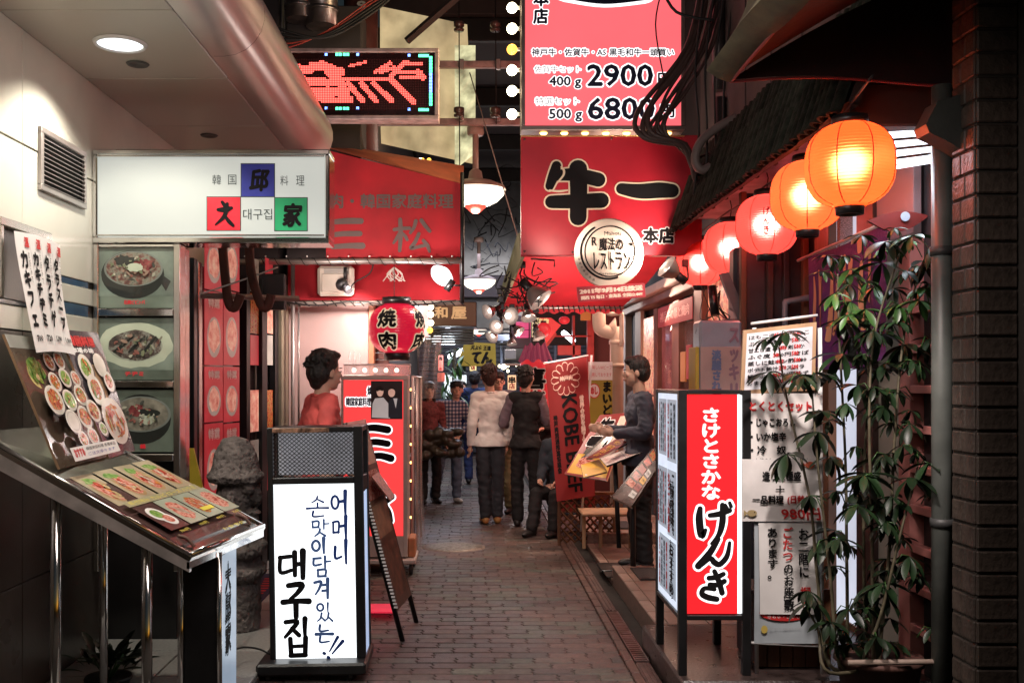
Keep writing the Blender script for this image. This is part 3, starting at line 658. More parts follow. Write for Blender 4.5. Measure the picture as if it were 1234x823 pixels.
# inner left door part (Y 5.9-7.1), dark frames and red glow
df = thing('entrance_frame', 'chrome and black door frame beside the food photo panels under the white sign', 'door frame', (-2.0,6.5,0))
for (p0,p1,Y,m) in ((219,224,5.95,chrome2),(226,234,6.4,black),(235,240,6.6,chrome2)):
    bx(X_(p0,Y),X_(p1,Y),Y,Y+.08,.05,2.4,m,.004).build('post', df)
bx(-2.19,X_(219,6.1),6.0,6.06,.05,2.4,blackm).build('backing', df)
bx(X_(241,7.4),X_(247,7.4),7.4,7.42,1.0,1.95,mat('menu_strip',(.55,.45,.45),.4,es=.12,var=.2),.002).build('menu_strip', df)
bx(X_(262,7.0),X_(346,8.4),8.3,8.38,2.2,2.5,mat('dark_header',(.02,.018,.02),.5),.01).build('header', df)
yb = tag(MB().slab([W(228,540,6.2),W(233,540,6.2),W(247,600,6.2),W(229,600,6.2)],.02,mat('yellow_board',(.7,.55,.05),.5),n=V((0,-1,0))).build('yellow_board'),'narrow yellow board standing in the doorway behind the menu desk','sign')
# pink-white rear wall and its frame
bw = thing('rear_wall', 'pale pink rendered wall behind the man in the coral shirt', 'wall', (-1.3,9,0))
bx(X_(345,8.9),X_(444,8.9),8.9,9.0,-.02,Z_(362,8.9),mat('pink_render',(.56,.40,.37),.6,var=.06,scale=3,bump=.06),.005).build('wall_face', bw)
bx(X_(444.5,8.88),X_(451,8.88),8.86,9.0,0,Z_(364,8.9),mat('orange_post',(.5,.22,.12),.5),.004).build('post', bw)
bkm = mat('dark_red_brick',(.10,.04,.03),.6,var=.3,scale=20,rnd=.25,bump=.3)
pb = bx(0,.125,0,.1,0,.058,bkm,.004).mesh('brick')
for k in range(38): 
    inst(pb,'brick',bw,(X_(452,9.0),9.0,.002+k*.062))
mb = MB(); mb.tube([W(353,320,8.7),W(353,640,8.7)],.018,steel,8); mb.tube([W(360,365,8.75),W(360,520,8.75)],.01,steel,6); mb.build('conduit', bw)
mb = MB(); mb.box(X_(362,8.8),X_(440,8.8),8.8,8.9,Z_(520,8.8),Z_(498,8.8),mat('grey_unit',(.3,.27,.27),.5),.005); mb.build('cabinet', bw)
# building masses behind left
lb = thing('brick_building', 'dark multi-storey building rising behind the red awning on the alley\'s far side', 'building', (-3,14,0))
bx(-8,-1.72,8.95,13,-.02,7,mat('dark_facade',(.05,.04,.04),.8),.01).build('wall', lb)
bx(-8,-1.1,12.4,21.5,-.02,6,mat('dark_facade'),.01).build('wall', lb)
bx(-1.66,-.98,9.01,12.3,2.4,5.0,mat('dark_facade'),.01).build('wall', lb)
cor = MB()
for k in range(9): cor.box(X_(313,9.2)+k*.03,X_(313,9.2)+k*.03+.018,9.1,9.16,Z_(90,9.2),6,steel,.006)
cor.build('corrugated_cladding', lb)['kind'] = 'stuff'
ducts = [(362,.13),(388,.14)]
for i,(px,r) in enumerate(ducts):
    Y=8.9; mb = MB().tube([W(px,-60,Y),W(px,25+i*8,Y)],r,mat('duct_metal',(.38,.33,.32),.35,.9,var=.25,scale=8,bump=.2,bscale=10),16)
    mb.tube([W(px,8+i*4,Y),W(px,12+i*4,Y)],r+.012,MATS['duct_metal'],16)
    o = mb.build('air_duct'); tag(o,['thinner silver air duct next to the corrugated cladding above the LED sign','wider silver air duct next to the dark red column above the LED sign'][i],'duct')
cl = thing('steel_column','dark red round steel column rising behind the LED sign','column',W(435,180,9.6))
MB().tube([W(435,185,9.6),W(435,-60,9.6)],.165,mat('column_red',(.10,.03,.025),.5,var=.3,scale=5),20).build('shaft',cl)
P = front(cl,420,-5,450,30,9.41,name='lettering'); P.text('8',430,2,441,12,mat('grey_print'),bold=.6); P.done()
# ================= right side: brick pillar, pipe, canopy =================
bk = mat('pillar_brick',(.060,.045,.036),.5,var=.25,scale=18,rnd=.22,bump=.35,bscale=50)
pl = thing('brick_pillar','dark tiled brick pillar at the alley edge beside the grey downpipe','pillar',(2.3,4.3,0))
bx(2.145,2.9,4.215,4.42,0,3.6,mat('brick_mortar',(.035,.03,.025),.9),.002).build('core', pl)
mb = MB(); mb.box(2.318,3.4,4.05,4.213,0,3.6,MATS['brick_mortar'],.002); mb.build('core', pl)
bf = bx(.004,.176,-.012,.012,.005,.094,bk,.006).mesh('brick'); bl1 = bx(-.008,.008,.004,.118,.005,.094,bk,.005).mesh('brick'); bl2 = bx(-.008,.008,.004,.08,.005,.094,bk,.005).mesh('brick'); bw1 = bx(.004,.2,-.01,.01,.005,.094,bk,.006).mesh('brick')
for k in range(34):
    z = k*.1; inst(bf,'brick',pl,(2.138,4.212,z))
    if k%2: inst(bl1,'brick',pl,(2.142,4.21,z)); inst(bl2,'brick',pl,(2.142,4.328,z))
    else: inst(bl2,'brick',pl,(2.142,4.21,z)); inst(bl1,'brick',pl,(2.142,4.291,z))
    inst(bw1,'brick',pl,(2.325+.0,4.045,z))
dp = thing('downpipe','grey vertical downpipe running down beside the brick pillar','pipe',(2.14,4.52,0))
dpm = mat('downpipe_grey',(.105,.115,.105),.45,var=.2,scale=5)
MB().tube([(2.145,4.52,0),(2.145,4.52,2.95)],.046,dpm,16).build('pipe',dp)
for z in (.95,2.18,): MB().tube([(2.145,4.52,z),(2.145,4.52,z+.04)],.052,mat('pipe_clamp',(.05,.05,.05),.5),16).build('clamp',dp)
hd = thing('pipe_hood','dark angular rainwater hood at the top of the grey downpipe','hood',(2.2,4.36,2.55))
mb = MB(); Yh=4.33
mb.add([W(1116,150,Yh),W(1130,122,Yh),W(1166,112,Yh),W(1166,185,Yh),W(1138,168,Yh),W(1120,160,Yh)]+[p+V((0,.12,0)) for p in (W(1116,150,Yh),W(1130,122,Yh),W(1166,112,Yh),W(1166,185,Yh),W(1138,168,Yh),W(1120,160,Yh))],[(0,1,2,3,4,5),(11,10,9,8,7,6)]+[(i,(i+1)%6,6+(i+1)%6,6+i) for i in range(6)],mat('hood_grey',(.06,.065,.06),.5,bump=.1))
mb.build('hood',hd)
# canopy
cn = thing('fabric_canopy','large dark maroon canopy with olive rolled edge hanging over the upper corner','awning',(1.7,3.5,3.0))
under = mat('canopy_maroon',(.028,.006,.006),.85,var=.3,scale=4,bump=.3,bscale=8); olive = mat('canopy_olive',(.075,.068,.036),.85,var=.35,scale=5,bump=.4,bscale=9)
def cnp(u,v):  # u across to wall, v along to the camera
    return V((1.19+1.15*u, 4.54-3.6*v, 3.0+.62*u+.03*sin(v*14+u*3)))
MB().grid(cnp,8,20,under).build('canopy_sheet',cn)
MB().grid(lambda u,v: V((1.19+1.15*u,4.545,2.985+.02*sin(u*5)+(.635*u)*v)),10,3,under).build('end_panel',cn)
MB().grid(lambda u,v: V((1.08+.13*sin(u*2.2)+.10*u**2+.012*sin(v*21),4.55-3.6*v,3.03+.40*u-.06*sin(u*pi)*0+.02*sin(v*17))),6,24,olive).grid(lambda u,v: V((1.08+.12*u,4.55-3.6*v,3.03+.02*sin(v*17)-.055*sin(u*pi/2)))if u>0 else V((1.08+.012*sin(v*21),4.55-3.6*v,3.03+.02*sin(v*17))),4,24,olive).build('rolled_edge',cn)
MB().tube([(1.197,4.54-.3*k,2.982+.004*sin(k)) for k in range(12)],.008,mat('piping_red',(.22,.03,.03),.6),6).tube([(1.19+.115*k,4.552,2.978+.02*sin(.5*k)) for k in range(11)],.007,MATS['piping_red'],6).build('piping',cn)
# tiled eave
ev = thing('tiled_eave','steep mossy tiled eave sloping back above the row of paper lanterns','roof',(1.65,5.8,2.7))
tm = mat('moss_tile',(.018,.021,.015),.8,var=.5,scale=14,rnd=.35,spec=.15,bump=.6,bscale=40)
def arch(L):
    mb = MB(); n=6
    vs=[]
    for (d,r,o_) in ((0,.050,0),(L*.9,.046,0),(L,.052,.006)):
        for k in range(n+1):
            t=pi*k/n; vs.append(V((-o_-r*sin(t)*.85, r*cos(t), -d)))
    mb.add(vs,[(a*(n+1)+k,a*(n+1)+k+1,(a+1)*(n+1)+k+1,(a+1)*(n+1)+k) for a in range(2) for k in range(n)],tm,True)
    b = [V((v.x*.75+.002,v.y*.75,v.z)) for v in vs[-(n+1):]]
    mb.add(vs[-(n+1):]+b,[(k,k+1,n+2+k,n+1+k) for k in range(n)],tm)
    mb.add([V((.0,-.056,0)),V((.0,.056,0)),V((.0,.056,-L*.97)),V((.0,-.056,-L*.97))],[(0,1,2,3)],tm); return mb.mesh('roof_tile')
am = arch(.27); tb, tt = V((1.73,0,2.88)), V((1.97,0,3.52)); sl_ = tt-tb; ang = math.atan2(sl_.x, sl_.z)
for i in range(37):
    yy = 4.62+i*.103
    for k in range(3):
        p = tb+sl_*((k+1)/3)+V((-.012*(2-k),0,0)); inst(am,'roof_tile',ev,(p.x+random.uniform(-.006,.006),yy,p.z+random.uniform(-.008,.008)),rot=(random.uniform(-.02,.02),ang-.03,0))
mb = MB(); mb.slab([(1.74,4.575,2.895),(1.74,8.42,2.895),(1.99,8.42,3.50),(1.99,4.575,3.50)],.05,mat('eave_board',(.03,.02,.018),.8),n=V((-.92,0,.38))).build('eave_board',ev)
bx(1.78,2.45,4.75,8.4,2.97,2.99,mat('eave_soffit',(.30,.30,.36),.5,var=.3,scale=5),.003).build('soffit',ev)
mb = MB()
for i in range(9): mb.box(1.80,1.84,4.8+i*.38,4.84+i*.38,2.90,2.968,mat('eave_board'),.003)
mb.build('bracket',ev)
# wall above eave & upper right building
rb = thing('upper_wall','dull pinkish wall above the tiled eave behind the hanging cables','building',(3,7,3))
bx(2.02,6,4.6,8.72,3.33,9,mat('upper_pink_wall',(.11,.075,.07),.8,var=.2,scale=3,bump=.15),.01).build('wall',rb)
bx(2.46,6,4.7,8.72,2.62,3.32,mat('upper_pink_wall'),.01).build('wall_lower',rb)
for i in range(6): bx(2.012,2.019,4.8+i*.62,4.82+i*.62,3.4,8.9,mat('seam_dark',(.05,.03,.03)),.001).build('panel_seam',rb)
# Genki restaurant front at X=2.25
gf = thing('timber_shopfront','timber restaurant front with lit white screen behind the leafy potted plant','shopfront',(2.3,5.6,0))
XF = 2.25
def yf(px): return XF*F/(px-CX)
def strip(nm, pa, pb, za, zb, m, off=0, t=.04): 
    return bx(XF+off,XF+off+t,yf(pb),yf(pa),za,zb,m,.003).build(nm, gf)
strip('post',985,1002,.0,2.9,wood,-.02,.08); strip('lit_screen',1004,1036,.17,2.62,mat('lit_screen_white',(.80,.84,1),.5,es=.5,var=.12,scale=2),.02)
strip('base_board',1004,1036,0,.17,wood,.01); strip('post',1036,1056,0,2.9,mat('dark_brown_post',(.06,.03,.025),.5,var=.3),-.02,.08)
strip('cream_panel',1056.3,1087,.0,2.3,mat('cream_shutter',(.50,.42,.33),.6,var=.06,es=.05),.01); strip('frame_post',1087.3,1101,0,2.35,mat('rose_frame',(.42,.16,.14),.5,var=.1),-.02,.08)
strip('backing',1101.3,1135,0,2.9,mat('dark_header'),.05); 
for k in range(9): bx(XF-.02,XF+.03,yf(1127),yf(1101.3),.35+k*.2,.39+k*.2,mat('rose_frame'),.003).build('slat',gf)
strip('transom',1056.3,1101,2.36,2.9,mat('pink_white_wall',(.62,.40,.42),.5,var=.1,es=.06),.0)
bx(2.33,5,4.5,6.9,-.02,3.3,mat('dark_header'),.01).build('wall_core',gf)
bx(1.90,2.33,6.86,6.9,0,2.9,mat('dark_panel',(.035,.03,.035),.4,var=.3),.003).build('side_panel',gf)
for (p,m) in ((893,wood),(925,mat('dark_brown_post')),(945,MATS['dark_panel']),(968,wood)): bx(X_(p,6.8),X_(p+7,6.8),6.80,6.855,0,2.9,m,.004).build('side_post',gf)
MB().tube([W(946,395,6.7),W(946,368,6.7),W(950,363,6.7),W(988,357,6.7)],.02,mat('grey_conduit',(.22,.22,.25),.4),8,spl=3).build('conduit',gf)
# big dark box next to lanterns & speckled wall
bx(X_(880,7.05),X_(962,7.05),6.95,7.1,Z_(375,7.05),Z_(300,7.05),mat('dark_box_metal',(.035,.035,.045),.35,var=.3),.02).build('duct_box',gf)
bx(X_(1012,5.9),X_(1032,5.9),5.9,5.95,Z_(300,5.9),Z_(255,5.9),mat('speckled_wall',(.32,.31,.30),.8,var=.5,scale=160),.002).build('speckled_strip',gf)
mb = MB()
lv = thing('louvre_light','bright white louvred ceiling light behind the nearest orange lantern','light',W(1090,205,5.3))
LQ = [W(1056,160,5.02),W(1123,156,4.72),W(1123,196,4.72),W(1056,207,5.02)]
MB().slab(LQ,.02,mat('lit_louvre',(.85,.9,1),.3,es=2.2,var=0)).build('diffuser',lv)
for k in range(1,4):
    a = k/4; MB().tube([LQ[0]*(1-a)+LQ[3]*a+V((-.02,-.02,0)), LQ[1]*(1-a)+LQ[2]*a+V((0,-.02,0))],.007,blackm,6).build('slat',lv)
lamp('AREA','louvre_light_source',W(1085,190,4.8),4,(.8,.88,1),sx=.35,sy=.25,target=(1.9,4.6,1.2))
rc = thing('red_board','thin dark red lens-shaped board with a round hole beside the downpipe','sign',W(1085,280,5.0))
n_=14; up = [W(1046+74*k/n_,266-8*sin(pi*k/n_)-6*k/n_,5.0) for k in range(n_+1)]; dn = [W(1120-74*k/n_,260+6*k/n_+ (16*sin(pi*k/n_)),5.0) for k in range(n_+1)]
mb = MB(); pts = up+dn[1:-1]; mb.add(pts+[p+V((0,.02,0)) for p in pts],[tuple(range(len(pts))),tuple(range(2*len(pts)-1,len(pts)-1,-1))]+[(i,(i+1)%len(pts),len(pts)+(i+1)%len(pts),len(pts)+i) for i in range(len(pts))],mat('board_red',(.22,.03,.025),.5,var=.2)).build('board',rc)
MB().lathe([(.001,0),(.024,0)],W(1091,261,4.99),mat('hole_pale',(.5,.6,.7),.4),axis=(0,-1,0),n=20).build('disc',rc)
# purple noren
nr = thing('noren_curtain','purple doorway curtain with pale brush lettering hanging from a rod','curtain',(2.18,5.75,1.7))
def npn(u,v): 
    y = 6.35-1.2*u; return V((2.16+.018*sin(u*19)*v+.012*sin(u*41+1)*v, y, 2.40+.03*u-(.69+.05*sin(u*3))*v+ (-.02*sin(u*pi))*(1-v)))
MB().grid(npn,40,10,mat('purple_cloth',(.11,.02,.13),.85,var=.15,scale=6,bump=.3,bscale=80)).build('cloth',nr)
MB().tube([(2.16,6.55,2.40),(2.16,5.1,2.435)],.011,mat('rod_pale',(.6,.55,.5),.4),8).build('rod',nr)
class Nor(Panel):
    lim = .02
    def pt(s,a,b,lift=None): return npn(a,b)+V((-(s.lift if lift is None else lift)-.002,0,0))
P = Nor(nr,(0,0,0),(0,-1,0),(0,-1,-1),(0,0,-1)); P.n=V((-1,0,0)); og = mat('noren_print',(.75,.36,.20),.7)
P.strokes([[(.09,.2,.02),(.10,.35,.035),(.085,.55,.05),(.08,.78,.03)],[(.16,.15,.02),(.17,.3,.03),(.165,.45,.03)],[(.2,.2,.02),(.19,.5,.05),(.17,.75,.03)],[(.34,.08,.03),(.345,.25,.04),(.33,.5,.05),(.3,.75,.04)],[(.28,.45,.04),(.36,.42,.05)],[(.42,.3,.03),(.40,.55,.05),(.36,.7,.04)],[(.52,.1,.04),(.52,.35,.05),(.50,.6,.05)],[(.6,.15,.04),(.58,.4,.05),(.6,.65,.05)],[(.70,.02,.06),(.70,.1,.05)],[(.72,.2,.03),(.71,.45,.05),(.73,.7,.05)],[(.82,.15,.04),(.8,.5,.06)]], og)
P.done()
# ================= noticeboard easel =================
YE = 5.0
ez = thing('notice_easel','white pipe easel carrying handwritten menu posters beside the red lit sign','notice board',(1.6,5.05,.135))
mb = MB()
for p in (911,990): mb.tube([W(p-2,395,YE+.03),W(p+1,812,YE+.03)],.011,white,8)
mb.tube([W(905,774,YE+.02),W(997,779,YE+.02)],.007,white,6); mb.tube([W(905,390,YE+.02),W(985,380,YE+.02)],.008,white,6); mb.build('pipe_frame',ez)
q=[W(896,398,YE),W(984,388,YE),W(982,470,YE),W(892,476,YE)]
wb = thing('whiteboard','small wood-framed whiteboard with handwritten black and red menu, topmost on the white easel','whiteboard',q[3])
MB().slab(q,.02,woodl,m2=woodl).build('frame',wb)
P = Panel(wb,*q,name='board_face'); P.rect(.05,.06,.95,.93,mat('whiteboard_face',(.72,.72,.76),.3)); P.name='lettering'
rows=['はも二造 450円 たこ','ぶりとろ造 480円 あぶ','甘エビ造 680円 剣いか','ふぐ皮 380円 さば','蒸しに鮭ポン酢 480','ポテト鮪汁 アスパラ','鯛かぶと煮 280円 ゆず','おまかせ造り 大阪店']
for i,t in enumerate(rows):
    P.text(t,.08,.10+i*.10,.9-.03*(i%3),.165+i*.10,ink,bold=.002,res=1)
    P.text(['450','480','680','380','480','250','280','500'][i],.42+.04*(i%3),.10+i*.10,.52+.04*(i%3),.16+i*.10,inkr,bold=.003,res=1); P.text('580',.7-.03*(i%2),.10+i*.10,.79-.03*(i%2),.16+i*.10,inkr,bold=.003,res=1)
P.done()
def sheet(x0,y0,x1,y1,Y,label,nm='paper_notice',m=paper,curl=.006,skew=0):
    th = thing(nm,label,'notice',W((x0+x1)/2,y1,Y))
    MB().grid(lambda u,v: W(x0+(x1-x0)*u+skew*v,y0+(y1-y0)*v,Y)+V((0,-curl*sin(u*5+v*4)*.5,0)),10,10,m).build('sheet',th)
    P = Panel(th,W(x0,y0,Y-.006),W(x1,y0,Y-.006),W(x1+skew,y1,Y-.006),W(x0+skew,y1,Y-.006),px=(x0,y0,x1,y1)); return th,P
th,P = sheet(896,474,988,600,YE-.004,'white notice sheet with red heading just below the whiteboard',m=mat('paper_cream',(.80,.77,.74),.6))
P.text('とくとくセット',904,484,978,495,inkr,bold=.6); P.text('・じゃこおろし',905,504,958,514,ink,bold=.4); P.text('・いか塩辛',905,521,947,531,ink,bold=.4); P.text('・冷　奴',905,537,947,547,ink,bold=.4); P.text('お好きな一品お選びください',910,552,980,558,ink,bold=.2,res=1); P.text('＋',934,562,944,571,ink,bold=.4); P.done()
th,P = sheet(894,553,991,628,YE-.016,'glossy white notice with two small fish drawings and price 980 yen',m=mat('paper_gloss',(.80,.77,.75),.25,coat=.5))
P.text('造り三種盛',919,568,965,579,ink,bold=.4); P.text('＋',935,585,945,594,ink,bold=.4); P.text('一品料理',907,597,944,607,ink,bold=.5); P.text('(日替り)',949,597,981,608,inkr,bold=.4); P.text('980円',943,612,989,626,inkr,bold=.45,skew=-.15)
for (a,b,m) in ((976,560,mat('fish_red',(.6,.12,.06))),(906,618,mat('fish_tan',(.4,.3,.15)))): P.disc(a,b,6,4,m,14); P.poly([(a-5,b),(a-10,b-4),(a-10,b+4)],m); P.disc(a+3,b-1,.8,.8,ink,6)
P.done()
th,P = sheet(909,628,990,775,YE+.008,'blue-grey printed poster with a red oval, lowest on the white easel','printed_poster',mat('poster_bluegrey',(.42,.47,.50),.45))
P.disc(946,738,31,10,inkr,24); P.text('きもち・おいしい',925,741,970,745,paper,res=1); P.disc(921,758,4,5,mat('poster_gold',(.6,.45,.1)),10); P.text('お酒は二十歳になってから 飲酒運転は法律で禁止されています',927,756,965,759,mat('grey_print'),res=1); P.done()
th,P = sheet(914,630,984,740,YE-.010,'white notice in vertical black and red brush writing below the 980 yen sheet',skew=2)
for t,x,y0,y1,m in (('お二階に',962,637,695,ink),('掘り',963,707,735,inkr),('ごたつ',943,635,675,inkr),('のお座敷',943,680,735,ink),('あります。',924,636,697,ink)): P.text(t,x,y0,x+12,y1,m,bold=.4,vert=True)
P.done()
ct = thing('wooden_crate','brown plank crate behind the foot of the white easel','crate',(1.65,5.2,.135))
bx(1.475,1.86,5.16,5.5,.14,.52,mat('dark_header'),.004).build('liner',ct)
for k in range(6): bx(1.47+k*.066,1.532+k*.066,5.13,5.155,.138,.53+.004*(k%3),wood,.004).build('plank',ct)
# ================= lit red "genki" sign =================
gs = thing('lit_sign','tall red lit sign box on black legs with black and white brush lettering','sign',(1.24,5.3,.135))
ga,gb,Yg = X_(826,4.99),X_(893,4.99),4.99
zb,zt = Z_(740,Yg),Z_(470,Yg); mb = MB(); x0=X_(818,Yg); x1=X_(906,Yg); y1=5.62
for (a,b) in ((x0,Yg),(x1-.045,Yg),(x0-.0,y1-.04),(x1-.045,y1-.04)): mb.box(a,a+.042,b,b+.04,.135,zt,black,.003)
mb.box(x0+.042,x1-.045,Yg,Yg+.04,zt-.02,zt,black,.003); mb.box(x0+.042,x1-.045,Yg,Yg+.04,zb-.03,zb-.005,black,.003)
mb.box(x0+.001,x0+.042,Yg+.04,y1-.04,zt-.02,zt-.001,black,.003); mb.box(x0+.001,x0+.042,Yg+.04,y1-.04,zb-.03,zb-.005,black,.003); mb.box(x0+.042,x1-.045,Yg+.041,y1,zt-.012,zt-.002,black,.003)
mb.build('frame',gs)
bx(ga+.0,gb-.014,Yg+.012,Yg+.03,zb+.0,zt-.022,glow_red,.002).build('front_panel',gs); bx(gb-.013,x1-.047,Yg+.016,Yg+.03,zb,zt-.022,glow_w,.001).build('edge_light',gs)
bx(x0+.008,x0+.02,Yg+.042,y1-.042,zb,zt-.022,mat('lit_menu_white',(.72,.80,.95),.4,es=.62,var=.08,scale=5),.001).build('side_panel',gs)
bx(x0+.05,x1-.05,Yg+.05,y1-.04,zb-.02,zt-.03,blackm,.002).build('case',gs)
P = front(gs,826,475,890,737,Yg+.012)
gt = (780,380,1/1.857)
P.text('さけとさかな',846,492,868,601,mat('glow_cream',(.95,.93,.9),.4,es=.8,var=0),bold=1.0,vert=True,skew=.0)
GK = [[(118,432,12),(116,455,17),(121,492,16),(130,480,9)],[(140,447,11),(160,444,13),(184,436,12)],[(168,424,12),(168,460,15),(160,490,12),(143,510,6)],[(174,424,8),(178,431,9)],[(184,419,8),(187,427,9)],
 [(158,500,12),(140,530,15),(114,560,16)],[(120,556,14),(140,543,12),(150,552,14),(162,556,13),(178,538,12),(184,508,8)],
 [(138,587,12),(155,585,12),(170,578,11)],[(140,602,12),(157,602,12),(172,594,12)],[(150,572,11),(160,595,13),(167,620,13)],[(150,612,10),(128,610,11),(122,622,13),(135,630,14),(155,634,13)]]
P.strokes(GK, ink, gt, out=glow_out, og=2.6); P.done()
P = Panel(gs,V((x0+.006,y1-.05,zt-.03)),V((x0+.006,Yg+.05,zt-.03)),V((x0+.006,Yg+.05,zb+.01)),V((x0+.006,y1-.05,zb+.01)),name='menu_sheet'); P.n=V((-1,0,0))
pg = mat('menu_sheet_grey',(.50,.56,.66),.5,es=.38,var=.06)
for (a,b,c,d) in ((.06,.02,.46,.30),(.5,.02,.95,.32),(.04,.36,.5,.66),(.52,.36,.95,.68),(.1,.7,.93,.97)): P.rect(a,b,c,d,pg)
P.name='lettering'
for (a,b,c,d,n_) in ((.06,.02,.46,.30,4),(.5,.02,.95,.32,3),(.04,.36,.5,.66,5),(.52,.36,.95,.68,2),(.1,.7,.6,.97,4)):
    for k in range(n_): 
        u=a+(c-a)*(k+.2)/n_; P.text('生ビール刺身盛合せ焼鳥'[k*2:k*2+7],u,b+.02,u+(c-a)/n_*.55,d-.02,ink if k%3 else inkr,vert=True,res=1,bold=.004)
P.text('旬の味',.68,.42,.88,.62,ink,bold=.02,vert=True); P.text('おすすめ',.68,.71,.88,.95,ink,bold=.02,vert=True); P.done()
# ================= unlit grey sign behind it =================
us = thing('unlit_sign','unlit grey-pink sign box with faded blue lettering behind the red lit sign','sign',(X_(866,6.5),6.55,1.5))
for a in ((842,846),(888,892)): pass
bx(X_(843,6.5),X_(894,6.5),6.5,6.7,Z_(520,6.5),Z_(386,6.5),mat('unlit_grey',(.36,.33,.38),.3,var=.08,coat=.4),.015).build('case',us)
bx(X_(844,6.5),X_(893,6.5),6.494,6.5,Z_(520,6.5),Z_(418,6.5),mat('unlit_peach',(.52,.33,.29),.35,var=.08),.001).build('print_field',us)
bx(X_(838,6.5),X_(842.7,6.5),6.5,6.7,Z_(520,6.5),Z_(418,6.5),mat('yellow_edge',(.6,.38,.05),.5),.003).build('edge',us)
P = front(us,843,386,894,520,6.492); P.text('淡麗され',858,422,869,470,mat('faded_blue',(.16,.20,.34),.5),bold=.8,vert=True); P.text('スッキリ',879,396,890,480,mat('faded_violet',(.30,.16,.20),.5),bold=.9,vert=True); P.done()
br = thing('lantern_bracket_box','grey slanted metal bracket box mounted above the unlit grey sign','bracket',W(885,470,6.9))
MB().box(X_(870,6.9),X_(892,6.9),6.85,6.94,Z_(470,6.9),Z_(385,6.9),mat('bracket_grey',(.13,.12,.13),.45),.01).build('case',br)
MB().slab([W(868,330,6.9),W(878,328,6.9),W(905,392,6.9),W(893,396,6.9)],.05,MATS['bracket_grey']).build('arm',br)
# ================= lanterns =================
def paper_mat(name, col, k=.5):
    m = bpy.data.materials.new(name); m.use_nodes=True; n=m.node_tree.nodes; l=m.node_tree.links; n.remove(n['Principled BSDF']); out=n['Material Output']
    t=n.new('ShaderNodeBsdfTranslucent'); t.inputs[0].default_value=(*col,1); r=n.new('ShaderNodeBsdfRefraction'); r.inputs[0].default_value=(*[c**.6 for c in col],1); r.inputs['Roughness'].default_value=.55; r.inputs['IOR'].default_value=1.35
    a=n.new('ShaderNodeMixShader'); a.inputs[0].default_value=k; l.new(t.outputs[0],a.inputs[1]); l.new(r.outputs[0],a.inputs[2])
    d=n.new('ShaderNodeBsdfDiffuse'); d.inputs[0].default_value=(*[c*.8 for c in col],1); b=n.new('ShaderNodeMixShader'); b.inputs[0].default_value=.25; l.new(a.outputs[0],b.inputs[1]); l.new(d.outputs[0],b.inputs[2]); l.new(b.outputs[0],out.inputs[0]); return m
pap_o = paper_mat('lantern_paper_orange',(.95,.27,.09)); pap_r = paper_mat('lantern_paper_red',(.95,.13,.10))
ribm = mat('lantern_rib',(.50,.07,.03),.6,var=0)
LI=[0]
def lantern(c, r, label, pap, energy, col, txt, rot=0):
    th = thing('paper_lantern',label,'paper lantern',c-V((0,0,r)),'round paper lanterns hanging in a row under the eave')
    NR=27; prof=[]
    for i in range(NR*3+1):
        t=-1+2*i/(NR*3); rr=r*(1-abs(t)**2.6)**(1/2.3) if abs(t)<1 else 0
        rr=max(rr,r*.36); rr+= -.0022*(1 if i%3==0 else 0)+.0012*(1 if i%3==1 else 0); prof.append((rr,t*r*.98))
    MB().lathe(prof,c,pap,n=40).build('paper_shade',th)
    mb=MB()
    for k in range(8):
        a=2*pi*k/8+rot; pts=[c+V((cos(a)*(p[0]+.001),sin(a)*(p[0]+.001),p[1])) for p in prof[2:-2:4]]; mb.tube(pts,.0028,ribm,4)
    mb.build('seam',th)
    zt_=r*.98; MB().lathe([(.001,zt_+.03),(r*.40,zt_+.03),(r*.42,zt_-.008),(r*.36,zt_-.012)],c,black,n=24).build('cap',th)
    MB().lathe([(r*.30,-zt_+.012),(r*.33,-zt_+.005),(r*.31,-zt_-.035),(r*.24,-zt_-.035),(r*.24,-zt_+.0)],c,black,n=24).build('base_ring',th)
    MB().tube([c+V((0,0,zt_+.03)),c+V((.01,0,zt_+.11)),c+V((0,0,2.965-c.z))],.004,blackm,5).build('cord',th)
    if txt:
        P=Panel(th,(0,0,0),(1,0,0),(1,0,-1),(0,0,-1))
        class LP(Panel):
            lim = .12
            def pt(s,a,b,lift=None):
                t=1-2*b; rr=r*(1-abs(t)**2.6)**(1/2.3); an=rot-pi/2+.2+ (a)*1.0; q=rr+.003+(s.lift if lift is None else lift); return c+V((cos(an)*q,sin(an)*q,t*r*.98))
        P=LP(th,(0,0,0),(1,0,0),(1,0,-1),(0,0,-1)); P.text(txt,txr[0],.28,txr[1],.72,inkr if txr[2] else ink,bold=.008,vert=True); P.done()
    lamp('POINT','lantern_bulb_light',c,energy*[.42,.40,.40,.42,.45][LI[0]],col,.06); LI[0]+=1
spec = [((1024,199),4.62,'nearest and largest orange paper lantern, hanging by the downpipe',pap_o,17,(1,.29,.14)),
 ((973,236),5.58,'second paper lantern, pale orange, partly hidden by the largest one',pap_o,16,(1,.38,.28)),
 ((924,271),6.49,'middle pinkish red paper lantern of the five with small brush lettering',pap_r,15,(1,.50,.48)),
 ((880,299),7.50,'fourth red paper lantern overlapping the smallest one',pap_r,15,(1,.46,.44)),
 ((844,317),8.57,'farthest and smallest red paper lantern beside the big red panel',pap_r,15,(1,.44,.42))]
for i,((px,py),Y,lb_,pp,en,cl_) in enumerate(spec):
    txr = (.78,.98,0) if i==0 else (-1.35,-1.15,1)
    lantern(W(px,py,Y),.200,lb_,pp,en,cl_,'げんき' if i in (0,2) else None,rot=.15+i*.3)
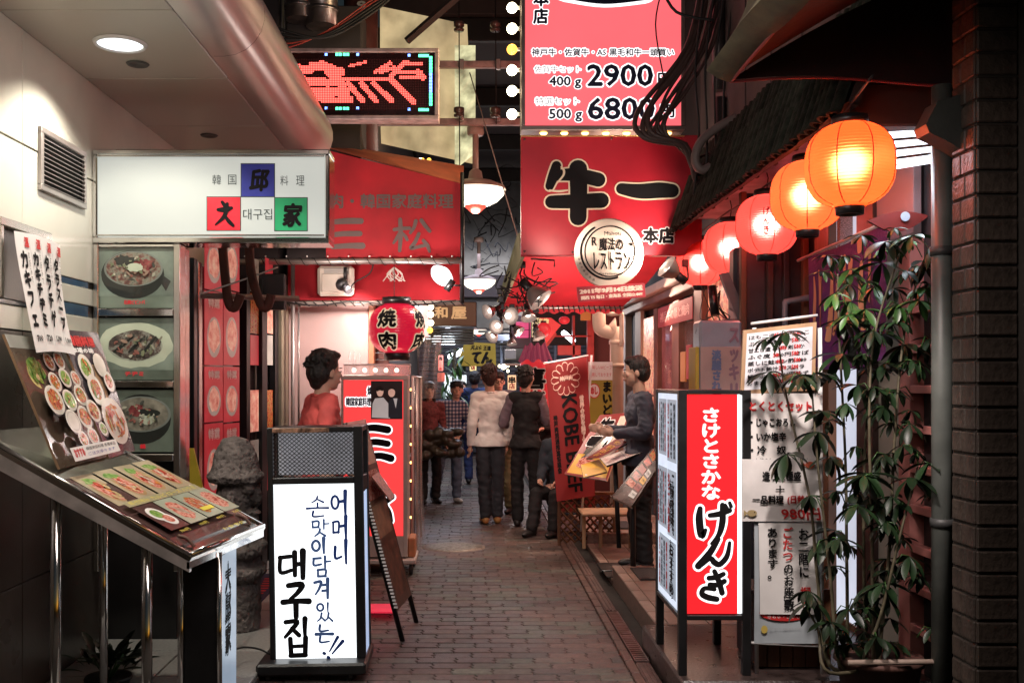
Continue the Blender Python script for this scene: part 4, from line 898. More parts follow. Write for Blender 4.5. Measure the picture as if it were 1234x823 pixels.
cb = MB(); cb.tube([(1.70,4.2,2.9),(1.76,4.62,2.885),(1.83,5.1,2.87),(1.89,5.58,2.89),(1.92,6.0,2.87),(1.94,6.49,2.89),(1.95,7.0,2.87),(1.96,7.5,2.89),(1.98,8.57,2.88)],.006,blackm,5,spl=3)
tag(cb.build('power_cable'),'thin black cable strung along the tops of the round paper lanterns','cable')
# tangled lamp below the smallest lantern
tl = thing('black_spotlight','black spotlight with tangled wires hanging under the two farthest paper lanterns','spotlight',W(862,385,8.0))
MB().tube([W(858,345,8),W(862,380,7.95)],.035,black,10).build('body',tl); mb=MB()
for k in range(5): mb.tube([W(845+5*k,345,8)]+[W(850+random.uniform(-12,30),360+random.uniform(-5,30),8) for _ in range(3)]+[W(868,350,8)],.004,blackm,5,spl=5)
mb.build('wire',tl)

bx(X_(1018,4.72),X_(1128,4.72),4.72,4.82,Z_(152,4.72),Z_(100,4.72),mat('eave_board'),.01).build('fascia_board',ev)
lamp('SPOT','notice_fill_light',(1.25,3.5,2.85),150,(1,.86,.80),.08,(1.56,5.0,1.15),54)  # unseen spot added under the canopy to brighten the notice boards
# ================= far right facade X=1.8 =================
ff = thing('shop_facade','wooden-framed shop facade with red banner and lit food photos beyond the lanterns','shopfront',(1.9,9.5,0))
XQ=2.28; KQ=XQ/1.8
def yq(px,X=XQ): return X*F/(px-CX)
def zq(z): return max(-.02,1.62+(z-1.62)*KQ)
glz = ramp_mat('lit_display',[(.3,(.10,.02,.02)),(.45,(.55,.10,.06)),(.55,(.80,.45,.25)),(.62,(.35,.05,.04)),(.75,(.75,.62,.5))],9,.3,es=.5)
pinkgl = mat('pink_glass',(.45,.10,.10),.15,var=.35,scale=4,es=.22,coat=.4)
brp = mat('brown_post',(.20,.085,.06),.45,var=.2,scale=5); pale = mat('pale_column',(.55,.42,.34),.55,var=.08,scale=4)
def fs(nm,pa,pb,za,zb,m,off=0,t=.05): return bx(XQ+off,XQ+off+t,yq(pb),yq(pa),zq(za),zq(zb),m,.004).build(nm,ff)
fs('column',747,756,.0,2.5,pale,-.03,.12); fs('dark_gap',756.3,765,0,2.4,blackm,.06); fs('pale_panel',765.3,772,0,2.35,pale,.0); fs('display_window',772.5,789,.7,2.25,glz,.03); fs('post',789.5,794,0,2.3,brp,-.02,.08)
fs('glass_pane',794.5,811,.5,2.15,pinkgl,.03); fs('post',811.5,820,0,2.3,brp,-.02,.09); fs('glass_pane',820.5,839,.3,2.1,mat('dim_glass',(.20,.07,.05),.2,var=.35,scale=5,es=.12),.03); fs('post',839.5,849,0,2.4,brp,-.03,.1)
fs('display_window',849.5,880,.4,2.6,glz,.03); fs('post',880.2,893,0,2.6,brp,-.02,.1); fs('display_window',893.2,905,.4,2.6,glz,.03)
bx(XQ-.14,XQ+.08,8.5,15.4,zq(2.42),zq(2.5),pale,.01).build('gutter_ledge',ff); bx(XQ-.07,XQ+.11,8.5,15.4,zq(2.34),zq(2.415),brp,.01).build('header',ff); bx(XQ+.02,XQ+.12,8.5,15.4,zq(2.51),zq(3.2),mat('dark_facade'),.01).build('upper_wall',ff)
bx(XQ+.12,6,7.3,20,-.02,6,mat('dark_facade'),.01).build('wall_core',ff)
for z in (1.45,1.05): fs('shelf',772.5,789,z,z+.02,brp,.0,.03)
q=[V((XQ-.04,yq(797),zq(2.28))),V((XQ-.04,yq(839),zq(2.28))),V((XQ-.04,yq(839),zq(2.10))),V((XQ-.04,yq(797),zq(2.10)))]
rn = tag(MB().slab(q,.006,mat('banner_red',(.65,.06,.06),.6,es=.15),n=V((-1,0,0))).build('red_banner'),'long red cloth banner above the wooden sliding doors','banner')
P = Panel(rn,*q); P.n=V((-1,0,0)); P.text('神戸牛の鍋と焼肉',.08,.25,.92,.75,mat('banner_pink',(.75,.35,.33),.6),bold=.006); P.done()
for k,(p0,p1,za,zb,m) in enumerate(((822,828,1.6,1.85,'orange_tag'),(822,828,1.15,1.4,'red_tag'),(829,835,1.62,1.9,'red_tag'))):
    o = bx(XQ-.02,XQ-.005,yq(p1),yq(p0),zq(za),zq(zb),mat(m,(.8,.25,.05) if m[0]=='o' else (.6,.04,.04),.5,es=.2),.001).build('price_tag',ff)
lamp('AREA','display_window_light',(2.15,11.2,2.5),45,(1,.62,.45),sx=.3,sy=2.8,target=(0,9.8,.2))
# drain pipes
dr_ = thing('drain_pipe','pale bent drain pipe in front of the white column behind the waiter','pipe',W(738,500,11.3))
MB().tube([W(722,360,11.2),W(722,390,11.2),W(726,398,11.2),W(738,402,11.2),W(743,410,11.2),W(743,640,11.2)],.075,pale,14,spl=5).build('pipe',dr_)
for py in (402,430,520): MB().tube([W(743,py+8,11.2),W(743,py+13,11.2)],.085,pale,14).build('collar',dr_)
MB().tube([W(731,366,11),W(733,378,11),W(748,378,11),W(749,384,11),W(749,418,11)],.025,pale,8,spl=3).build('small_pipe',dr_)
# ================= pink lightbox + bulbs =================
YP=8.4
pk = thing('pink_sign','large lit pink sign listing prices 2900 and 6800 yen','sign',(X_(728,YP),8.5,3.7))
x0,x1=X_(628,YP),X_(826,YP); z0,z1=Z_(157,YP),5.4; mb=MB(); gm_=mat('sign_frame_grey',(.22,.17,.16),.4,.5,var=.15)
mb.box(x0,x1,YP,YP+.2,z0,z0+.04,gm_,.006); mb.box(x0,x0+.035,YP,YP+.2,z0+.04,z1,gm_,.006); mb.box(x1-.035,x1,YP,YP+.2,z0+.04,z1,gm_,.006); mb.build('frame',pk)
bx(x0+.033,x1-.033,YP+.015,YP+.04,z0+.038,z1,glow_pink,.002).build('lit_panel',pk)
P=front(pk,633,0,820,152,YP+.0135); nv=mat('navy_ink',(.01,.012,.04),.4,var=0)
P.strokes([[(682,-14,26),(728,-8,27),(776,-12,26)]],nv,out=glow_out,og=4)
P.text('本',643,-12,661,8,nv,bold=.8,out=glow_out,outr=1.8); P.text('店',643,11,660,29,nv,bold=.8,out=glow_out,outr=1.8)
P.text('神戸牛・佐賀牛・A5 黒毛和牛一頭買い',641,59,812,68,nv,bold=.25,out=glow_out,outr=1.5,res=1)
P.text('佐賀牛セット',644,80,700,88,mat('grey_print'),bold=.0,out=glow_out,outr=1.4,res=1); P.text('特選セット',645,118,698,127,mat('grey_print'),out=glow_out,outr=1.4,res=1)
P.text('400 g',662,93,700,107,nv,bold=.5,out=glow_out,outr=1.6); P.text('500 g',662,132,701,147,nv,bold=.5,out=glow_out,outr=1.6)
P.text('2900',708,79,786,104,nv,bold=1.0,out=glow_out,outr=2.6); P.text('6800',709,119,788,144,nv,bold=1.0,out=glow_out,outr=2.6)
P.text('円',793,89,808,103,nv,bold=.5,out=glow_out,outr=1.6); P.text('円',796,127,812,142,nv,bold=.5,out=glow_out,outr=1.6); P.done()
for i,py in enumerate((-15,10,35,60,85,110,138)):
    b_=MB(); b_.ball(W(617,py,YP+.05),.045,bulb_a if i==3 else bulb_m,14); o=b_.build('bulb',pk)
    MB().tube([W(622,py,YP+.05),W(629,py,YP+.05)],.016,white,8).build('socket',pk)
for k in range(7): MB().ball(W(655+k*25,159,YP+.1),.035,mat('warm_glow_bulb',(1,.6,.15),.3,es=5,var=0),10).build('bulb',pk)
bx(x0,x1,YP+.02,YP+.15,z0-.045,z0-.04,mat('brass_strip',(.6,.4,.15),.3,.6),.001).build('bulb_tray',pk)
lamp('AREA','sign_bulb_light',W(611,80,8.2),8,(1,.75,.4),sx=.1,sy=1.2,target=W(480,90,8.5))
# ================= red panel =================
YR=8.45
rp = thing('red_sign_panel','big red sign panel with two bold black brush characters','sign',(X_(737,YR),8.5,2.67))
bx(X_(628,YR),X_(846,YR),YR,YR+.1,Z_(308,YR),Z_(163,YR),redp,.004).build('panel',rp)
for bx_,by_ in ((632,168),(737,167),(841,168),(632,303),(690,304),(841,303)): MB().lathe([(.001,-.006),(.009,-.005),(.011,0)],W(bx_,by_,YR),mat('bolt_dark',(.12,.05,.05),.4,.6),axis=(0,1,0),n=10).build('bolt',rp)
P=front(rp,628,163,846,308,YR,lift=.0016); ni=(600,150,1/3.29)
GY=[[(232,165,38),(220,205,42),(205,245,34)],[(228,205,40),(300,200,52),(398,220,56)],[(212,308,50),(300,306,56),(410,302,60)],[(318,178,72),(320,260,68),(318,368,66)]]
P.strokes(GY,ink,ni,out=creami,og=1.9)
P.strokes([[(252,170,8),(262,185,9),(258,205,8),(232,236,6)],[(205,262,7),(240,266,9),(275,262,7)]],creami,ni)
P.strokes([[(490,256,44),(560,266,58),(640,262,62),(690,264,54)]],ink,ni,out=creami,og=1.9)
P.text('本店',775,275,812,293,ink,bold=1.0,out=paper,outr=2.2,res=2); P.done()
rs = thing('round_sign','round cream sign with thin black brush lettering in front of the big red panel','sign',W(734,345,8.2))
MB().lathe([(.001,0),(.275,0),(.285,-.008),(.285,-.03),(.001,-.03)],W(734,305,8.15)+V((0,0,0)),mat('round_cream',(.72,.62,.52),.45,var=.05),axis=(0,-1,0),n=56).build('disc',rs)
P=front(rs,694,265,774,345,8.147); P.ring(735,303,29.5,31,ink,ry=1,t0=0,t1=2*pi); P.ring(733,303,31.8,34.2,ink,t0=1.2,t1=4.2); P.text('魔法の',722,287,751,302,ink,bold=.35); P.text('レストラン',716,304,760,325,ink,bold=.35,skew=-.05); P.text('R',713,286,719,296,ink,bold=.3); P.text('Mahou',728,279,748,284,ink,res=1); P.text('★',757,291,764,298,ink); P.text('the restaurant',722,328,748,331,ink,res=1)
for k,ch in enumerate('毎週水曜日放送'): P.text(ch,734-37*cos(.2+.14*k)-1.4,305+37*sin(.2+.14*k)-1.4,734-37*cos(.2+.14*k)+1.4,305+37*sin(.2+.14*k)+1.4,ink,res=1)
P.done()
ds = thing('date_sign','small dark red strip sign reading a broadcast date under the round sign','sign',W(737,362,8.15))
q=[W(695,346,8.14),W(777,341,8.14),W(778,358,8.14),W(697,364,8.14)]
MB().slab(q,.02,mat('date_red',(.33,.02,.035),.45)).build('plate',ds); P=Panel(ds,*q); P.text('2011年9月14日放送',.04,.14,.96,.50,mat('date_cream',(.8,.6,.5),.5),bold=.012,res=1); P.text('関西 TS 毎日・東海系 全国22:40!!',.05,.62,.95,.88,MATS['date_cream'],bold=.006,res=1); P.done()
# red fabric awning below
aw = thing('red_awning','plain glowing red fabric awning stretched behind and below the big red panel','awning',W(700,375,9.6))
tlp,trp,brp_,blp = W(625,285,9.0),W(822,285,9.0),W(750,370,10.2),W(602,370,10.2)
def awp(u,v): 
    p=(tlp*(1-u)+trp*u)*(1-v)+(blp*(1-u)+brp_*u)*v; return p+V((0,0,-.03*sin(u*pi*3)*sin(pi*v)-.05*sin(pi*v)))
MB().grid(awp,24,10,redf).build('fabric',aw)
MB().grid(lambda u,v: W(602+148*u,370+ (7+1.5*sin(u*60))*v,10.2),60,1,redf).build('valance',aw)
MB().tube([W(600,371,10.18),W(752,371,10.18)],.014,steel,6).build('rod',aw)
mb=MB()
for k in range(24): mb.tube([W(604+6.2*k,368,10.16),W(606+6.2*k,376,10.16)],.006,blackm,4)
mb.build('lacing',aw)
eb_=tag(MB().slab([W(624,281,8.7),W(628,311,8.7),W(606,364,9.7),W(599,364,9.7)],.03,mat('pale_yellow_edge',(.55,.5,.28),.5,es=.08)).build('edge_board'),'slanting pale yellow board end hanging beside the cluster of clip lamps','board')
# clip lamps
def clip(px,py,Y,r,d,label,energy=0,tgt=None,body=True,grp='clip-on spot lamps clustered under the red awning'):
    r*=1.15; c=W(px,py,Y); d=V(d).normalized(); th=thing('clip_lamp',label,'spotlight',c,grp)
    a=-d
    MB().lathe([(r,0),(r*.93,.0),(r*.8,r*.45),(r*.5,r*.95),(r*.28,r*1.2)],c,mat('reflector_inner',(.75,.6,.52),.35,.3,es=.16,var=0),axis=a,n=20).build('reflector',th)
    MB().lathe([(r*1.02,-.002),(r*.84,r*.47),(r*.54,r*.98),(r*.3,r*1.22)],c,mat('lamp_shell',(.35,.3,.28),.3,.7),axis=a,n=20).build('shell',th)
    MB().lathe([(r*.32,r*1.2),(r*.36,r*1.3),(r*.36,r*2.1),(r*.001,r*2.1)],c,black,axis=a,n=12).build('housing',th)
    MB().ball(c+a*r*.62,r*.36,mat('lit_reflector_bulb',(1,.86,.78),.3,es=4,var=0),10).build('bulb',th)
    e=c+a*r*2.1; MB().tube([e,e+a*.03+V((0,0,.05)),e+V((.02,.05,.16))],.008,black,6,spl=3).box(e.x-.02,e.x+.03,e.y,e.y+.05,e.z+.12,e.z+.18,black,.004).build('clamp',th)
    if energy: lamp('SPOT','clip_lamp_light',c+d*.02,energy,(1,.8,.66),.04,tgt,105)
clip(652,362,8.9,.105,(.55,-.25,-.6),'largest clip lamp in the cluster, with a wide bright reflector',45,(.9,8.6,0))
clip(637,384,9.0,.062,(.1,-.4,-.8),'clip lamp hanging just below the largest one, pointing down')
clip(587,376,9.2,.062,(-.7,-.5,-.3),'clip lamp of the cluster pointing furthest out over the alley',10,(-1.2,8.5,2.0))
clip(616,381,9.1,.070,(.5,-.75,-.1),'clip lamp facing the viewer in the centre of the cluster')
clip(598,394,9.2,.060,(-.3,-.8,-.3),'clip lamp facing the viewer low in the cluster above the blue shutter')
clip(592,407,9.3,.055,(-.5,-.5,-.6),'clip lamp half hidden under the low central one')
clip(617,415,9.3,.042,(.1,-.3,-1),'smallest clip lamp, lowest of the cluster, pointing down')
clip(650,408,9.3,.055,(.3,-.2,-1),'clip lamp pointing down above the pink cloth')
clip(626,400,9.3,.05,(.6,-.4,-.7),'clip lamp pointing down between the central and the largest one',25,(.9,10.5,.2))
clip(803,321,8.0,.085,(-.75,-.2,.55),'single clip lamp lighting the red panel from beside the smallest lantern',42,(1.15,8.45,2.95),grp=None)
lamp('SPOT','awning_fill_light',W(400,350,7.6),35,(1,.8,.7),.1,W(480,240,8.5),120)  # added spot without a fixture, brightens the left red awning
lamp('SPOT','panel_lamp_light',W(668,290,7.9),12,(1,.8,.66),.05,(.95,8.45,3.1),120)
lamp('SPOT','awning_fill_light',W(690,420,9.0),55,(1,.72,.62),.15,W(700,335,9.6),130)  # no fixture here; stands in for the clip lamps lighting the awning
mb=MB()
for k in range(16):
    a=W(600+random.uniform(0,55),330+random.uniform(-15,30),9.0); mb.tube([a,a+V((random.uniform(-.1,.1),.02,random.uniform(-.15,-.02))),a+V((random.uniform(-.2,.25),0,random.uniform(-.2,.1))),a+V((random.uniform(-.1,.1),0,-.05))],.006,blackm,5,spl=4)
tag(mb.build('power_cable'),'loops of black wire tangled around the clip lamps','cable')
rl=MB().tube([W(628,300,8.9),W(604,372,9.6)],.02,black,8).tube([W(640,312,8.8),W(668,314,8.8),W(668,322,8.8)],.008,black,5)
tag(rl.build('lamp_rail'),'black rail that carries the clustered clip lamps','rail')
# ================= LED sign =================
ld = thing('led_sign','red LED display with an arrow-like flower pattern in a white steel frame','sign',(-.9,8.4,3.79))
YL=8.3; x0,x1=X_(300,YL),X_(529,YL); z0,z1=Z_(144,YL),Z_(58,YL); mb=MB()
for a in ((x0,x1,z1-.035,z1),(x0,x1,z0,z0+.035),(x1-.035,x1,z0+.036,z1-.036)): mb.box(a[0],a[1],YL,YL+.16,a[2],a[3],beamw,.006)
mb.build('frame',ld); bx(x0,x1-.036,YL+.02,YL+.05,z0+.036,z1-.036,mat('led_backing',(.03,.006,.006),.25,coat=.5),.002).build('panel',ld)
LEDR=mat('led_red',(1,.09,.07),.3,es=3.4,var=0); LEDG=mat('led_green',(.1,1,.45),.3,es=2.5,var=0); LEDB=mat('led_blue',(.15,.3,1),.3,es=3,var=0); LEDO=mat('led_off',(.09,.02,.02),.3,var=0)
def seg(p,a,b):
    ax,ay=a;bx_,by=b;px,py=p;dx,dy=bx_-ax,by-ay;t=max(0,min(1,((px-ax)*dx+(py-ay)*dy)/(dx*dx+dy*dy)));return math.hypot(px-ax-t*dx,py-ay-t*dy)
SG=[((170,275),(380,290),7),((200,345),(330,350),7),((180,315),(240,330),8),((300,265),(385,300),10),((230,370),(390,372),7),((370,390),(420,410),9),((655,300),(715,300),5),((540,300),(600,280),5),((396,327),(585,327),6),((585,327),(680,420),9),((585,318),(640,262),7),((640,262),(712,265),6),((640,300),(600,300),7),((520,300),(585,262),6),((700,298),(720,322),8),((630,322),(715,318),6),((410,345),(470,418),8),((465,345),(525,418),8),((515,345),(590,418),8),((415,275),(480,258),4),((165,250),(215,295),8),((190,300),(260,290),10),((260,270),(330,275),9),((330,290),(375,340),16),((255,330),(385,345),9),((240,385),(400,380),14),((200,330),(300,345),10),((250,410),(420,415),8),((225,360),(255,400),9),((385,350),(390,410),10)]
on=MB(); off=MB(); dpx=2.05; i=0; yy=70.0
def dot(mb,x,y,m,s=.5):
    h=dpx*s/2*1.25; mb.add([W(x-h,y-h,YL+.017),W(x+h,y-h,YL+.017),W(x+h,y+h,YL+.017),W(x-h,y+h,YL+.017)],[(0,1,2,3)],m)
while yy<137:
    xx=318.0
    while xx<520:
        p=((xx-300)*3.429,yy*3.429); lit=any(seg(p,a,b)<w_*1.3+1 for a,b,w_ in SG)
        if lit: dot(on,xx,yy,LEDR,.52)
        elif 70<yy<132: dot(off,xx,yy,LEDO,.5)
        xx+=dpx
    yy+=dpx
on.build('led_dot',ld)['kind']='stuff'; off.build('led_dot_unlit',ld)['kind']='stuff'
mb=MB()
for x in (393,431): dot(mb,x,66,LEDB,1.2); dot(mb,x,130.5,LEDB,1.2)
for x in (406,410,415,419): dot(mb,x,66,LEDG,1.3); dot(mb,x,131,LEDG,1.3)
for x in (493,): dot(mb,x,67,LEDB,1.2); dot(mb,x,132,LEDB,1.2)
for x in range(506,518,3): dot(mb,x,67.5,LEDG,1.3); dot(mb,x,132.5,LEDG,1.3)
for y in range(70,130,4): dot(mb,519,y,LEDB if 88<y<112 else LEDG,1.4)
mb.build('border_led',ld)['kind']='stuff'
# ================= red awning of the left shop =================
la = thing('shop_awning','red shop awning with faded grey lettering, peaked at one end','awning',(-.6,8.7,2.6))
YA=8.5
f4=[W(393,181,YA),W(558,222,YA),W(558,312,YA),W(393,312,YA)]
MB().slab(f4,.01,redf).build('front_panel',la)
MB().slab([W(396,178,YA+.02),W(440,180,9.3),W(559,200,9.3),W(558,222,YA+.02)],.01,mat('awning_orange',(.42,.10,.05),.6,var=.2),n=V((0,-.3,.9))).build('top_panel',la)
P=front(la,393,181,558,312,YA-.002); gl_=mat('faded_grey',(.13,.085,.08),.6,var=.1)
P.text('肉・韓国家庭料理',398,234,546,251,gl_,bold=.5); 
P.strokes([[(205,322,20),(250,318,24),(312,318,24)],[(205,372,20),(250,368,22),(308,368,22)],[(200,420,20),(260,416,22),(318,416,26)]],gl_,(340,170,1/3.29))
P.strokes([[(445,352,14),(470,348,16),(505,346,14)],[(468,312,16),(470,370,18),(466,435,14)],[(466,362,12),(455,385,14),(442,405,10)],[(472,362,10),(488,378,14),(496,392,12)],[(530,318,16),(522,345,14),(508,365,12)],[(552,315,16),(570,340,16),(585,358,14)],[(542,368,14),(528,400,16),(510,425,14),(540,420,14),(575,412,14)],[(560,395,14),(576,415,16),(584,438,12)]],gl_,(340,170,1/3.29)); P.done()
ra = thing('awning_rail','steel pipe rail with spiralled wire along the lower edge of the red awning','rail',W(400,316,8.48))
MB().tube([W(231,316,8.5),W(557,314.5,8.46)],.026,steel,10).build('pipe',ra); mb=MB()
sp=[]
for k in range(260):
    t=k/259; c=W(231,316,8.5)*(1-t)+W(557,314.5,8.46)*t; sp.append(c+V((0,.033*cos(k*.5),.033*sin(k*.5))))
mb.tube(sp,.0035,blackm,4,cap=False).build('wire',ra)
MB().tube([W(557,208,8.47),W(557,366,8.47)],.017,black,8).build('post',ra)
mb=MB()
for k in range(13): mb.ball(W(245+k*25,309,8.45),.008,white,6)
mb.build('fairy_bulb',ra)['kind']='stuff'
l2 = thing('lower_awning','lower plain red awning panel behind the white tray and the red lantern','awning',W(450,362,8.8))
MB().slab([W(347,316,8.9),W(554,316,8.9),W(554,361,8.75),W(347,361,8.75)],.01,redf).build('panel',l2)
MB().slab([W(347,361.5,8.75),W(554,361.5,8.75),W(554,363,9.6),W(347,363,9.6)],.01,redf,n=V((0,0,-1))).build('underside',l2)
MB().tube([W(318,366,8.72),W(556,365,8.72)],.022,mat('rail_cream',(.4,.34,.3),.5),8).build('rail',l2)
mb=MB()
for k in range(22): mb.tube([W(322+k*11,361+random.uniform(0,3),8.70),W(329+k*11,369,8.69)],.005,blackm,4)
mb.build('lacing',l2)
mb=MB(); mb.tube([W(330,362,8.68),W(380,368,8.66),W(430,363,8.66),W(480,369,8.66),W(550,362,8.66)],.006,blackm,5,spl=8)
tag(mb.build('power_cable'),'slack black cable draped along the rail over the coral-shirted man','cable')
tr = thing('white_tray','white plastic extractor cover fixed on the lower red awning','cover',W(405,358,8.7))
tw=mat('tray_white',(.62,.56,.48),.4,var=.06)
bx(X_(383,8.66),X_(427,8.66),8.62,8.7,Z_(357,8.66),Z_(321,8.66),tw,.05).build('cover',tr); bx(X_(388,8.62),X_(422,8.62),8.600,8.62,Z_(352,8.62),Z_(330,8.62),tw,.012).build('raised_panel',tr)
for k in range(3): bx(X_(390,8.6),X_(420,8.6),8.61,8.618,Z_(325+k*2,8.62),Z_(324+k*2,8.62),mat('grey_print'),.001).build('slot',tr)
bs = thing('black_spotlight','small black spotlight hanging in front of the white extractor cover','spotlight',W(413,350,8.5))
MB().tube([W(416,322,8.5),W(416,337,8.5)],.016,black,8).build('arm',bs); MB().ball(W(412,343,8.46),.055,black,14).build('head',bs); MB().tube([W(415,345,8.42),W(421,351,8.38)],.035,black,12).build('snout',bs)
mb=MB().tube([W(420,350,8.45),W(428,340,8.5),W(445,330,8.5),W(450,318,8.5)],.006,blackm,5,spl=5); mb.build('wire',bs)
fl = thing('flood_lamp','bright white flood lamp at the end of the lower red awning','spotlight',W(534,340,8.5))
MB().lathe([(.001,0),(.075,.0),(.085,.03),(.05,.09)],W(531,334,8.5),glow_w,axis=(.35,.75,.5),n=20,sy=1.3).build('lens',fl); MB().tube([W(538,350,8.45),W(546,338,8.45)],.03,black,10).build('body',fl); MB().tube([W(546,344,8.45),W(557,344,8.47)],.008,black,6).build('arm',fl)
lamp('POINT','flood_lamp_light',W(528,345,8.3),6,(1,.85,.8),.05)
tf = thing('foil_tassel','pale fringed tassel dangling from the awning rail over the red lantern','decoration',W(475,350,8.45))
mb=MB(); 
for k in range(10): a=W(475,322,8.45); mb.tube([a,a+V((random.uniform(-.07,.07),0,-.06)),a+V((random.uniform(-.1,.1),0,-.12))],.005,mat('tassel_pale',(.5,.42,.38),.5),4,spl=3)
mb.build('fringe',tf); MB().tube([W(475,318,8.45),W(475,362,8.42)],.003,blackm,4).build('cord',tf)
# yakiniku lantern
yl = thing('red_lantern','round red lantern with black brush characters over the lit red sign box','paper lantern',W(478,430,8.35))
c=W(478,396,8.35); r=.232; prof=[]
for i in range(61):
    t=-1+2*i/60; rr=max(r*.42,r*(1-abs(t)**2.6)**(1/2.2) if abs(t)<1 else 0)+(.0015 if i%3==1 else -.0015 if i%3==0 else 0); prof.append((rr,t*r*.93))
MB().lathe(prof,c,mat('red_vinyl',(.80,.012,.05),.28,es=.42,var=.03,coat=.4),n=44).build('shade',yl)
MB().lathe([(.001,r*.93+.045),(r*.52,r*.93+.045),(r*.54,r*.93-.01),(r*.45,r*.93-.012)],c,black,n=24).build('cap',yl); MB().lathe([(r*.45,-r*.93+.012),(r*.48,-r*.93),(r*.46,-r*.93-.05),(.001,-r*.93-.05)],c,black,n=24).build('base_ring',yl)
class LY(Panel):
    lim = 3.5
    def pt(s,a,b,lift=None):
        x=(a-478)*8.35/F; t=-(b-396)*8.35/F/(r*.93); t=max(-.98,min(.98,t)); rr=r*(1-abs(t)**2.6)**(1/2.2); an=-pi/2+(a-476)/33*1.0; q=rr+.004+(s.lift if lift is None else lift); return c+V((cos(an)*q,sin(an)*q,t*r*.93))
P=LY(yl,(0,0,0),(1,0,0),(1,0,-1),(0,0,-1)); P.text('焼',455,375,477,395,ink,bold=1.0,out=mat('lantern_cream',(.95,.75,.5),.4,es=.35,var=0),outr=2.6); P.text('肉',456,402,477,421,ink,bold=1.0,out=MATS['lantern_cream'],outr=2.6)
P.text('焼',503,375,525,395,ink,bold=1.0,out=MATS['lantern_cream'],outr=2.6); P.text('肉',503,402,524,421,ink,bold=1.0,out=MATS['lantern_cream'],outr=2.6); P.done()
lamp('POINT','red_lantern_glow',W(478,440,8.3),2,(1,.25,.2),.1)
# ================= sanmatsu box sign =================
sm = thing('lit_sign','red lit sign box with pale frame and couple\'s photo on a wheeled base','sign',(-.8,8.4,0))
Yb=8.25; x0,x1=X_(411,Yb),X_(491,Yb); zt=Z_(452,Yb); zb=Z_(671,Yb); fr_=mat('pale_frame',(.58,.45,.40),.4,.2,var=.08); mb=MB()
mb.box(x0,x0+.02,Yb,Yb+.35,zb,zt-.04,fr_,.004); mb.box(x1-.035,x1,Yb,Yb+.35,zb,zt-.04,fr_,.004); mb.box(x0,x1,Yb,Yb+.35,zt-.04,zt,fr_,.004); mb.box(x0+.02,x1-.035,Yb,Yb+.3,zb,Z_(646,Yb),fr_,.003); mb.build('frame',sm)
bx(x0+.02,x1-.035,Yb+.01,Yb+.03,Z_(645.5,Yb),zt-.041,glow_sred,.001).build('lit_panel',sm)
bx(x0-.03,x1+.07,Yb-.06,Yb+.42,.10,.135,fr_,.006).build('base_board',sm); bx(x1,x1+.06,Yb+.05,Yb+.3,.135,.30,mat('orange_box',(.45,.16,.07),.5),.01).build('ballast_box',sm)
for a in (x0+.02,x1+.03):
    for b in (Yb,Yb+.36): MB().lathe([(.001,-.014),(.042,-.014),(.048,0),(.042,.014),(.001,.014)],(a,b,.049),blackm,axis=(1,0,0),n=16).build('caster',sm)
P=front(sm,413,457,486,645,Yb+.01)
P.text('焼肉',443,466,455,476,nv,bold=.5,out=glow_out,outr=1.8); P.text('韓国家庭料理',417,479,447,489,nv,bold=.4,out=glow_out,outr=1.6)
P.strokes([[(500,515,24),(560,506,32),(625,515,34)],[(520,576,26),(570,570,30),(625,578,30)],[(530,638,28),(590,632,30),(640,644,34)]],ink,(300,380,1/3.74),out=glow_out,og=1.8)
P.strokes([[(490,260,20),(540,290,34),(585,350,30)],[(500,420,16),(560,400,26),(610,370,20)],[(545,380,26),(585,430,34),(600,475,26)],[(500,470,24),(530,455,20),(560,420,18)]],ink,(310,500,1/3.74),out=glow_out,og=1.8)
P.done()
P=front(sm,447,459,485,505,Yb+.0075,name='portrait_photo')
P.rect(447,459,485,505,mat('portrait_dark',(.07,.03,.03),.3,var=.4,scale=9,es=.04)); ps2=mat('portrait_skin',(.75,.42,.32),.4,es=.45)
P.poly([(448,503),(449,486),(452,480),(462,479),(468,486),(470,504)],mat('portrait_white',(.75,.65,.62),.4,es=.3)); P.poly([(468,503),(468,484),(473,479),(481,480),(485,487),(485,504)],mat('portrait_suit',(.03,.035,.06),.4)); P.poly([(474,480),(477,492),(479,480)],MATS['portrait_white'])
P.disc(458,472,4.2,5,ps2,14); P.disc(457.6,468.5,4.8,3.8,hairm,14); P.disc(458,474,3.6,3.8,ps2,12); P.disc(472,473,4.2,5.4,ps2,14); P.disc(472,469,4.2,2,hairm,12); P.disc(472,472,3.9,3.5,ps2,12); P.done()
# glass tray with bulbs on top
gt_ = thing('glass_tray','clear glass box holding small bulbs and bottles on top of the lit sign box','display box',(-.75,8.4,zt))
clear=mat('clear_plastic',(.9,.88,.88),.06,trans=1,var=0); mb=MB(); x2=x0+.02
Zt=zt+.002
for a in ((x2,x1+.01,8.27,8.275),(x2,x1+.01,8.56,8.565),(x2,x2+.005,8.276,8.559),(x1+.005,x1+.01,8.276,8.559)): mb.box(*a,Zt,Zt+.085,mat('thin_clear',(.8,.75,.75),.08,alpha=.22,var=0),.001)
mb.build('glass',gt_); mb=MB()
for z in (Zt+.088,): mb.tube([(x2,8.27,z),(x1+.01,8.27,z),(x1+.01,8.56,z),(x2,8.56,z),(x2,8.27,z)],.006,white,5)
mb.build('rim',gt_)
for k in range(5): MB().ball((x2+.07+k*.09,8.4,Zt+.04),.02,mat('small_bulb',(1,.8,.6),.3,es=2.5,var=0),8).build('bulb',gt_)
for k in range(3): MB().lathe([(.012,0),(.013,.07),(.006,.09),(.006,.11)],(x2+.03+k*.04,8.45,Zt+.09),MATS['thin_clear'],n=10).build('bottle',gt_)
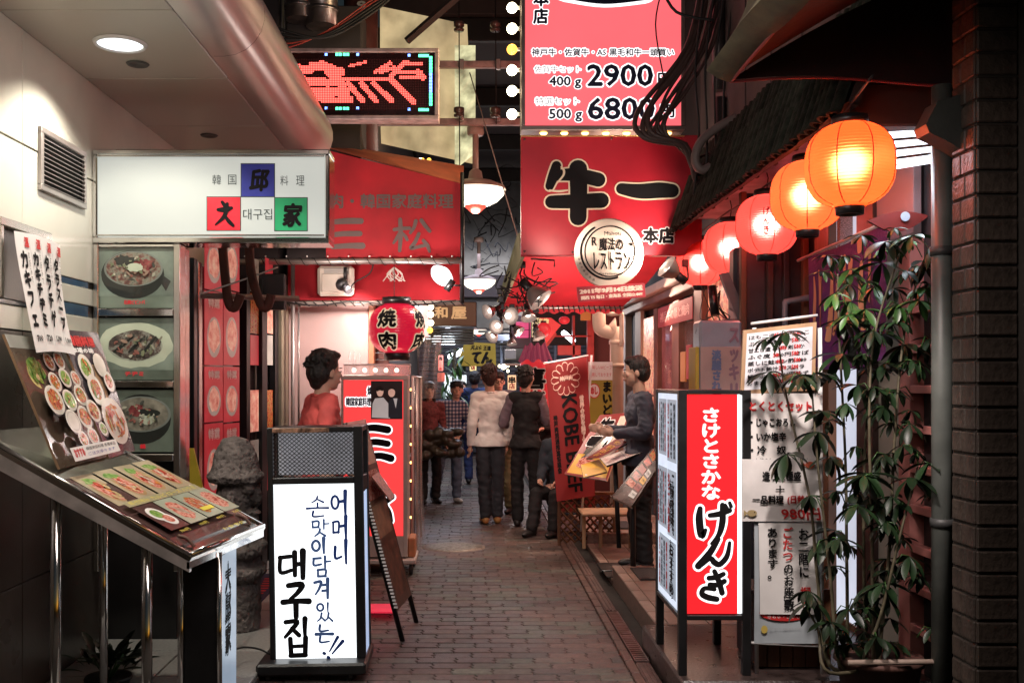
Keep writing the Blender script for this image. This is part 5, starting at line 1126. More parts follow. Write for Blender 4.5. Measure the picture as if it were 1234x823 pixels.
# vinyl display case with string light along the alley
vc = thing('vinyl_case','clear vinyl-wrapped display case with string lights along the alley','display case',(-.7,9.6,0))
vin=mat('clear_vinyl',(.55,.42,.40),.1,alpha=.30,var=.3,scale=4,bump=.5,bscale=6)
MB().grid(lambda u,v: V((-.50+.012*sin(u*22+v*5)+.04*(1-v)*(1-v), 8.72+1.5*u, .03+1.6*v)),30,12,vin).build('vinyl_sheet',vc)
mb=MB(); 
for yv in (8.72,9.5,10.22): mb.tube([(-.50,yv,0),(-.50,yv,1.64)],.012,fr_,6)
mb.tube([(-.50,8.72,1.64),(-.50,10.22,1.64)],.012,fr_,6); mb.build('frame',vc)
bx(-.95,-.56,8.8,10.2,.02,.9,mat('case_dark',(.10,.04,.04),.5,var=.4,scale=5),.01).build('counter',vc)
for z in (1.1,1.35): bx(-.93,-.58,8.8,10.2,z,z+.015,mat('shelf_glass',(.3,.2,.2),.2),.002).build('shelf',vc)
for k in range(9): MB().ball((-.515,8.74+.0*k,.25+k*.16),.012,mat('amber_dot',(1,.45,.12),.3,es=5,var=0),8).build('string_bulb',vc)
for k in range(14):
    MB().lathe([(.001,0),(.04,.0),(.045,.06),(.03,.12),(.015,.15)],(-.7+.1*(k%2),8.9+.09*k,.92 if k%3 else 1.12),mat(('bottle_green','bottle_amber','bottle_red')[k%3],((.05,.2,.06),(.5,.2,.04),(.5,.04,.04))[k%3],.15,coat=.5,es=.05),n=10).build('bottle',vc)
lamp('POINT','display_case_light',(-.72,9.6,1.5),5,(1,.7,.5),.08)
rw=tag(MB().box(X_(446,7.0),X_(478,7.0),6.75,7.0,.035,.045,mat('lit_red_tray',(.8,.02,.06),.4,es=.5),.003).build('red_tray'),'flat glowing red tray lying on the paving behind the white lit sign','tray')
lamp('SPOT','rear_wall_spot',W(425,345,8.3),55,(1,.80,.74),.06,W(395,450,8.9),110)
# ================= Korean lit sign =================
ks = thing('lit_sign','white lit sign box with blue and black brush lettering and a mesh top','sign',(-.8,5.6,.0))
YK=5.42; x0,x1=X_(326,YK),X_(441,YK); zt=Z_(514,5.47); zm=Z_(583,YK); zb=Z_(797,YK); mb=MB(); ye=5.74
for (a,b) in ((x0,YK),(x1-.05,YK),(x0,ye-.04),(x1-.05,ye-.04)): mb.box(a,a+(.03 if a<-.9 else .05),b,b+.04,.1,zt,black,.004)
mb.box(x0+.03,x1-.05,YK,YK+.04,zt-.03,zt,black,.004); mb.box(x0+.03,x1-.05,YK,YK+.04,zm,zm+.035,black,.003); mb.box(x0+.03,x1-.05,YK,YK+.04,.1,zb,black,.003)
mb.box(x1-.045,x1-.004,YK+.04,ye-.04,zt-.03,zt-.001,black,.003); mb.box(x1-.045,x1-.004,YK+.04,ye-.04,zm-.05,zm+.035,black,.003); mb.box(x0+.002,x1-.05,YK+.041,ye,zt-.012,zt-.002,black,.003); mb.build('frame',ks)
bx(x0+.03,x0+.34,YK-.004,YK-.001,zt-.028,zt-.004,mat('worn_brass_edge',(.55,.32,.22),.3,.7,var=.5,scale=40),.001).build('edge_strip',ks)
bx(x0+.03,x1-.049,YK+.015,YK+.03,zb+.0,zm-.001,glow_w,.001).build('lit_panel',ks); bx(x1-.012,x1-.008,YK+.05,ye-.05,zb,zm-.06,mat('lit_blue_side',(.55,.7,1),.3,es=.5),.001).build('side_panel',ks)
bx(x0+.02,x1-.055,YK+.05,ye-.04,.12,zm,blackm,.002).build('case',ks)
bx(x0-.06,x1+.01,YK-.1,ye+.03,.035,.1,black,.012).build('base',ks); 
mb=MB()
for a in (x0,x1-.08):
    for b in (YK-.05,ye-.03): mb.lathe([(.001,-.012),(.03,-.012),(.034,0),(.03,.012),(.001,.012)],(a,b,.034),blackm,axis=(1,0,0),n=14)
mb.build('caster',ks)
# expanded mesh
mb=MB(); za,zc=zm+.036,zt-.031; xa,xb=x0+.031,x1-.051; nx,nz=17,11; dx=(xb-xa)/nx; dz=(zc-za)/nz
mesh_m=mat('mesh_black',(.02,.02,.02),.4)
for j in range(nz):
    for i in range(nx):
        cx=xa+(i+.5)*dx; cz=za+(j+.5)*dz
        for (p,q) in (((-.5,0),(0,.5)),((0,.5),(.5,0)),((.5,0),(0,-.5)),((0,-.5),(-.5,0))):
            a=V((cx+p[0]*dx,YK+.012,cz+p[1]*dz)); b=V((cx+q[0]*dx,YK+.012,cz+q[1]*dz)); d=(b-a).normalized(); n_=V((-d.z,0,d.x))*.0022
            mb.add([a-n_,b-n_,b+n_,a+n_],[(0,1,2,3)],mesh_m)
        for s_ in (-1,1): a=V((cx-dx*.18,YK+.0125,cz)); mb.add([a+V((0,0,-.0015+.006*s_)),a+V((dx*.36,0,-.0015+.006*s_)),a+V((dx*.36,0,.0015+.006*s_)),a+V((0,0,.0015+.006*s_))],[(0,1,2,3)],mesh_m) if s_>0 and j<6 else None
mb.build('mesh_grille',ks)['kind']='stuff'
bx(xa,xb,YK+.16,YK+.18,za,zc,mat('grille_reflector',(.62,.62,.68),.4,es=.22,var=.15),.001).build('reflector',ks)
P=front(ks,331,585,432,796,YK+.015); blu=mat('blue_brush',(.02,.06,.28),.5,var=0); blu2=mat('blue_brush_light',(.10,.20,.50),.5,var=0)
hangul(P,[('o',(0,.15,.5,.8)),('eo',(.5,0,1,1))],(402,592,422,620),blu); hangul(P,[('m',(.0,.2,.5,.8)),('eo',(.52,0,1,1))],(403,622,422,649),blu); hangul(P,[('n',(.0,.25,.55,.85)),('i',(.6,0,1,1))],(405,651,423,679),blu)
hangul(P,[('s',(.2,0,.8,.3)),('oh',(.0,.32,1,.65)),('n',(.2,.7,.85,1))],(373,598,399,623),blu); hangul(P,[('m',(.05,.05,.5,.5)),('a',(.58,0,1,.55)),('s',(.2,.55,.8,1))],(377,626,400,646),blu2); hangul(P,[('o',(0,.1,.6,.9)),('i',(.65,0,1,1))],(378,648,396,666),blu2)
hangul(P,[('d',(0,.05,.5,.45)),('a',(.55,0,1,.55)),('m',(.2,.6,.8,1))],(379,670,401,695),blu2); hangul(P,[('g',(0,.1,.55,.8)),('yeo',(.5,0,1,1))],(380,697,399,720),blu2); hangul(P,[('o',(.05,0,.5,.45)),('i',(.62,0,.85,.5)),('ss',(.1,.55,1,1))],(382,726,402,748),blu2)
hangul(P,[('n',(.15,0,.8,.4)),('u_',(0,.4,1,.62)),('n',(.15,.62,.85,1))],(382,752,402,774),blu2); P.strokes([[(408,767,4),(398,784,2)],[(414,772,4.5),(401,787,2)],[(391,786,4),(392,786.5,4)],[(396,791,4),(397,791.5,4)]],blu)
hangul(P,[('d',(0,.15,.5,.85)),('ae',(.5,0,1,1))],(338,663,371,695),ink,1.75); hangul(P,[('g',(.15,0,.85,.45)),('u',(0,.4,1,1))],(343,702,374,742),ink,1.9); hangul(P,[('j',(0,.05,.6,.5)),('i',(.62,0,1,.55)),('b',(.1,.5,.95,1))],(344,744,375,790),ink,1.75)
P.done(); ks.rotation_euler=(0,R(-.9),0)
# leaning A-board
ab = thing('leaning_board','dark menu board with white dotted edge leaning against the white lit sign','menu board',(-.4,6.3,0))
b0=V((-.40,6.17,0)); b1=V((-.74,6.02,1.36)); dY=V((.06,.48,0)); n_=V((.95,0,.25)).normalized()
MB().slab([b1,b1+dY,b0+dY*1.0+(b1-b0)*.14,b0+(b1-b0)*.14],.03,mat('board_dark_wood',(.10,.045,.03),.35,var=.4,scale=8),n=n_,m2=black).build('panel',ab)
mb=MB()
for o_ in (V((0,0,0)),dY): mb.tube([b1+o_-n_*.015,b0+o_-n_*.015],.017,black,6)
mb.build('leg',ab)
mb=MB(); dd=(b1-b0)
for k in range(52):
    p=b0+dd*(.16+k*.0160); mb.box(p.x-.012,p.x+.012,p.y-.018,p.y-.014,p.z-.006,p.z+.006,paper,.001)
mb.build('edge_dot',ab)['kind']='stuff'
PB=Panel(ab,b1,b1+dY,b0+dY+dd*.14,b0+dd*.14,name='menu_print'); PB.n=n_
PB.rect(.05,.04,.95,.24,mat('menu_peach',(.62,.40,.28),.5,var=.2)); PB.rect(.08,.27,.9,.42,food); PB.rect(.08,.45,.9,.62,mat('menu_tan',(.35,.2,.12),.4,var=.3,scale=12)); PB.rect(.08,.66,.9,.95,mat('menu_umber',(.16,.07,.045),.4,var=.5,scale=14)); PB.done()
pr=thing('photo_card','wooden-toned food photo card jutting from the leaning menu board','menu',W(462,590,6.2))
MB().slab([W(448,574,6.1),W(456,568,6.5),W(476,597,6.6),W(471,603,6.15)],.012,mat('card_wood',(.35,.15,.11),.4,var=.4,scale=14,stretch=(1,1,6)),n=V((.4,-.6,.6)).normalized()).build('card',pr)
# stone statue
st = thing('stone_statue','rough dark volcanic stone statue of a squat hatted figure in the doorway','statue',(-1.47,6.25,.056))
lava=mat('lava_stone',(.15,.125,.115),.95,var=.35,scale=9,bump=.9,bscale=38)
def blob_mesh(mb,vox,name,m,smooth=0,disp=None,mats=None):
    me=mb.mesh('b'); o=bpy.data.objects.new('b',me); COL.objects.link(o); md=o.modifiers.new('r','REMESH'); md.mode='VOXEL'; md.voxel_size=vox; md.use_smooth_shade=True
    if smooth: s2=o.modifiers.new('s','SMOOTH'); s2.iterations=smooth; s2.factor=.5
    dg=bpy.context.evaluated_depsgraph_get(); r=bpy.data.meshes.new_from_object(o.evaluated_get(dg)); bpy.data.objects.remove(o); bpy.data.meshes.remove(me)
    r.materials.clear(); r.materials.append(m); r.name=name
    if disp:
        nr_=[v.normal.copy() for v in r.vertices]
        for v,n1 in zip(r.vertices,nr_): v.co=v.co+n1*disp(v.co)
    for p in r.polygons: p.use_smooth=True; p.material_index=0
    r.update(); return r
def addm(me,name,root,kind=None):
    o=bpy.data.objects.new(name,me); COL.objects.link(o); o.parent=root; ORG[o.name]=ORG[root.name]; return o
mb=MB()
mb.lathe([(.001,0),(.155,0),(.165,.15),(.15,.35),(.16,.55),(.15,.68),(.11,.74),(.10,.76),(.001,.76)],(0,0,0),lava,n=20,sy=.85)
mb.ball((0,0,.84),(.125,.12,.15),lava,16); mb.lathe([(.001,.9),(.165,.92),(.185,.96),(.15,1.0),(.13,1.10),(.08,1.19),(.001,1.21)],(0,0,0),lava,n=20)
mb.ball((.135,-.02,.83),(.045,.04,.065),lava,10).ball((.12,-.03,.735),(.055,.06,.022),lava,8).ball((.11,-.03,.695),(.05,.055,.02),lava,8).ball((.10,-.085,.885),(.042,.042,.036),lava,8).ball((.11,.06,.885),(.042,.042,.036),lava,8).ball((.0,-.125,.82),(.03,.03,.07),lava,8).ball((.06,-.09,.93),(.10,.06,.022),lava,8)
for z,y_ in ((.50,-.05),(.36,.0)):
    mb.tube([(-.1,-.10,z+.06),(.05,-.13,z),(.14,-.06,z),(.16,.02,z+.03)],.045,lava,10,spl=3)
    for k in range(4): mb.ball((.15,-.07+.028*k,z-.012*k),(.03,.013,.016),lava,8)
me=blob_mesh(mb,.009,'body',lava,5,lambda c: .006*noise.noise(c*24)+.004*noise.noise(c*7)-.03*max(0,noise.noise(c*50)-.12))
for v in me.vertices: pass
addm(me,'body',st)
mtt=tag(bx(X_(298,7.4),X_(329,7.4),6.9,8.0,.05,.062,mat('navy_mat',(.02,.02,.05),.9,var=.3),.004).build('door_mat'),'navy doormat with a red pattern lying behind the stone statue','doormat')
P=Panel(mtt,V((X_(300,7.4),7.9,.062)),V((X_(328,7.4),7.9,.062)),V((X_(328,7.4),7.0,.062)),V((X_(300,7.4),7.0,.062)),name='red_pattern'); P.n=V((0,0,1))
for k in range(8): P.rect(.2+.06*(k%3),.1+k*.1,.8,.15+k*.1,mat('mat_red',(.4,.03,.03),.9))
P.done()
wd=thing('small_easel','small pale folded easel leg leaning by the foot of the statue','easel',W(282,750,5.9))
MB().tube([W(272,690,5.75),W(281,748,5.75)],.014,paper,6).tube([W(272,690,5.8),W(274,748,5.85)],.010,paper,6).build('leg',wd)
cab=tag(MB().tube([W(272,788,5.3),W(290,780,5.5),W(310,781,5.5),W(326,788,5.45)],.006,blackm,5,spl=5).build('power_cable'),'black power cable running over the pale granite slab to the white lit sign','cable')
# small potted plant low left
def leaf_mesh(L,Wd,name,m,fold=.25,droop=.25,n=6):
    mb=MB(); vs=[]
    for i in range(n+1):
        t=i/n; w_=Wd*math.sin(pi*min(1,t**1.25*.97+.015))**.8*(1 if i<n else 0); z=-droop*L*t*t
        vs+=[V((-w_/2,L*t,z+fold*w_/2)),V((0,L*t,z)),V((w_/2,L*t,z+fold*w_/2))]
    mb.add(vs,[(3*i+k,3*i+k+1,3*i+4+k,3*i+3+k) for i in range(n) for k in (0,1)],m,True); return mb.mesh(name)
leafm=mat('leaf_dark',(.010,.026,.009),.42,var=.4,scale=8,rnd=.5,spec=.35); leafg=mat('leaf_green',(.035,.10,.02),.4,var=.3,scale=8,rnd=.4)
pp=thing('small_potted_plant','low leafy green plant in a dark pot between the chrome posts','potted plant',(-1.85,5.1,0))
MB().lathe([(.001,0),(.09,0),(.11,.09),(.12,.09),(.115,.105),(.10,.10),(.001,.08)],(-1.85,5.1,.0),blackm,n=20).build('pot',pp)
lm=leaf_mesh(.13,.045,'leaf',leafm)
for k in range(46):
    a=random.uniform(0,2*pi); el=random.uniform(.1,1.2); r_=random.uniform(0,.13)
    inst(lm,'leaf',pp,(-1.85+r_*cos(a),5.1+r_*sin(a),.11+random.uniform(0,.10)),rot=(el,0,a-pi/2),sc=(random.uniform(.7,1.2),)*3)
mb=MB()
for k in range(8): a=k*.8; mb.tube([(-1.85,5.1,.07),(-1.85+.08*cos(a),5.1+.08*sin(a),.2)],.005,leafg,5)
mb.build('stem',pp)
# ================= schefflera =================
sp_=thing('potted_schefflera','tall leafy umbrella plant with many thin stems in front of the purple curtain','potted plant',(1.95,4.75,0))
MB().lathe([(.001,0),(.15,0),(.19,.28),(.205,.28),(.20,.31),(.18,.30),(.001,.27)],(1.95,4.75,0),mat('terracotta_dark',(.09,.04,.03),.7,var=.3),n=26).build('pot',sp_)
stemm=mat('stem_brown',(.10,.085,.05),.6,var=.3,scale=20)
lm=leaf_mesh(.118,.037,'leaf',leafm,droop=.3,fold=.35); lg=leaf_mesh(.10,.032,'leaf',leafg,droop=.25,fold=.35)
stems=[[(1000,800),(985,690),(975,600),(950,480),(940,420)],[(1010,800),(1000,700),(985,560),(978,470)],[(1025,800),(1020,690),(1018,560),(1012,400),(1008,330)],[(1052,800),(1050,650),(1048,500),(1055,400),(1085,300)],[(1060,800),(1070,660),(1078,520),(1090,400),(1112,318)],[(1045,800),(1040,600),(1045,450),(1040,350)],[(1035,810),(1060,740),(1085,640),(1105,560)],[(1000,810),(985,760),(975,735)]]
clus=[]; rs_=random.Random(3)
for i,pts in enumerate(stems):
    Yy=[4.78,4.7,4.85,4.66,4.72,4.9,4.62,4.6][i]; P3=[W(x+rs_.uniform(-2,2),y,Yy+rs_.uniform(-.04,.04)) for x,y in pts]
    MB().tube([V((1.95+.02*i-.06,4.75,.27))]+P3,[.011,.004],stemm,7,spl=6).build('stem',sp_)
    for k in range(1,len(P3)):
        for j in range([1,2,3,3,3,3,3,1][i]):
            t=(j+1)/3; p=P3[k-1]*(1-t)+P3[k]*t
            if p.z<.35: continue
            clus.append((p,i))
    clus.append((P3[-1]+V((0,0,.03)),i)); clus.append((P3[-1]+V((0,0,.06)),i))
extra=[(1030,580),(1058,575),(1040,430),(1075,440),(1100,470),(1110,440),(1060,350),(1020,360),(1090,330),(1120,360),(1100,380),(1070,300),(1040,300),(1110,600),(1080,720),(1098,700),(1115,690),(1015,620),(1000,780),(1040,790),(1090,780),(1105,760),(950,455),(1075,640),(1062,610),(1052,680),(1045,400),(1065,410),(1085,400),(1100,420),(1030,410),(1050,450),(1030,380),(1060,380),(1090,360),(1110,410),(1045,330),(1020,390),(1015,430),(1070,480),(1090,500),(1060,520),(1020,500)]
for x,y in extra: clus.append((W(x,y,4.72+rs_.uniform(-.1,.12)),9))
tw_=MB(); bulk=MB(); nl=0
for (p,i) in clus:
    a=rs_.uniform(0,2*pi); c_=p+V((cos(a)*.07,sin(a)*.05,rs_.uniform(.0,.06))); tw_.tube([p+V((0,0,-.03)),(p+c_)/2+V((0,0,.015)),c_],.0028,leafg,4)
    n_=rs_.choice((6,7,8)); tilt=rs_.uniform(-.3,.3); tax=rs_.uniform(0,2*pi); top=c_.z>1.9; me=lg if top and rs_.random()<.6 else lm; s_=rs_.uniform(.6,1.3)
    for k in range(n_):
        az=2*pi*k/n_+rs_.uniform(-.2,.2); el=rs_.uniform(-.95,.1)+tilt*cos(az-tax); sc=s_*rs_.uniform(.8,1.1)
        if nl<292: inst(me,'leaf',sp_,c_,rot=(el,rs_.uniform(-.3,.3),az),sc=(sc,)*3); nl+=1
        else:
            M=Matrix.Translation(c_)@Matrix.Rotation(az,4,'Z')@Matrix.Rotation(rs_.uniform(-.3,.3),4,'Y')@Matrix.Rotation(el,4,'X')@Matrix.Scale(sc,4)
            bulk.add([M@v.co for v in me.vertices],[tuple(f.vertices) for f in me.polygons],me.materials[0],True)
tw_.build('twig',sp_)['kind']='stuff'
if bulk.v: bulk.build('foliage',sp_)['kind']='stuff'
ban=thing('bamboo_rail','pale horizontal rail tied across the stems of the umbrella plant','rail',W(1060,798,4.6))
MB().tube([W(1022,798,4.6),W(1148,797,4.5)],.013,mat('rail_pale',(.36,.27,.22),.6),8).build('rail',ban)
# ================= waiter area menus =================
def board(q,label,m,nm='menu_board',t=.015,m2=None,cat='menu board'):
    th=thing(nm,label,cat,q[3]); MB().slab(q,t,m,m2=m2 or chrome2).build('board',th); return th,Panel(th,*q,name='menu_print')
q=[W(723,500,9.3),W(760,497,9.05),W(731,579,8.75),W(680,571,9.0)]
th,P=board(q,'large slanted red menu board with big black characters, furthest from the viewer',mat('menu_red',(.62,.05,.04),.35,es=.12))
P.rect(.04,.66,.96,.97,mat('menu_yellow',(.75,.42,.05),.4)); P.text('牛',.14,.08,.62,.34,ink,bold=.02,out=paper,outr=.04); P.text('一',.14,.40,.62,.5,ink,bold=.03,out=paper,outr=.045); P.disc(.4,.8,.25,.1,food,14,wob=.15); P.rect(.72,.05,.95,.6,mat('menu_cream',(.75,.62,.5),.4)); P.done()
q=[W(740,545,8.55),W(757,528,8.5),W(720,543,8.4),W(705,552,8.45)]
q=[W(706,552,8.6),W(745,527,8.6),W(757,533,8.45),W(722,552,8.4)]
th,P=board(q,'dark red open menu booklet lying above the white menu on the stand',mat('menu_darkred',(.22,.03,.025),.4,var=.3),'menu_booklet',cat='menu'); P.text('お品書き',.1,.2,.9,.7,MATS['menu_yellow'],res=1); P.done()
q=[W(700,560,8.5),W(722,553,8.6),W(732,568,8.3),W(703,575,8.3)]
th,P=board(q,'clear-covered yellow price menu under the dark red booklet',MATS['menu_yellow'],'menu_booklet',cat='menu'); P.rect(.1,.1,.45,.9,paper); P.text('ランチ 1,500',.15,.3,.9,.7,ink,res=1,bold=.01); P.done()
q=[W(722,551,8.45),W(772,536,8.45),W(778,543,8.2),W(731,561,8.15)]
th,P=board(q,'open white menu with red printing lit on the black stand in front of the waiter',mat('menu_white_lit',(.80,.66,.60),.4),'open_menu',m2=black,cat='menu')
for k in range(6): P.text('和牛コース 肉盛合せ 3,800',.06+.0*k,.1+k*.14,.46,.18+k*.14,inkr,res=1); P.text('特選カルビ ロース 2,900',.54,.1+k*.14,.95,.18+k*.14,inkr,res=1)
P.rect(.497,.0,.503,1,ink); P.done()
q=[W(779,548,8.1),W(792,540,8.0),W(790,566,7.75),W(761,609,7.7)]
q=[W(790,536,8.0),W(797,556,7.8),W(761,610,7.55),W(737,598,7.75)]
th,P=board(q,'long dark photo menu board slanting down, nearest to the red lit sign',mat('menu_black_red',(.07,.025,.02),.25,var=.4,scale=8,coat=.5),t=.03,m2=chrome2)
for k,m in enumerate((glow_red,food,mat('menu_red'),food2,food)): P.rect(.1,.06+.14*k,.55,.17+.14*k,mat('menu_photo_red',(.40,.05,.035),.3,var=.5,scale=25) if k%2 else m if m is not glow_red else food2)
for k in range(4): P.rect(.6,.3+.15*k,.9,.42+.15*k,(paper,mat('menu_yellow'),mat('menu_red'),paper)[k]); P.text('1,980',.62,.33+.15*k,.88,.39+.15*k,ink,res=1)
P.done()
sd=thing('menu_stand','black pole stand on a square base carrying the open white menu','stand',W(745,661,8.3))
MB().tube([W(741,556,8.35),W(746,660,8.3)],.02,black,8).build('pole',sd); c=W(745,661,8.35); bx(c.x-.16,c.x+.13,8.2,8.55,.03,.05,black,.006).build('base',sd)
s2=thing('menu_stand','black pole stand holding the long slanting photo menu beside the waiter','stand',W(763,680,7.95))
MB().tube([W(762,575,7.95),W(763,684,7.93)],.022,black,8).build('pole',s2)
for (x0,x1,y0,y1,z,l_) in ((726,768,7.98,8.5,.0285,'black rubber mat on the low tiles under the waiter\'s stand'),(765,795,7.35,7.8,.136,'black mat on the raised step beside the red stool'),(716,760,9.9,10.4,.131,'dark mat on the farther step block')):
    tag(bx(X_(x0,(y0+y1)/2),X_(x1,(y0+y1)/2),y0,y1,z,z+.012,mat('mat_rubber',(.02,.014,.014),.7,var=.3,bump=.3),.004).build('rubber_mat'),l_,'mat')
rst=thing('red_stool','red padded stool standing on the step behind the black sign frame','stool',(1.42,6.9,.135))
bx(1.37,1.70,6.75,7.1,.60,.66,mat('stool_red',(.55,.06,.05),.4,coat=.3),.025).build('seat',rst); bx(1.375,1.695,6.755,7.095,.665,.70,MATS['stool_red'],.015).build('cushion',rst)
for a in (1.39,1.65):
    for b in (6.78,7.05): bx(a,a+.035,b,b+.035,.135,.6,wood,.004).build('leg',rst)
mb=MB(); mb.box(1.428,1.647,6.79,6.81,.28,.31,wood,.004); mb.build('stretcher',rst)
lat=thing('lattice_podium','brown wooden lattice box with a pale wooden deck behind the red banner','podium',(1.2,10,0))
mb=MB(); x0,x1=X_(674,9.75),X_(738,9.75); zt=Z_(598,9.75)
for k in range(-8,12):
    for s_ in (1,-1):
        xa=x0+k*.075; 
        pts=[]
        for (x,z) in ((xa,.03),(xa+s_*(zt-.05),zt)):
            pts.append((x,z))
        (xa_,za_),(xb_,zb_)=pts
        def clipx(x,z,x2,z2,lim): t=(lim-x)/(x2-x); return (lim,z+(z2-z)*t)
        P0,P1=(xa_,za_),(xb_,zb_)
        if P0[0]<x0 and P1[0]<x0 or P0[0]>x1 and P1[0]>x1: continue
        if P0[0]<x0: P0=clipx(*P0,*P1,x0)
        if P1[0]<x0: P1=clipx(*P0,*P1,x0)
        if P0[0]>x1: P0=clipx(*P0,*P1,x1)
        if P1[0]>x1: P1=clipx(*P0,*P1,x1)
        mb.tube([(P0[0],9.72+.012*s_,P0[1]),(P1[0],9.72+.012*s_,P1[1])],.010,wood,4,sm=False)
mb.build('lattice',lat)
bx(x0-.02,x0+.01,9.7,9.74,0,zt+.02,wood,.004).build('post',lat); bx(x1,x1+.03,9.7,9.74,0,zt+.02,wood,.004).build('post',lat); bx(x0-.02,x1+.03,9.69,9.75,zt+.02,zt+.05,wood,.004).build('top_rail',lat)
bx(X_(700,9.3),X_(762,9.3),9.15,9.6,.36,.385,woodl,.006).build('deck',lat)
for a in (702,722,758): bx(X_(a,9.4),X_(a+4,9.4),9.4,9.44,.02,.36,woodl,.004).build('post',lat)
# KOBE banner
kb=thing('kobe_beef_banner','tall red banner with flower emblem and sideways KOBE BEEF lettering','banner',W(690,604,9.5))
YB=9.5; q=[W(657,439,YB),W(707,430,YB),W(717,597,YB),W(671,604,YB)]
bf_=mat('banner_fabric',(.68,.03,.03),.7,var=.08,scale=4,es=.03)
def kbp(u,v): return (q[0]*(1-u)+q[1]*u)*(1-v)+(q[3]*(1-u)+q[2]*u)*v+V((0,.012*sin(u*7+v*4),0))
MB().grid(kbp,12,24,bf_).build('cloth',kb)
class KB(Panel):
    lim = .08; asp = 1.0
    def pt(s,a,b,lift=None): return kbp(a,b)+V((0,-(s.lift if lift is None else lift)-.003,0))
P=KB(kb,*q)
mb_=P.mb
vs,fs_=glyphs('KOBE BEEF',False,2)
vs,fs_=split_tris(vs,fs_,.06,.15)
for dx_,dy_ in ((0,0),(.012,0),(-.012,0),(0,.004),(0,-.004),(.01,.004),(-.01,-.004)):
    P.mb().add([P.pt(.33+.36*(1-y)+dx_,.25+.70*x+dy_,P.lift) for x,y in vs],fs_,ink); P.lift+=.00004
wp=mat('banner_cream',(.82,.55,.45),.6)
P.text('世界の舌を魅了する',.76,.27,.87,.66,wp,bold=.006,vert=True,res=1); P.text('神戸肉流通推進協議会',.09,.38,.19,.80,ink,bold=.004,vert=True,res=1); P.text('神戸肉',.32,.112,.62,.14,wp,bold=.006,res=1)
for k in range(12):
    a=2*pi*k/12; ca,sa=cos(a),sin(a); cx_,cy_=.46,.13
    L_=[(cx_+ca*r1*1.0-sa*w1*1.0, cy_+(sa*r1+ca*w1)*.34,.014) for r1,w1 in ((.17,-.05),(.26,-.075),(.335,-.045),(.35,0),(.335,.045),(.26,.075),(.17,.05))]
    P.stroke([(x,y,.006) for x,y,w_ in L_],wp,n=2)
P.done()
MB().tube([W(655,438,YB+.03),W(709,428,YB+.03)],.008,white,6).tube([W(713,428,YB+.05),W(700,640,YB+.15)],.012,white,6).build('pole',kb)
yb2=thing('yellow_banner','yellow and white banner with black lettering behind the red one','banner',W(725,500,10.6)); YB2=10.6
q=[W(709,436,YB2),W(738,436,YB2),W(738,560,YB2),W(709,560,YB2)]
MB().slab(q,.01,mat('banner_yellow',(.75,.48,.05),.6,es=.05)).build('cloth',yb2); P=Panel(yb2,*q,px=(709,436,738,560)); P.rect(709,436,738,458,paper); P.text('美味しいAビーフ',710,440,737,445,inkr,res=1); P.text('使用しております',710,449,737,454,inkr,res=1); P.text('まいど',727,460,737,500,ink,bold=.9,vert=True); P.disc(716,471,7,9,paper,18); P.ring(716,471,6,7,inkr,ry=1.3); P.text('めし',712,466,720,475,inkr,bold=.5); P.done()
# ================= far background =================
end=thing('shutter_building','blue-grey shuttered building closing the far end of the alley','building',(0,22,0))
shm=mat('shutter_blue',(.075,.078,.10),.5,var=.25); ns=34
sh=bx(-3.4,4.4,-.0,.03,.004,.094,shm,.012).mesh('slat')
for k in range(ns): inst(sh,'slat',end,(0,22,k*.1))
bx(-6,6,22.04,23,-.02,8,mat('far_wall',(.07,.07,.075),.8,var=.2),.01).build('wall',end)
bx(-3.5,4.5,21.8,22.03,3.41,3.9,mat('far_header',(.16,.13,.14),.6),.02).build('header',end)
for (a,b) in ((645,648),(668,671)): bx(X_(a,21.9),X_(b,21.9),21.9,21.98,0,3.4,mat('far_post',(.20,.2,.24),.5),.01).build('post',end)
lw=MB().slab([W(535,452,21),W(562,452,21),W(562,480,21),W(535,480,21)],.1,mat('lit_window',(.85,.95,1),.3,es=1.1,var=.2,scale=3)).build('lit_sign_window'); tag(lw,'bright white lit shop window at the end of the alley behind the boy','window')
lamp('AREA','far_street_light',(0,19.5,4.2),40,(.7,.76,1),sx=4,sy=2,target=(0,21,0)); lamp('POINT','far_shop_light',(.9,17.0,2.6),45,(1,.85,.8),.2); lamp('AREA','far_ground_light',(-.2,15.5,3.6),110,(.70,.78,1),sx=2,sy=4,target=(-.1,15.5,0))
for (px,py,s_,m) in ((607,442,.045,bulb_m),(612,447,.025,bulb_m)): tag(MB().ball(W(px,py,17),s_,m,10).build('bare_bulb'),['bright bare bulb in front of the blue shutter','small bulb beside the bright bare one at the blue shutter'][px>608],'light bulb')
tube_=tag(MB().tube([W(543,430,16),W(566,419,17.5)],.05,tube_m,8).build('fluorescent_tube'),'slanting white fluorescent tube beside the yellow sign','light'); 
bg_=thing('apartment_building','grey apartment building seen in the gap above the hanging lamps','building',(1,27,2))
apm=mat('apartment_grey',(.22,.205,.19),.8,var=.2,scale=2)
YG=26; bx(X_(530,YG),X_(700,YG),YG,YG+2,3.7,Z_(140,YG),apm,.02).build('wall',bg_); wn=mat('dark_window',(.015,.016,.02),.15,coat=.5)
for (a,b,c_,d,m) in ((560,578,160,190,wn),(580,603,160,190,wn),(612,640,158,190,wn),(606,626,252,285,mat('pale_window',(.30,.30,.34),.3,es=.08)),(562,575,300,330,wn),(604,640,272,345,mat('brown_brick_wall',(.09,.05,.045),.8)),(556,600,282,330,mat('lit_grey',(.16,.165,.17),.5,es=.03))):
    f_=bx(X_(a,YG),X_(b,YG),YG-.1,YG-.002,Z_(d,YG),Z_(c_,YG),m,.01).build('window' if m is wn else 'panel',bg_)
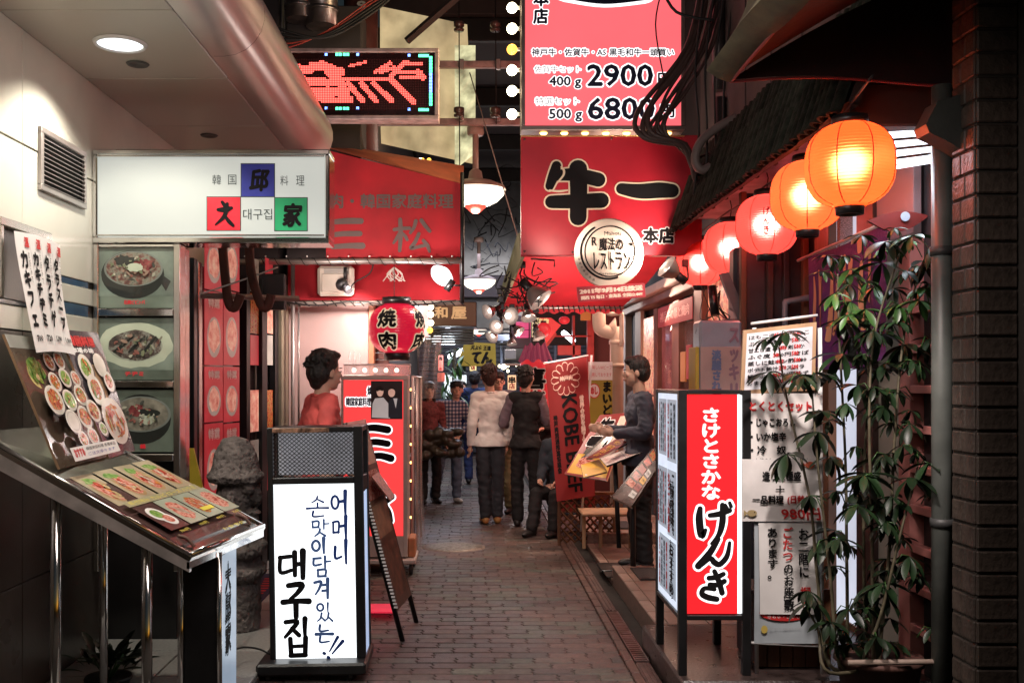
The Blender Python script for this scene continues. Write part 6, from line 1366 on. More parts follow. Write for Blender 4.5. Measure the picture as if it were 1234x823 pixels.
for (z,m) in ((236,mat('yellow_line',(.5,.4,.08),.5,es=.05)),(343,MATS['far_header'])): bx(X_(540,YG),X_(640,YG),YG-.3,YG-.12,Z_(z+2,YG),Z_(z-2,YG),m,.01).build('ledge',bg_)
glw=tag(MB().slab([W(556,346,24.5),W(600,346,24.5),W(600,362,24.5),W(556,362,24.5)],.05,mat('lit_window_blue',(.65,.82,.88),.3,es=.75,var=.15)).build('lit_window'),'pale blue lit window band under the second hanging lamp','window')
lamp('AREA','gap_light',W(590,330,22),20,(.95,.9,.85),sx=2,sy=1,target=W(590,240,26))
# bare twigs
mb=MB()
for k in range(18):
    a=W(random.uniform(556,625),random.uniform(215,340),20); pts=[a]
    for j in range(4): pts.append(pts[-1]+V((random.uniform(-.35,.5),random.uniform(-.1,.1),random.uniform(-.4,.35))))
    mb.tube(pts,[.014,.004],blackm,4,spl=3)
o=mb.build('bare_branches'); o['kind']='stuff'
# beams & pendants
for (py,x0,x1,t,l_) in ((79,395,630,.045,'upper pale steel beam spanning above the LED sign'),(148,395,632,.035,'lower pale steel beam from which the nearest pendant lamp hangs')):
    th=thing('steel_beam',l_,'beam',W(510,py,10.5)); MB().box(X_(x0,10.5),X_(x1,10.5),10.45,10.52,Z_(py+4,10.5),Z_(py-4,10.5),beamw,.008).build('beam',th)
    if py==79:
        for px in (398,470,553,597): bx(X_(px,10.45),X_(px+6,10.45),10.4,10.45,Z_(py+6,10.45),Z_(py-6,10.45),steel,.004).build('bracket',th)
    else:
        for px in (556,600): MB().tube([W(px,py-14,10.4),W(px,py-2,10.4)],.03,steel,8).build('insulator',th)
for (a,b,l_) in (((380,180),(440,152),'short pale diagonal steel brace beside the peak of the red awning'),((490,50),(570,-20),'long dark diagonal steel strut crossing the vinyl sheet')):
    tag(MB().tube([W(*a,9.9),W(*b,9.9)],.04 if a[0]>400 else .02,steel if a[0]<400 else mat('strut_brown',(.06,.045,.04),.6),4,sm=False).build('steel_strut'),l_,'strut')
for k,(x,y0,y1) in enumerate(((553,-10,200),(597,-10,150))):
    th=thing('insulator_cable',['thin vertical cable with an insulator in front of the vinyl sheet','thin vertical cable with an insulator next to the amber bulb'][k],'cable',W(x,y1,10.2)); MB().tube([W(x,y0,10.2),W(x+1,y1,10.2)],.006,blackm,5).build('cable',th)
    for py in (38,141): MB().lathe([(.001,0),(.05,0),(.055,.02),(.03,.03),(.055,.05),(.055,.09),(.001,.1)],W(x,py,10.2),mat('insulator_dark',(.10,.06,.05),.3,coat=.5),n=12).build('insulator',th)
tag(MB().tube([W(566,88,10.3),W(628,300,9.3)],.006,mat('pale_wire',(.45,.4,.35),.5),5).build('guy_wire'),'pale straight guy wire slanting past the nearest pendant lamp','wire')
def pendant(px,py,Y,r,stem,label,en):
    c=W(px,py,Y); th=thing('pendant_lamp',label,'hanging lamp',c,'hanging street lamps down the alley')
    pm_=mat('pendant_pink',(.55,.40,.34),.4,var=.08)
    MB().lathe([(r,0),(r*.96,r*.10),(r*.6,r*.26),(r*.25,r*.34),(r*.2,r*.60),(r*.10,r*.68)],c,pm_,n=32).build('shade',th)
    MB().lathe([(r*.97,-.001),(r*.93,-r*.17),(r*.72,-r*.38),(r*.42,-r*.52),(.001,-r*.56)],c,mat('lit_globe',(1,.93,.74),.3,es=1.5,var=0),n=32).build('globe',th)
    MB().lathe([(r*.37,-r*.50),(r*.34,-r*.56),(r*.12,-r*.76),(.001,-r*.78)],c,mat('lit_red_tip',(1,.06,.04),.3,es=.9,var=0),n=24).build('tip',th)
    MB().tube([c+V((0,0,r*.6)),c+V((0,0,stem))],r*.10,pm_,12).lathe([(.001,0),(r*.25,0),(r*.28,.02),(r*.28,r*.26),(.001,r*.28)],c+V((0,0,stem-.02)),pm_,n=18).build('stem',th)
    lamp('POINT','pendant_light',c-V((0,0,r*.95)),en,(1,.88,.68),.15)
pendant(573,229,10.6,.325,.60,'nearest and largest hanging lamp with red tip, beside the red awning',22)
pendant(577,338,19.0,.33,.75,'second hanging lamp, smaller, seen lower down the alley',25)
pendant(577,398,29.0/1.4,.17,.3,'smallest hanging lamp just right of the brown sign',0)
# vinyl sheet
vs_=thing('vinyl_sheet','crumpled cream translucent vinyl sheet hanging behind the LED sign','sheet',W(515,190,11))
def vp(u,v): return W(458+ (105+8*v)*u, (8+22*u)+ (165+3*u)*v, 11+.10*sin(u*9)+.05*sin(v*13+u*5))
MB().grid(vp,24,24,mat('cream_vinyl',(.85,.66,.36),.35,var=.3,scale=3,es=.36,bump=.4,bscale=4)).build('sheet',vs_)  # emission here and in the strip imitates light passing through the vinyl
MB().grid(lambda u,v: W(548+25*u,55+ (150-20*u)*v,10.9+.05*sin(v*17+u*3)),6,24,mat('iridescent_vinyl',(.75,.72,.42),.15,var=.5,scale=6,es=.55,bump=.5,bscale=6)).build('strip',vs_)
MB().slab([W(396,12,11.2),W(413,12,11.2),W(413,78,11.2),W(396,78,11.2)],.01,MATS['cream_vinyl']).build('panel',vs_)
for k in range(6): MB().ball(W(479+10*(k%4)+28*(k//4),193,9.25),.02,bulb_a if k%2 else bulb_m,8).build('bulb',la)
# mid-background left
ws=thing('brown_sign','brown signboard with two cream characters above a black striped awning','sign',W(544,393,12.5)); YW=12.5
bx(X_(513,YW),X_(574,YW),YW,YW+.2,Z_(393,YW),Z_(364,YW),mat('sign_brown',(.22,.09,.04),.5,var=.12,es=.06),.01).build('board',ws)
P=front(ws,513,365,574,393,YW); P.text('和',524,370,539,383,mat('sign_gold',(.75,.60,.35),.5),bold=.6); P.text('屋',544,370,562,384,MATS['sign_gold'],bold=.6); P.done()
for k in range(6): bx(X_(514,YW),X_(571,YW),YW-.25+.0*k,YW+.1,Z_(399+3.2*k,YW),Z_(397+3.2*k,YW),mat('awning_slat',(.05,.055,.06),.3,.5),.004).build('slat',ws)
lsn=thing('lit_side_sign','narrow lit pink and white sign with bulbs down its edge beside the red lantern','sign',W(512,405,12.2))
bx(X_(500,12.2),X_(516,12.2),12.2,12.3,Z_(406,12.2),Z_(364,12.2),mat('lit_pale_pink',(1,.55,.52),.3,es=1.0,var=.2),.005).build('lit_panel',lsn)
bx(X_(500,12.19),X_(509,12.19),12.17,12.195,Z_(392,12.2),Z_(368,12.2),glow_w,.002).build('lit_field',lsn)
for k,(x,y) in enumerate(((519,370),(519,379),(519,389),(518,398),(508,408))): MB().ball(W(x,y,12.0),.038,bulb_a if k==3 else bulb_m,10).build('bulb',lsn)
cl_=thing('white_lamp','clump of white bulbs glowing under the striped awning','light',W(525,412,12.3))
for k in range(7): MB().ball(W(516+random.uniform(0,16),405+random.uniform(0,8),12.3),.035,glow_w,8).build('bulb',cl_)
ty=thing('yellow_sign','yellow signboard with black brush kana at the end of the alley','sign',W(573,441,16)); YT=16
q=[W(560,412,YT),W(597,414,YT),W(598,441,YT),W(550,441,YT)]
MB().slab(q,.08,mat('sign_yellow',(.62,.43,.05),.5,es=.16,var=.1)).build('board',ty); P=Panel(ty,*q); P.text('てん',.34,.38,.88,.9,ink,bold=.03); P.text('天ぷら 王道',.25,.12,.85,.32,ink,bold=.01,res=1); P.done()
vy=thing('vinyl_curtain','clear vinyl curtain with reflections hanging beside the striped awning','curtain',W(520,480,11.8))
MB().grid(lambda u,v: W(503+29*u,405+75*v,11.8+.06*sin(u*14+v*3)),20,10,mat('grey_vinyl',(.55,.5,.5),.12,alpha=.35,var=.4,scale=6,bump=.6,bscale=5)).build('sheet',vy)
gp=thing('alley_plant','green leafy plant climbing beside the yellow sign','plant',W(543,520,14.5)); lmg=leaf_mesh(.22,.05,'leaf',leafg)
MB().tube([W(546,585,14.5),W(545,500,14.5),W(548,420,14.5)],.03,stemm,6).build('stem',gp)
for k in range(60): a=random.uniform(0,2*pi); inst(lmg,'leaf',gp,W(random.uniform(534,560),random.uniform(412,490),14.5+random.uniform(-.3,.3)),rot=(random.uniform(-1.1,.3),0,a))
lamp('POINT','alley_plant_light',W(540,425,13.8),8,(.85,.95,1),.1)
# left mid shops: display faces
ls_=thing('red_shopfront','small red-lit shopfront in shadow behind the vinyl display case','shopfront',(-1.1,12,0))
bx(-1.095,-1.05,11.1,12.35,.3,2.0,mat('display_dim',(.25,.10,.08),.3,var=.5,scale=6,es=.25),.004).build('window',ls_)
for z in (.02,2.0): bx(-1.095,-1.03,11.1,12.38,z,z+.2,brp,.004).build('frame',ls_)
# right mid: red lantern column, cloth
rl2=thing('cylinder_lantern','tall red cylindrical lantern with white-edged black characters under pink cloth','paper lantern',W(642,490,11.5))
c=W(644,470,11.5); MB().lathe([(.001,.36),(.14,.36),(.165,.30),(.168,-.2),(.15,-.26),(.001,-.27)],c,mat('lantern_scarlet',(.80,.03,.04),.4,es=.4,var=.05),n=28).build('shade',rl2)
P=front(rl2,628,440,660,498,11.31); 
P.text('喜',633,444,657,468,ink,bold=1.1,out=paper,outr=2.4); P.text('楽',633,471,657,495,ink,bold=1.1,out=paper,outr=2.4); P.done()
MB().tube([c+V((0,0,.36)),c+V((0,0,.75))],.01,blackm,5).build('cord',rl2)
pc=thing('pink_cloth','gathered pink cloth hanging over the cylindrical red lantern','cloth',W(645,440,11.4))
MB().grid(lambda u,v: W(646+ (u-.5)*(26+17*v)*1.0, 415+20*v+2*sin(u*20),11.3)+V((0,-.10*sin(pi*u)+.02*sin(u*40),0)),50,8,mat('pink_cloth_m',(.75,.13,.26),.7,es=.08)).build('cloth',pc)
for i,(x,y,r_,Y,l_) in enumerate(((655,398,.09,12.0,'small red lantern under the awning edge'),(662,391,.07,12.6,'tiny red lantern higher up behind the awning edge'))):
    th=thing('red_lantern',l_,'paper lantern',W(x,y,Y)); MB().ball(W(x,y,Y),(r_*1.0,r_,r_*1.1),mat('lantern_scarlet'),16).build('shade',th); MB().tube([W(x,y,Y)+V((0,0,r_)),W(x,y,Y)+V((0,0,r_*1.25))],r_*.4,black,10).build('cap',th)
ms=thing('menu_strip_sign','small cream and black speckled price sign with orange edge under the awning','sign',W(648,410,12.4))
bx(X_(641,12.4),X_(655,12.4),12.4,12.44,Z_(406,12.4),Z_(383,12.4),mat('sign_cream_lit',(.9,.7,.4),.4,es=.5),.004).build('board',ms); P=front(ms,641,383,655,406,12.4)
for k in range(4): P.text('串焼',642,384.5+5.3*k,654,389+5.3*k,ink,bold=.5,res=1)
P.done(); bx(X_(700,12.5),X_(712,12.5),12.5,12.55,Z_(386,12.5),Z_(374,12.5),mat('orange_tag'),.004).build('tag_panel',ms)
mg=thing('pink_window','pink-lit window panes behind the clip lamps','window',W(635,405,15))
for i in range(2):
    for j in range(2): bx(X_(622+17*i,15),X_(637+17*i,15),15,15.05,Z_(397+10*j,15),Z_(388+10*j,15),mat('lit_magenta',(.9,.10,.25),.3,es=.5,var=.2),.005).build('pane',mg)
bx(X_(614,15.1),X_(665,15.1),15.06,15.14,Z_(420,15.1),Z_(380,15.1),mat('far_header'),.01).build('frame',mg)
rs2=thing('red_timber_frame','dark red timber frame and beams under the far awning','frame',W(700,440,12.8)); rt=mat('timber_red',(.35,.035,.03),.5,var=.2)
for (a,b,c_,d) in ((672,700,416,428),(660,712,404,406),(708,713,375,500),(690,693,380,430),(712,716,380,500)): bx(X_(a,12.8),X_(b,12.8),12.8,12.9,Z_(d,12.8),Z_(c_,12.8),rt,.004).build('beam',rs2)
MB().slab([W(640,432,12.6),W(668,398,12.6),W(671,403,12.6),W(645,437,12.6)],.05,rt).build('beam',rs2)
bx(X_(715,13),X_(748,13),13,13.1,0,2.5,mat('side_wall_red',(.25,.06,.05),.6,es=.03),.01).build('wall_panel',rs2)
bx(X_(640,14),X_(720,14),14,14.1,2.1,3.2,mat('dark_facade'),.01).build('dark_panel',rs2)
tag(MB().tube([W(679,401,13),W(691,411,13.2)],.035,tube_m,8).build('fluorescent_tube'),'short bluish-white tube glowing under the far red beams','light')
lamp('POINT','far_shop_glow',W(690,440,12),16,(1,.35,.3),.15)
rs3=tag(bx(X_(672,12.2),X_(716,12.2),12.1,12.3,.0,.8,mat('stall_red',(.35,.05,.04),.5,var=.4,scale=5),.01).build('stall_counter'),'low red stall counter behind the lattice podium','counter')
# arcade dark roof pieces / cables at upper right
for k in range(9):
    x=760+random.uniform(70,110); rr=random.uniform(.010,.024)
    pts=[W(x+10,-20,7.9),W(x-10,60,7.8),W(x-35-4*k,110+3*k,7.75),W(800-3*k,150+2*k,7.7),W(812+2*k,175,7.7),W(840,185+5*k,7.8),W(870,170+6*k,7.9)][:(7 if k%2 else 5)]
    tag(MB().tube(pts,rr,mat('cable_brown',(.07,.04,.035),.5,var=.2),7,spl=6).build('cable'),'thick dark brown cable in the bundle curving past the edge of the pink sign','cable','cables bundled beside the pink sign')
for k in range(6):
    pts=[W(850+12*k,-20,7.7),W(838+12*k,80,7.7),W(842+10*k,160,7.7),W(836+14*k,235,7.7)]
    tag(MB().tube(pts,.009,blackm,6,spl=5).build('cable'),'thin black vertical cable on the wall behind the canopy tip','cable','thin cables on the wall behind the canopy tip')
tag(MB().tube([W(866,-30,7.9),W(866,110,7.9)],.05,mat('conduit_dark',(.07,.06,.06),.4,.5),12).tube([W(868,118,7.85),W(868,215,7.85)],.045,MATS['conduit_dark'],12).build('conduit_pipe'),'dark vertical conduit pipe behind the cable bundle','pipe')
tag(MB().tube([W(925,128,7.6),W(890,140,7.6),W(850,165,7.6),W(838,190,7.6),W(848,205,7.6),W(880,185,7.6)],.035,mat('hose_grey',(.17,.13,.12),.5),10,spl=6).build('hose'),'thick grey-brown hose looping over the top of the tiled eave','hose')
tag(MB().tube([W(800,95,7.6),W(790,30,7.6),W(800,-20,7.6)],.006,blackm,5,spl=5).tube([W(795,-20,7.6),W(815,15,7.6),W(860,25,7.6)],.012,blackm,5,spl=5).build('loose_wire'),'loose black wire looping across the face of the pink sign','wire')
for k in range(5):
    tag(MB().tube([W(300,20+9*k,8.2),W(345,38+5*k,8.2),W(395,45-2*k,8.3),W(450,15-4*k,8.4),W(490,-20,8.5)],.012 if k<3 else .006,blackm if k<3 else mat('red_wire',(.45,.05,.03),.5),6,spl=6).build('overhead_wire'),'black wire in the bundle above the LED sign' if k<3 else 'thin red wire in the bundle above the LED sign','wire','wires bundled above the LED sign' if k<3 else 'red wires above the LED sign')
for k,(x,l_) in enumerate(((268,'rust-brown insulated hose hanging under the white sign, nearer the posters'),(300,'rust-brown insulated hose hanging under the white sign, beside the dark header'))):
    tag(MB().tube([W(x,292,6.9),W(x+3,330,6.9),W(x+8+6*k,366,6.9),W(x+16+6*k,370,6.9),W(x+22+5*k,355,6.9)],.032,mat('hose_rust',(.11,.035,.025),.8,var=.2,bump=.2),10,spl=5).build('hose'),l_,'hose')
tag(MB().tube([W(233,356,6.8),W(360,360,7.2)],.02,steel,4,sm=False).build('hanging_rail'),'grey metal rail crossing in front of the doorway posters','rail')
tag(MB().tube([W(240,355,6.8),W(300,335,6.9),W(335,322,7.0)],.006,paper,5,spl=4).build('loose_wire'),'thin white wire slanting above the grey rail in the doorway','wire')
# arcade cover: dark overhead mass beyond
ar=thing('arcade_roof','dark arcade roof high over the alley','roof',(0,14,6)); bx(-1.1,1.9,12.5,30,6.2,6.4,mat('dark_facade'),.01).build('roof_panel',ar)
for k in range(5): bx(-1.1,1.9,12.6+3*k,12.7+3*k,5.9,6.19,blackm,.01).build('rafter',ar)

lamp('SPOT','menu_fill_spot',(1.5,7.4,3.0),60,(1,.82,.68),.06,(1.15,8.6,.9),70)  # added spot without a fixture, brightens the menus around the waiter

# clutter of the far alley
dkg=mat('far_dark_panel',(.045,.045,.04),.6,var=.3,scale=4); stb=mat('far_steel_blue',(.16,.20,.27),.5,var=.2)
fc=thing('far_shop_frame','dark metal shop frame with steel-blue beams beside the yellow sign','frame',W(625,440,17.5))
for (a,b,c_,d,Y,m,nm) in ((574,632,363,396,17.6,dkg,'fascia_panel'),(576,700,398,401,17.4,dkg,'beam'),(598,690,403,411,17.2,stb,'beam'),(600,690,413,416,17.4,dkg,'beam'),(603,606,411,520,17.5,stb,'post'),(609,648,418,436,17.8,dkg,'window_panel'),(604,700,438,441,17.5,mat('far_brown_beam',(.20,.11,.08),.6),'beam'),(652,655,411,500,17.5,dkg,'post'),(668,690,440,500,17.9,stb,'window_panel')):
    bx(X_(a,Y),X_(b,Y),Y,Y+.1,Z_(d,Y),Z_(c_,Y),m,.01).build(nm,fc)
for k,(a,b,c_,d,col_,l_) in enumerate(((527,536,449,460,(.9,.2,.15),'tiny red lit sign in the clutter beside the alley plant'),(504,511,452,463,(.05,.05,.05),'small dark round-eared sign behind the vinyl display case'),(608,622,421,433,(.5,.45,.42),'small pale poster in the dark far window'))):
    th=thing('small_sign',l_,'sign',W((a+b)/2,d,12+k*2.5)); Y=12+k*2.5; bx(X_(a,Y),X_(b,Y),Y,Y+.04,Z_(d,Y),Z_(c_,Y),mat('small_sign_%d'%k,col_,.5,es=.5 if k==0 else .05,var=.3,scale=12),.01).build('board',th)
sl2=thing('slanted_sign','red slanted sign with gold speckled lettering under the far awning','sign',W(668,400,12.3))
MB().slab([W(650,383,12.3),W(664,383,12.3),W(676,392,12.3),W(658,414,12.3)],.06,mat('slant_red',(.85,.04,.04),.4,es=.35),m2=black).build('board',sl2)
MB().ball(W(680,386,12.5),(.07,.06,.05),mat('lantern_scarlet'),14).build('lantern',sl2)
P=front(sl2,648,383,662,406,12.28)
for k in range(3): P.text('名物焼鳥'[k:k+2],649,384+7*k,661,390+7*k,mat('gold_print',(.95,.75,.35),.5,es=.4),bold=.5,res=1)
P.done()

for k,(a,b,c_,d,Y,col_,t_,l_) in enumerate(((566,574,424,447,19.5,(1,.75,.35),'酒','small added yellow lit vertical sign deep in the alley under the yellow board'),(586,596,446,462,20.5,(1,.35,.2),'肉','small added orange lit sign at the shutter behind the walkers'),(536,543,395,412,15.2,(.9,.9,.95),'麺','tiny added white lit sign beside the striped awning'),(612,622,452,470,20,(1,.55,.3),'串','small added warm lit sign between the two bare bulbs and the cylinder lantern'),(528,534,428,447,14,(1,.25,.2),'鳥','narrow added red lit sign beside the alley plant'))):  # lit signs added to bring warm light into the far alley
    th=thing('small_lit_sign',l_,'sign',W((a+b)/2,d,Y)); bx(X_(a,Y),X_(b,Y),Y,Y+.08,Z_(d,Y),Z_(c_,Y),mat('small_lit_%d'%k,col_,.4,es=.8,var=.1),.01).build('lit_panel',th)
    P=front(th,a,c_,b,d,Y-.001); P.text(t_,a+1,c_+2,b-1,c_+2+(b-a-2),ink,bold=.4,res=1); P.text('店',a+1.5,d-1-(b-a-3),b-1.5,d-1.5,inkr,bold=.3,res=1); P.done()
bl=thing('added_bulb_string','added string of small warm bulbs sagging across the far end of the alley','string lights',W(600,436,19))  # bulbs added for warmer light at the far end
mb=MB(); pts=[W(552+10*k,430+6*math.sin(pi*k/9)+.4*k,19) for k in range(10)]; mb.tube(pts,.012,blackm,5,spl=2).build('cable',bl)
for p in pts[1:-1]: MB().ball(p-V((0,0,.05)),.028,bulb_m,8).build('bulb',bl)
# ================= people =================
def cap(mb,a,b,ra,rb,m,n=12):
    a,b=V(a),V(b); mb.ball(a,ra,m,n); mb.ball(b,rb,m,n); mb.tube([a,b],[ra,rb],m,n,cap=True)
def person(label,base,face,h,J,top,topc,bot,botc,shoec,hair,sleeve='long',vox=.013,female=False,extra=None,hs=1.0):
    """J: joints in body frame; +x = body's left, -y = facing direction; 'face' turns the body about z (0 = toward camera)."""
    s=h/1.75; base=V(base); th=thing('person',label,'person',base); Mz=Matrix.Rotation(face,3,'Z')
    D=dict(pel=(0,0,.95),wst=(0,.0,1.08),chs=(0,0,1.28),nck=(0,.01,1.45),hd=(0,-.01,1.625),
      shL=(.160,0,1.40),shR=(-.160,0,1.40),elL=(.205,.03,1.13),elR=(-.205,.03,1.13),haL=(.215,-.05,.88),haR=(-.215,-.05,.88),
      hpL=(.082,0,.92),hpR=(-.082,0,.92),knL=(.10,-.01,.50),knR=(-.10,-.01,.50),anL=(.10,.02,.09),anR=(-.10,.02,.09),yaw=0,toe=None)
    D.update(J)
    g=lambda k: V(D[k])*s
    T=lambda mb: [setattr(mb,'v',[Mz@p for p in mb.v]),mb][1]
    sw=.88 if female else 1
    # body
    mb=MB(); hd=g('hd'); nk=g('nck'); Hy=Matrix.Rotation(D['yaw'],3,'Z')
    def HP(x,y,z): return hd+Hy@V((x*s*hs,y*s*hs,z*s*hs))
    def hball(x,y,z,r): 
        mb.ball(HP(x,y,z),tuple(q*s*hs for q in r),skin,14,M=Hy)
    hball(0,.012,.03,(.076,.092,.098)); hball(0,-.018,-.03,(.062,.072,.085)); hball(0,-.045,-.085,(.035,.035,.028)); hball(0,-.092,-.018,(.013,.018,.024)); hball(0,-.085,-.062,(.024,.012,.012)); hball(.035,-.07,-.02,(.022,.016,.02)); hball(-.035,-.07,-.02,(.022,.016,.02))
    for e in (1,-1): hball(.078*e,.01,-.01,(.012,.022,.032))
    cap(mb,nk-V((0,0,.04))*s,hd+Hy@V((0,.02,-.06))*s,.056*s*sw,.052*s*sw,skin)
    def torso(mb,m,k=0):
        for nm,rx,ry,rz in (('pel',.145,.105,.10),('wst',.132*sw,.10,.14),('chs',.155*sw,.108,.15)): mb.ball(g(nm),((rx)*s+k,ry*s+k,rz*s+k),m,16)
        cap(mb,g('pel'),g('chs'),.10*s+k,.10*s+k,m); cap(mb,g('shL')*.9+g('nck')*.1,g('shR')*.9+g('nck')*.1,.058*s+k,.058*s+k,m); cap(mb,g('chs'),g('nck')-V((0,0,.04))*s,.09*s+k,.06*s+k,m)
    torso(mb,skin)
    for e in 'LR':
        cap(mb,g('sh'+e),g('el'+e),.046*s*sw,.038*s*sw,skin); cap(mb,g('el'+e),g('ha'+e),.037*s*sw,.025*s*sw,skin)
        ha=g('ha'+e); d=(ha-g('el'+e)).normalized(); sd_=d.cross(V((0,1,0))).normalized() if abs(d.y)<.9 else V((1,0,0)); up=sd_.cross(d)
        if 'hd'+e in D: d=V(D['hd'+e]).normalized(); sd_=d.cross(V((0,0,1))).normalized(); up=sd_.cross(d)
        pc_=ha+d*.045*s; mb.ball(pc_,(.034*s,.034*s,.03*s),skin,10); Rm=Matrix((up,d,sd_)).transposed()
        mb.ball(pc_,(.040*s,.046*s,.018*s),skin,12,M=Rm)
        for k in range(4):
            o_=up*(.028-.019*k)*s; L=(.052,.060,.056,.044)[k]*s; p0=ha+d*.08*s+o_; p1=p0+d*L*.6+sd_*.006*s; p2=p1+d*L*.35+sd_*.022*s; cap(mb,p0,p1,.0092*s,.0085*s,skin,8); cap(mb,p1,p2,.0085*s,.0072*s,skin,8)
        t0=ha+d*.03*s+up*.034*s; t1=t0+d*.035*s+up*.016*s; cap(mb,t0,t1,.0105*s,.0085*s,skin,8); cap(mb,t1,t1+d*.022*s,.0085*s,.0075*s,skin,8)
        cap(mb,g('hp'+e),g('kn'+e),.080*s,.056*s,skin); cap(mb,g('kn'+e),g('an'+e),.054*s,.036*s,skin)
    T(mb); addm(blob_mesh(mb,vox*.72,'body',skin,2),'body',th)
    # clothes
    fold=lambda c: .013*(.6-1.7*abs(noise.noise(V((c.x*6+c.z*3,c.y*6,c.z*11)))))+.007*(.5-1.6*abs(noise.noise(V((c.x*15,c.y*15,c.z*24+c.x*9)))))
    mb=MB(); k=.010 if top!='jacket' else .034; torso(mb,topc,k)
    cap(mb,g('pel')+V((0,0,-.03))*s,g('pel')+V((0,0,.0)),.13*s+k*.3,.12*s+k*.3,topc)
    if sleeve!='short': mb.ball(g('pel')+V((0,0,-.07))*s,(.176*s+k,.134*s+k,.16*s),topc,16); cap(mb,g('pel')+V((.04,0,-.12))*s,g('pel')+V((-.04,0,-.12))*s,.135*s,.135*s,topc)
    for e in 'LR':
        if sleeve=='none': continue
        cap(mb,g('sh'+e),g('el'+e) if sleeve=='long' else g('sh'+e)*.35+g('el'+e)*.65,.060*s*sw+k*.5,(.052*s*sw+k*.4) if sleeve=='long' else .066*s,topc)
        if sleeve=='long': cap(mb,g('el'+e),g('el'+e)*.10+g('ha'+e)*.90,.050*s*sw+k*.4,.036*s*sw+k*.3,topc)
    T(mb); tm_=blob_mesh(mb,vox,top,topc,2,fold); hem=(.865 if sleeve!='short' else .9)*s-(.95-D['pel'][2])*s
    for v_ in tm_.vertices:
        if math.hypot(v_.co.x-g('pel').x,v_.co.y-g('pel').y)<.25: v_.co.z=max(v_.co.z,hem)
    addm(tm_,top,th)
    mb=MB(); cl_=V((0,0,.015))*s
    for i in range(12):
        a=2*pi*i/12; mb.ball(nk+V((.058*s*cos(a),.056*s*sin(a),.012*s*(sin(a)))),.016*s,topc,6)
    T(mb); addm(blob_mesh(mb,vox*.7,'collar',topc,2),'collar',th)
    if sleeve=='none' and extra!='bare':
        for e in 'LR':
            mb=MB(); cap(mb,g('sh'+e),g('el'+e),.062*s,.054*s,MATS['grey_sleeve']); cap(mb,g('el'+e),g('el'+e)*.1+g('ha'+e)*.9,.052*s,.038*s,MATS['grey_sleeve'])
            T(mb); addm(blob_mesh(mb,vox,'sleeve',MATS['grey_sleeve'],2,fold),'sleeve',th)
    mb=MB(); cap(mb,g('hpL')*.8+g('hpR')*.2,g('hpR')*.8+g('hpL')*.2,.10*s,.10*s,botc); mb.ball(g('pel')-V((0,0,.02))*s,(.148*s,.108*s,.09*s),botc,14)
    for e in 'LR':
        cap(mb,g('hp'+e)-V((0,0,.05))*s,g('kn'+e),.088*s,.070*s,botc); cap(mb,g('kn'+e),g('an'+e)+V((0,0,.01)),.072*s,.062*s,botc)
    T(mb); addm(blob_mesh(mb,vox,bot,botc,3,fold),bot,th)
    for e,sx in (('L',1),('R',-1)):
        mb=MB(); an=g('an'+e); mb.ball(an+V((0,.01,-.03))*s,(.045*s,.05*s,.05*s),shoec,12); cap(mb,an+V((0,.0,-.045))*s,an+V((sx*.015,-.13,-.055))*s,.042*s,.036*s,shoec); mb.ball(an+V((sx*.012,-.06,-.05))*s,(.046*s,.125*s,.032*s),shoec,14); cap(mb,an+V((0,.04,-.05))*s,an+V((0,-.02,-.04))*s,.04*s,.04*s,shoec)
        for i,p in enumerate(mb.v): mb.v[i]=V((p.x,p.y,max(p.z,an.z-.088*s)))
        T(mb); addm(blob_mesh(mb,.011,'shoe',shoec,2),'shoe',th)
    # hair
    mb=MB(); hm_=hair.get('m',hairm)
    def hb(x,y,z,r,rot=None): mb.ball(HP(x,y,z),tuple(q*s*hs for q in r),hm_,14,M=Hy)
    hb(0,.025,.052,(.091,.098,.092)); hb(0,.055,.0,(.086,.074,.088)); hb(0,-.035,.095,(.068,.055,.035))
    for e in (1,-1): hb(.062*e,.03,.01,(.026,.05,.05))
    if hair.get('long'):
        for e in (1,-1): hb(.072*e,.02,-.04,(.024,.05,.09)); hb(.068*e,.02,-.12,(.026,.05,.07))
        hb(0,.07,-.08,(.07,.035,.12))
    if hair.get('fringe'): hb(0,-.072,.07,(.062,.026,.028)); hb(.04,-.062,.055,(.03,.025,.03)); hb(-.04,-.062,.055,(.03,.025,.03))
    rr=random.Random(int(base.x*1000)&255)
    for i in range(hair.get('spikes',46)):
        a=rr.uniform(0,2*pi); e=rr.uniform(-.1,1.35); dv=V((cos(a)*cos(e),sin(a)*cos(e),sin(e)))
        if dv.y<-.35 and e<.6: continue
        p0=HP(dv.x*.075,.025+dv.y*.085,.04+dv.z*.082); p1=p0+Hy@V((dv.x*.02+rr.uniform(-.02,.02),dv.y*.02+.01,dv.z*.02-.012+rr.uniform(-.01,.014)))*s*hair.get('puff',1)
        mb.tube([p0,(p0+p1)/2+Hy@dv*.006*s,p1],[.010*s,.008*s,.003*s],hm_,5)
    if hair.get('nape'): hb(0,.07,-.06,(.055,.035,.05))
    T(mb); addm(blob_mesh(mb,vox*.55,'hair',hm_,1,lambda c: .004*noise.noise(V((c.x*60,c.y*60,c.z*22)))),'hair',th)
    # face
    fm=MB(); em=mat('eye_white',(.6,.57,.53),.3,var=0); lipm=mat('lip',(.38,.12,.10),.4,var=0)
    for e in (1,-1):
        fm.ball(HP(.031*e,-.080,.0),tuple(q*s*hs for q in (.0105,.006,.0042)),em,10,M=Hy)
    T(fm); fm.build0=None
    def part_(mb_,nm): 
        me=mb_.mesh(nm); addm(me,nm,th)
    part_(fm,'eye')
    fm=MB()
    for e in (1,-1): fm.ball(HP(.031*e,-.086,.0),tuple(q*s*hs for q in (.006,.004,.0055)),ink,8,M=Hy)
    T(fm); part_(fm,'pupil')
